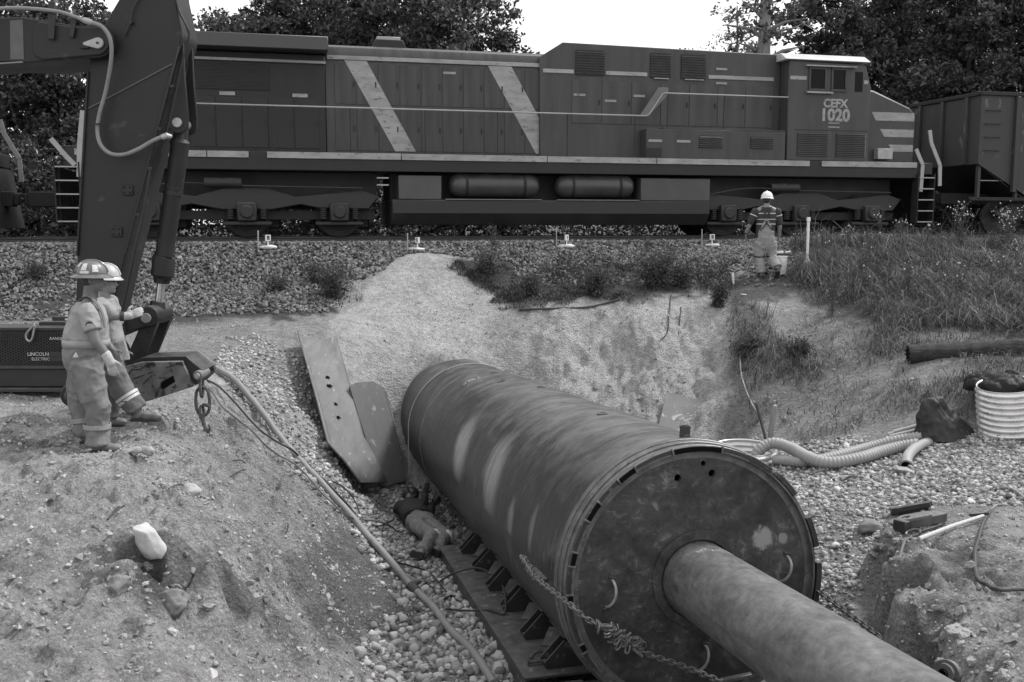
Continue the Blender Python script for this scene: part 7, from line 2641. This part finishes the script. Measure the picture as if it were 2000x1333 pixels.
on = on | ((q[:, 1] < 560) & (q[:, 0] > 1000)) | inpoly(q, [(-300, 470), (720, 478), (690, 560), (640, 612), (300, 622), (-300, 632)])
k = on & ~cone & (rs.random(n) < dens) & (q[:, 0] > -120) & (q[:, 0] < 2120)
bp2 = bp2[k]
bs2 = rs.uniform(.028, .062, len(bp2))
bp2[:, 2] += bs2 * .35
scatter_mesh('ballast', CRU, bp2, bs2, rotz_tilt(len(bp2), rs, 1.0), np.clip(rs.normal(.42, .24, len(bp2)), 0, 1), False, M_BAL, ground)
# loose earth clods, grit and small stones on the dug faces
Z_HEAP = [(-80, 760), (140, 770), (330, 790), (430, 790), (560, 900), (700, 1060), (790, 1180), (700, 1260), (760, 1400), (-80, 1400)]
Z_BANKR = [(1720, 1030), (1850, 1000), (2100, 990), (2100, 1400), (1900, 1400), (1790, 1280), (1700, 1180)]
Z_WALL = [(960, 610), (1400, 580), (1440, 700), (1430, 870), (1280, 860), (1060, 770), (930, 700), (800, 700), (680, 660), (760, 560), (900, 560)]
Z_SPUR = [(1430, 600), (1560, 600), (1800, 650), (1790, 790), (1880, 850), (1500, 880), (1430, 850)]
cp_, cs_ = [], []
for poly, dens, yl, s0, s1 in ((Z_HEAP, 520, (3.5, 14), .006, .050), (Z_BANKR, 560, (4.4, 10.2), .006, .050), (Z_WALL, 170, (15.5, 22), .010, .045), (Z_SPUR, 130, (12.5, 20), .010, .045),
                               ([(0, 625), (430, 625), (640, 650), (560, 665), (430, 670), (400, 720), (0, 720)], 120, (13, 19), .010, .05)):
    p = sample_zone(poly, dens, yl, rs)
    p = p[~under_pipe(p)]
    clus = fbm(p * 1.7, 3, 501)
    keep = rs.random(len(p)) < np.clip(.45 + 1.3 * clus, .08, 1)
    p, clus = p[keep], clus[keep]
    s_ = s0 + (s1 - s0) * rs.beta(.9, 5.5, len(p)) * (1 + .8 * np.clip(clus, 0, 1))
    cp_.append(p)
    cs_.append(s_)
cp_, cs_ = np.concatenate(cp_), np.concatenate(cs_)
cp_[:, 2] += cs_ * .25
scatter_mesh('clods', CRU, cp_, cs_, rotz_tilt(len(cp_), rs, .9), np.clip(rs.normal(.55, .22, len(cp_)), 0, 1), False, M_CLOD, ground)
# lumps that can be told apart on the heap and on the right bank
cme = []
ICO3 = ico(3)
for k in range(10):
    v, f = stone_shape(ICO3, 140 + k, sharp=True, flat=.62)
    v2 = v * (1 + .35 * fbm(v * 1.6 + k, 4, 600 + k)[:, None] - .18 * np.abs(fbm(v * 5 + k, 3, 640 + k))[:, None])
    me = np_mesh('clod', v2, f, False)
    me.materials.append(M_CLODO)
    cme.append(me)
lumps = []
for (x0, y0, x1, y1, n, s0, s1) in ((170, 1070, 380, 1190, 30, .015, .07), (60, 1120, 130, 1200, 12, .015, .04), (270, 925, 420, 1000, 24, .015, .05), (250, 1210, 340, 1310, 12, .02, .05), (20, 830, 140, 890, 16, .02, .06),
                                    (500, 1150, 760, 1250, 26, .02, .06), (380, 1080, 560, 1200, 16, .02, .06), (1700, 1020, 1760, 1080, 12, .05, .11), (1740, 1100, 1900, 1280, 24, .02, .06), (1840, 1230, 1990, 1330, 14, .03, .07),
                                    (1430, 760, 1560, 850, 14, .03, .08), (1150, 680, 1340, 830, 26, .03, .09), (640, 1170, 740, 1330, 18, .03, .07), (0, 900, 240, 1050, 14, .015, .04)):
    for _ in range(n):
        x, y = rs.uniform(x0, x1), rs.uniform(y0, y1)
        s_ = s0 + (s1 - s0) * rs.random() ** 2.2
        lumps.append((hit(x, y), s_))
RL = rotz_tilt(len(lumps), rs, .6)
for i, (p, s_) in enumerate(lumps):
    place_stone('clod', cme[i % 10], p + np.array([0, 0, s_ * -.08]), RL[i], s_, ground)
# named boulders
def boulder(name, px, py, s_, label, m, seed, stretch=(1, 1, 1), rot=0.0, h=.3, rough_=.12):
    v, f = ico(4)
    v = v * (1 + .30 * fbm(v * .9 + seed, 2, seed)[:, None])
    r = np.random.default_rng(seed)
    for _ in range(9):
        p = r.normal(0, 1, 3)
        p /= np.linalg.norm(p)
        d = v @ p
        v = v - np.outer(np.clip(d - r.uniform(.6, .9), 0, None), p)
    v = v * (1 + rough_ * fbm(v * 3, 4, seed + 5)[:, None])
    v = v * np.array(stretch) * s_
    c, s2 = cos(rot), sin(rot)
    v = np.stack([v[:, 0] * c - v[:, 2] * s2, v[:, 1], v[:, 0] * s2 + v[:, 2] * c], 1)
    o = link_mesh(name, np_mesh(name, v, f, True), m)
    g = hit(px, py)
    o.location = g + np.array([0, 0, s_ * h])
    tag(o, label, 'rock')
M_ROCKW = mat('white_rock', .44, .85, 0, .22, 9, .4, 25, .1, .4)
M_ROCKC = mat('clay_lump', .17, .95, 0, .3, 9, .8, 25, .15, .2)
boulder('boulder', 296, 1082, .12, 'large white pointed rock on the spoil heap', M_ROCKW, 3, (.70, .6, 1.45), radians(30), .6, .14)
boulder('boulder', 372, 968, .085, 'pale clay lump near the crest of the spoil heap', mat('pale_clay', .36, .9, 0, .2, 8, .5, 25), 8, (1.1, 1, .9), .3, .3)
boulder('boulder', 235, 1150, .085, 'dark broken clod in the hollow below the white rock', M_ROCKC, 12, (.9, 1, .9), .2, .1, .22)
boulder('boulder', 335, 1180, .095, 'biggest dark clod right of the hollow on the heap', M_ROCKC, 15, (1.1, 1, 1.0), .5, .1, .22)
boulder('boulder', 412, 1325, .04, 'white stone at the bottom edge of the spoil heap', M_ROCKW, 18, (.9, 1, 1.2), -.4, .2)
boulder('boulder', 1600, 912, .12, 'dark flat rock on the gravel right of the end plate', mat('dark_rock', .13, .8, 0, .3, 6, .4, 25), 24, (1.7, 1, .45), .0, .3)
boulder('boulder', 1765, 925, .11, 'pale angular slab among the right-hand pebbles', mat('slab_rock', .26, .8, 0, .2, 6, .3, 25), 27, (1.5, 1, .5), -.2, .3)
boulder('boulder', 1700, 1035, .16, 'round earth lump at the edge of the right bank', M_ROCKC, 31, (1.1, 1, .8), 0, .1, .22)
# crumpled glove and bark by the worker's boots
gp = hit(258, 890)
gl = empty('old_glove', gp, label='crumpled pale glove on the heap below the nearest worker\'s boots', cat='glove')
B = Blob(gp)
B.ball(gp + np.array([.05, 0, .05]), (.055, .04, .035))
for k in range(4):
    B.limb([gp + np.array([.03 - k * .012, -.02 + k * .012, .055]), gp + np.array([-.03 - .008 * k, -.05 + k * .02, .04]), gp + np.array([-.055 + .014 * k, -.06 + k * .02, .005])], [.016, .014, .011], n=8)
B.build('glove_hand', mat('old_glove_leather', .34, .85, 0, .4, 20, .4, 60, .2, .12), gl, .007, 2)
B = Blob(gp)
B.limb([gp + np.array([.09, .02, .05]), gp + np.array([.15, .02, .03])], [.035, .045])
B.build('glove_cuff', mat('old_cuff', .26, .85, 0, .4, 20, .4, 60), gl, .008, 2, .006, 20, 5)
# ================================================================== grass and weeds
def blade_mesh(name, pos, length, width, lean, az, tone, m, parent, curl=.5, segs=2):
    """tapered bent blades; lean = tilt from upright"""
    n = len(pos)
    dx, dy = np.cos(az), np.sin(az)
    sx_, sy_ = -dy, dx
    V = np.zeros((n, 5, 3))
    for i, (f_, wf) in enumerate(((0, 1.0), (.5, .8), (1.0, 0))):
        th = lean * (f_ * .6 + .4) + curl * f_ * f_
        r = length * f_ * np.sin(th)
        h_ = length * f_ * np.cos(th)
        c = pos + np.stack([dx * r, dy * r, h_], 1)
        if i < 2:
            V[:, i * 2] = c - np.stack([sx_ * width * wf, sy_ * width * wf, 0 * width], 1)
            V[:, i * 2 + 1] = c + np.stack([sx_ * width * wf, sy_ * width * wf, 0 * width], 1)
        else:
            V[:, 4] = c
    base = np.arange(n)[:, None] * 5
    F3 = np.concatenate([base + np.array([[0, 1, 3]]), base + np.array([[0, 3, 2]]), base + np.array([[2, 3, 4]])])
    me = np_mesh(name, V.reshape(-1, 3), F3, False)
    set_attr(me, 'tone', np.repeat(tone, 5))
    o = link_mesh(name, me, m, parent)
    return o
def leafy(name, lo, hi, rough=.55, trans=.25, obj=False):
    T = NT(name)
    t = T.n('ShaderNodeAttribute', attribute_name='tone').outputs['Fac']
    v = T.rng(t, 0, 1, lo, hi)
    T.base(v)
    T.rough(rough)
    T.b.inputs['Specular IOR Level'].default_value = .35
    tr = T.n('ShaderNodeBsdfTranslucent')
    cc = T.n('ShaderNodeCombineColor')
    for i in range(3):
        T.l(T.math('MULTIPLY', v, 1.2), cc.inputs[i])
    T.l(cc.outputs[0], tr.inputs['Color'])
    mx = T.n('ShaderNodeMixShader')
    mx.inputs[0].default_value = trans
    T.l(T.b.outputs[0], mx.inputs[1])
    T.l(tr.outputs[0], mx.inputs[2])
    T.l(mx.outputs[0], T.out.inputs['Surface'])
    return T.m
M_GRASS = leafy('grass_blades', .028, .26)
M_WEED = leafy('weed_leaves', .045, .15)
rg = np.random.default_rng(5)
Z_TURF = [(1560, 478), (1700, 474), (2150, 470), (2150, 665), (2000, 650), (1850, 640), (1780, 650), (1690, 620), (1600, 585), (1530, 560), (1560, 520)]
Z_SPURG = [(1430, 585), (1500, 610), (1540, 680), (1600, 720), (1520, 790), (1470, 840), (1440, 740), (1425, 640)]
Z_POLE = [(1690, 650), (1800, 640), (2100, 660), (2100, 720), (1900, 790), (1860, 850), (1780, 760), (1740, 720)]
parts_ = []
for poly, dens, yl, l0, l1, dry in ((Z_TURF, 850, (15, 24), .22, .80, .5), (Z_SPURG, 800, (14.5, 21), .15, .5, .5), (Z_POLE, 700, (12.6, 19), .12, .40, .4),
                                    ([(1560, 600), (1800, 660), (1790, 790), (1650, 850), (1540, 860), (1500, 760)], 300, (13, 20), .08, .34, .8), ([(1440, 560), (1530, 545), (1600, 590), (1450, 610)], 260, (17, 22), .05, .2, .5)):
    p = sample_zone(poly, dens, yl, rg)
    bare = inpoly(proj(p), [(1425, 515), (1545, 515), (1570, 600), (1560, 640), (1480, 600), (1425, 575)])
    p = p[~bare]
    cl_ = fbm(p * 1.3, 3, 701)
    k = rg.random(len(p)) < np.clip(.6 + 1.1 * cl_, .1, 1)
    p, cl_ = p[k], cl_[k]
    n = len(p)
    ln = (l0 + (l1 - l0) * rg.random(n) ** 1.4) * (1 + .5 * cl_)
    az = rg.uniform(0, 2 * pi, n) * .55 + 2.6 + fbm(p * .8, 2, 711) * 1.6
    tall = rg.random(n) < .05
    ln = np.where(tall, ln * 1.7, ln)
    tn = np.clip(rg.normal(.30, .2, n) + (rg.random(n) < dry * .35) * rg.uniform(.2, .6, n) + .15 * cl_, 0, 1)
    parts_.append((p, ln, az, tn))
p = np.concatenate([q[0] for q in parts_])
ln = np.concatenate([q[1] for q in parts_])
az = np.concatenate([q[2] for q in parts_])
tn = np.concatenate([q[3] for q in parts_])
n = len(p)
gr = blade_mesh('grass', p - np.array([0, 0, .02]), ln, rg.uniform(.003, .008, n), np.clip(rg.normal(.6, .35, n), 0, 1.4), az, tn, M_GRASS, None, .7)
tag(gr, 'long uncut grass over the right-hand bank', 'grass', kind='stuff')
# sparse low growth on the ballast slope and the bank edge
lp_, ll_, la_, lt_ = [], [], [], []
for poly, dens, yl in (([(880, 505), (1000, 500), (1430, 500), (1440, 575), (1230, 585), (1000, 610), (930, 560)], 1900, (17, 23)), ([(420, 500), (700, 510), (690, 590), (640, 620), (560, 610), (420, 570)], 300, (17, 23)), ([(0, 520), (400, 520), (420, 600), (0, 610)], 60, (16, 23)),
                       ([(-100, 440), (2100, 440), (2100, 468), (-100, 472)], 0, (16, 23))):
    if dens == 0:
        continue
    p = sample_zone(poly, dens, yl, rg)
    cl_ = fbm(p * 1.6, 3, 721)
    k = rg.random(len(p)) < np.clip(.25 + 1.8 * cl_, .02, 1)
    p = p[k]
    n = len(p)
    lp_.append(p)
    ll_.append(rg.uniform(.04, .18, n))
    la_.append(rg.uniform(0, 2 * pi, n))
    lt_.append(np.clip(rg.normal(.25, .2, n), 0, 1))
# rough grass beyond the track, seen under the train
n = 15000
s_a = rg.uniform(-16, 20, n)
t_a = -rg.uniform(3.2, 8.5, n)
bx = np.array([0, YC])[None, :] + U[None, :] * s_a[:, None] + TOCAM[None, :] * t_a[:, None]
lp_.append(np.column_stack([bx, gz(bx[:, 0], bx[:, 1])]))
ll_.append(rg.uniform(.4, 1.25, n))
la_.append(rg.uniform(0, 2 * pi, n))
lt_.append(np.clip(rg.normal(.3, .2, n), 0, 1))
p = np.concatenate(lp_)
n = len(p)
lens = np.concatenate(ll_)
gr2 = blade_mesh('rough_grass', p - np.array([0, 0, .01]), lens, np.where(lens > .3, rg.uniform(.005, .012, n), rg.uniform(.006, .014, n)), np.clip(rg.normal(.5, .3, n), 0, 1.3), np.concatenate(la_), np.concatenate(lt_), M_WEED, None, .5)
tag(gr2, 'low weeds along the ballast foot and rough grass beyond the track', 'weeds', kind='stuff')
# separate weeds: stems, leaves, flower heads
def leaf_quads(c, size, r, asp=.45):
    n = len(c)
    d = r.normal(0, 1, (n, 3))
    d /= np.linalg.norm(d, axis=1)[:, None]
    e = r.normal(0, 1, (n, 3))
    e -= d * (d * e).sum(1)[:, None]
    e /= np.linalg.norm(e, axis=1)[:, None]
    sz = size[:, None]
    nrm2 = np.cross(d, e)
    V = np.stack([c - d * sz, c + e * sz * asp + nrm2 * sz * .12, c + d * sz, c - e * sz * asp + nrm2 * sz * .12], 1)
    Fq = np.arange(n * 4).reshape(n, 4)
    return V.reshape(-1, 3), Fq
def weed(px, py, h_, nst, spread, label, flowers=0, leaf=.03, nl=60, group='weeds by the track', dark=.25, seed=0, g=None):
    r = np.random.default_rng(900 + seed)
    g = hit(px, py) if g is None else g
    root = empty('weed_plant', g, label=label, cat='weed', group=group)
    mb = MB(g)
    tips, mids = [], []
    for k in range(nst):
        a = r.uniform(0, 2 * pi)
        q = spread * r.random() ** .6
        top_ = g + np.array([cos(a) * q, sin(a) * q * .7, h_ * r.uniform(.65, 1.0)])
        m_ = g + (top_ - g) * .5 + np.array([cos(a), sin(a), 0]) * -.1 * q
        mb.tube([g + np.array([r.normal(0, .02), r.normal(0, .02), -.03]), m_, top_], [.006, .005, .003], 5)
        for b_ in range(3):
            s_ = m_ + (top_ - m_) * r.uniform(.1, .8)
            e_ = s_ + np.array([r.normal(0, .10), r.normal(0, .10), r.uniform(.06, .2)]) * h_
            mb.tube([s_, e_], [.003, .002], 4)
            tips.append(e_)
        tips.append(top_)
        mids += [(g, m_), (m_, top_)]
    mb.build('stems', mat('weed_stem', .07, .7), root)
    c = []
    for a, b_ in mids:
        t_ = r.random(nl)
        c.append(a + (b_ - a) * t_[:, None] + r.normal(0, .045 + spread * .10, (nl, 3)))
    c = np.concatenate(c)
    c = c[c[:, 2] > g[2]]
    V, Fq = leaf_quads(c - g, r.uniform(.5, 1.3, len(c)) * leaf, r)
    me = np_mesh('leaves', V, Fq, False)
    set_attr(me, 'tone', np.repeat(np.clip(r.normal(dark, .2, len(c)), 0, 1), 4))
    o = link_mesh('leaves', me, M_WEED, root)
    o['kind'] = 'stuff'
    if flowers:
        vv, ff = ICO1
        t_ = np.array(tips)
        t_ = t_[r.integers(0, len(t_), flowers)] + r.normal(0, .03, (flowers, 3))
        W_ = vv[None] * r.uniform(.010, .019, (flowers, 1, 1)) + (t_ - g)[:, None, :]
        Fz = (ff[None] + (np.arange(flowers) * len(vv))[:, None, None]).reshape(-1, 3)
        o = link_mesh('flower_heads', np_mesh('flower_heads', W_.reshape(-1, 3), Fz, True), mat('flower_pale', .5, .8), root)
        o['kind'] = 'stuff'
for i, (x, y, h_, n_, sp, lab, fl) in enumerate([
    (1875, 485, 1.05, 14, .42, 'tall bushy weed with pale flower heads before the coal car', 46),
    (1962, 488, 1.05, 16, .42, 'round flowering weed at the right edge before the coal car', 70),
    (1812, 487, .62, 5, .25, 'thin weed with a few white flowers below the front steps', 8),
    (1757, 482, .70, 8, .15, 'upright leafy weed below the locomotive\'s front truck', 10),
    (1718, 480, .95, 3, .08, 'tall thin weed stalk standing right of the white pole', 8),
    (1655, 486, .60, 5, .14, 'bushy little weed by the rightmost survey stake', 5),
    (1690, 484, .42, 4, .1, 'short weed between the tall stalk and the rightmost stake', 3),
    (1553, 482, .36, 6, .13, 'tiny dotted weed just left of the white pole', 8),
    (965, 487, .55, 4, .08, 'thin leafy sapling standing alone on the ballast edge', 0),
    (1265, 490, .42, 4, .1, 'small sapling on the ballast above the big shrub', 0)]):
    weed(x, y, h_, n_, sp, lab, fl, .022, 26, seed=i)
rw = np.random.default_rng(31)
for i in range(16):
    weed(rw.uniform(1590, 1995), rw.uniform(500, 620), rw.uniform(.55, 1.0), int(rw.integers(3, 7)), rw.uniform(.12, .28), 'ragged tall weed standing in the long grass of the right bank', int(rw.integers(0, 8)), .026, 22, 'weeds in the long grass', .3, 120 + i)
for i, (x, y, h_, n_, sp, lab) in enumerate([
    (1280, 560, .85, 26, .60, 'largest dark shrub on the bank above the sand wall'),
    (1165, 578, .60, 18, .40, 'dark shrub on the bank edge left of the largest shrub'),
    (1335, 562, .55, 14, .35, 'dark shrub between the largest shrub and the white peg'),
    (1040, 575, .42, 12, .35, 'low dark shrub right of the sand cone'),
    (950, 535, .50, 12, .28, 'dark weedy clump at the right flank of the sand cone'),
    (650, 585, .70, 20, .45, 'dark shrub left of the sand cone'),
    (620, 555, .45, 10, .25, 'smaller clump above the shrub left of the sand cone'),
    (545, 570, .30, 8, .3, 'low clump on the ballast left of the dark shrub'),
    (75, 545, .30, 8, .35, 'low clump on the ballast at the left edge'),
    (1402, 600, .5, 14, .22, 'leafy clump under the white peg at the wall\'s corner'),
    (1560, 700, .35, 10, .3, 'tuft of weeds on the sandy spur'),
    (1460, 700, .45, 14, .3, 'dark tuft at the corner of the sand wall')]):
    weed(x, y, h_, n_, sp, lab, 0, .03, 60, 'shrubs on the bank', .22, 40 + i)
# dry stalks and roots hanging on the pit wall
for i, (pix, lab) in enumerate([([(1445, 690), (1448, 730), (1460, 770), (1475, 800)], 'long dry stalk bent down the corner of the sand wall'), ([(1310, 580), (1306, 620), (1303, 650), (1290, 665)], 'dark root hanging down the sand wall'),
                                ([(1015, 605), (1080, 603), (1150, 600), (1210, 585)], 'dark root along the top edge of the sand wall'), ([(1330, 600), (1325, 650), (1322, 690)], 'thin root on the right part of the sand wall')]):
    pts = [hit(x, y, .03) for x, y in pix]
    o = link_mesh('root', MB().tube(smooth_path(pts, 6), .012 if i != 2 else .022, 6).mesh('root'), M_WOODP if i == 0 else M_TIE)
    tag(o, lab, 'root')
# twigs on the heap
for i, (a, b_, lab) in enumerate([((210, 1015), (243, 988), 'thin dry twig on the middle of the heap'), ((213, 1012), (232, 990), 'thinner twig beside the first on the heap'), ((455, 900), (480, 905), 'forked dry stick on the heap\'s far slope'), ((450, 932), (478, 918), 'short curved stick on the heap\'s far slope'), ((330, 955), (358, 948), 'stub of dark root beside the pale clay lump'), ((560, 1040), (562, 1022), 'upright dry stalk at the foot of the heap')]):
    p0, p1 = hit(*a, .01), hit(*b_, .05)
    o = link_mesh('twig', MB().tube(smooth_path([p0, (p0 + p1) / 2 + np.array([.01, 0, .02]), p1], 4), .007, 6).mesh('twig'), M_TIE)
    tag(o, lab, 'twig')
# ================================================================== trees beyond the track
M_LEAF = leafy('tree_leaves', .025, .15, .38, .22)
M_LEAF2 = leafy('pale_tree_leaves', .07, .22, .45, .3)
M_BARK = mat('bark', .10, .9, 0, .4, 3, .8, 14, stretch=(6, 6, 1))
M_BARK2 = mat('pale_bark', .20, .9, 0, .4, 3, .8, 14, stretch=(6, 6, 1))
def tree(px, Y, h_, rad, nleaf, label, seed, leaf=.10, m=None, crown0=.12, trunk=.16, dens=90, sparse=0.0, bark=None, group='trees beyond the track'):
    r = np.random.default_rng(seed)
    x = (px - 1000) / F_PX * Y
    g = np.array([x, Y, -1.25])
    root = empty('tree', g, label=label, cat='tree', group=group)
    mb = MB(g)
    top_ = np.array([r.normal(0, .4), r.normal(0, .4), h_ * .92])
    tr_path = [g + top_ * t_ + np.array([sin(t_ * 5 + seed), cos(t_ * 4 + seed), 0]) * .12 * t_ for t_ in np.linspace(0, 1, 9)]
    tr_path[0] = g - Z * .2
    mb.tube(tr_path, list(np.linspace(trunk, trunk * .15, 9)), 12)
    mb.build('trunk', bark or M_BARK, root)
    cl = []
    mb = MB(g)
    nb = 40
    for k in range(nb):
        t_ = crown0 + (.97 - crown0) * (k + r.random()) / nb
        i_ = min(int(t_ * 8), 7)
        s_ = tr_path[i_] + (tr_path[i_ + 1] - tr_path[i_]) * (t_ * 8 - i_)
        a = k * 2.4 + r.normal(0, .4)
        prof_ = (sin(pi * min(max((t_ - crown0 * .4) / (1.04 - crown0 * .4), 0), 1)) ** .6)
        ln_ = rad * prof_ * r.uniform(.6, 1.1)
        e_ = s_ + np.array([cos(a) * ln_, sin(a) * ln_, ln_ * r.uniform(.1, .6)])
        m_ = s_ + (e_ - s_) * .5 + np.array([0, 0, .08 * ln_])
        w_ = trunk * (1 - t_) * .45 + .012
        mb.tube([s_, m_, e_], [w_, w_ * .6, w_ * .25], 6)
        for q in range(int(5 + ln_ * 2.4)):
            f_ = r.uniform(.25, 1.08)
            b_ = s_ + (e_ - s_) * f_ + r.normal(0, .28 * ln_ * .5 + .15, 3)
            if q % 2 == 0:
                st_ = s_ + (e_ - s_) * f_ * .8
                mb.tube([st_, b_], [w_ * .3, .005], 4)
            cl.append(b_)
    mb.build('limbs', bark or M_BARK, root)
    cl = np.array(cl)
    if sparse:
        cl = cl[r.random(len(cl)) > sparse]
    k = r.integers(0, len(cl), nleaf)
    cs = r.uniform(.22, .6, len(cl)) * (1 if rad > 2 else .7)
    off = r.normal(0, 1, (nleaf, 3))
    off = off / np.linalg.norm(off, axis=1)[:, None] * (r.random(nleaf) ** .5)[:, None]
    c = cl[k] + off * cs[k][:, None] * np.array([1.25, 1.25, .85])
    keep = c[:, 2] > g[2] + .3
    c, k = c[keep], k[keep]
    V, Fq = leaf_quads(c - g, r.uniform(.6, 1.25, len(c)) * leaf, r, .5)
    me = np_mesh('crown', V, Fq, False)
    ct = r.normal(0, .14, len(cl))
    set_attr(me, 'tone', np.repeat(np.clip(.35 + ct[k] + r.normal(0, .16, len(c)), 0, 1), 4))
    o = link_mesh('crown', me, m or M_LEAF, root)
    o['kind'] = 'stuff'
    return root
tree(470, 36, 9.2, 2.3, 21250, 'leafy tree at the left end of the middle group, rounded edge against the sky', 11)
tree(600, 37, 11.5, 2.9, 30000, 'dense dark tree behind the radiator end of the locomotive', 12)
tree(760, 36, 11.8, 3.0, 30000, 'dense dark tree behind the exhaust stack', 13)
tree(900, 37, 10.8, 2.7, 26250, 'dense dark tree behind the two slanted stripes', 14)
tree(985, 37.5, 8.8, 2.0, 16250, 'lower tree at the right end of the middle group beside the open sky', 15)
tree(30, 33, 11.5, 2.9, 30000, 'dense tree behind the excavator boom at the left edge', 16, crown0=.03)
tree(150, 35, 9.4, 2.0, 20000, 'dark tree showing between boom and excavator stick', 17, crown0=.03)
tree(-90, 34, 11.0, 2.8, 15000, 'dense tree reaching in from beyond the left edge', 18, crown0=.03)
tree(1345, 40, 8.8, 2.0, 4200, 'thin pale-leaved tree with sky showing through, left of the bare trunk', 19, leaf=.075, m=M_LEAF2, sparse=.35)
tree(1240, 44, 7.6, 1.3, 1100, 'wispy small tree top above the sloped locomotive roof', 20, leaf=.075, m=M_LEAF2, sparse=.4)
tree(1430, 39, 10.5, 1.5, 3200, 'slender sparse tree just left of the thick bare trunk', 29, leaf=.075, m=M_LEAF2, sparse=.5)
tree(1482, 34, 14.0, 1.5, 2600, 'old tree with thick pale bare trunk above the locomotive', 21, trunk=.42, bark=M_BARK2, crown0=.3, sparse=.35)
tree(1610, 37, 11.5, 2.0, 26250, 'dense tree behind the cab roof', 22)
tree(1720, 38, 12.5, 3.0, 32500, 'tall dense tree between cab and coal car', 23, crown0=.06)
tree(1850, 37, 12.0, 3.0, 31250, 'dense tree behind the coal car\'s end', 24)
tree(1985, 36, 12.5, 3.0, 30000, 'dark tree at the right edge behind the coal car', 25)
tree(2110, 37, 11.5, 2.8, 15000, 'dark tree reaching in from beyond the right edge', 26)
for i, (px, Y, h_, rad, nl) in enumerate([(530, 44, 11.5, 3.3, 13000), (690, 45, 12.5, 3.4, 13000), (840, 44, 12.5, 3.3, 13000), (1735, 45, 13.5, 3.0, 13000), (1790, 46, 13.5, 3.4, 13000), (1930, 45, 13.5, 3.4, 13000), (90, 43, 13, 3.2, 13000)]):
    tree(px, Y, h_, rad, nl, 'tree in the back row behind %s' % ('the left of the middle group', 'the radiator end', 'the long hood', 'the cab', 'the nose', 'the coal car', 'the excavator boom')[i], 60 + i, .13, crown0=.05)
# undergrowth closing the view below the crowns
ug = np.random.default_rng(77)
n = 90000
s_a = ug.uniform(-26, 30, n)
t_a = -ug.uniform(7.5, 12.5, n)
bx = np.array([0, YC])[None, :] + U[None, :] * s_a[:, None] + TOCAM[None, :] * t_a[:, None]
hz = 3.4 + 1.3 * fbm(np.column_stack([bx * .5, np.zeros(n)]), 3, 811)
c = np.column_stack([bx, -1.2 + hz * ug.random(n) ** .8])
V, Fq = leaf_quads(c, ug.uniform(.05, .12, n), ug, .5)
me = np_mesh('undergrowth', V, Fq, False)
set_attr(me, 'tone', np.repeat(np.clip(ug.normal(.25, .18, n), 0, 1), 4))
uo = link_mesh('undergrowth', me, M_LEAF)
tag(uo, 'dark leafy undergrowth below the trees beyond the track', 'undergrowth', kind='stuff')
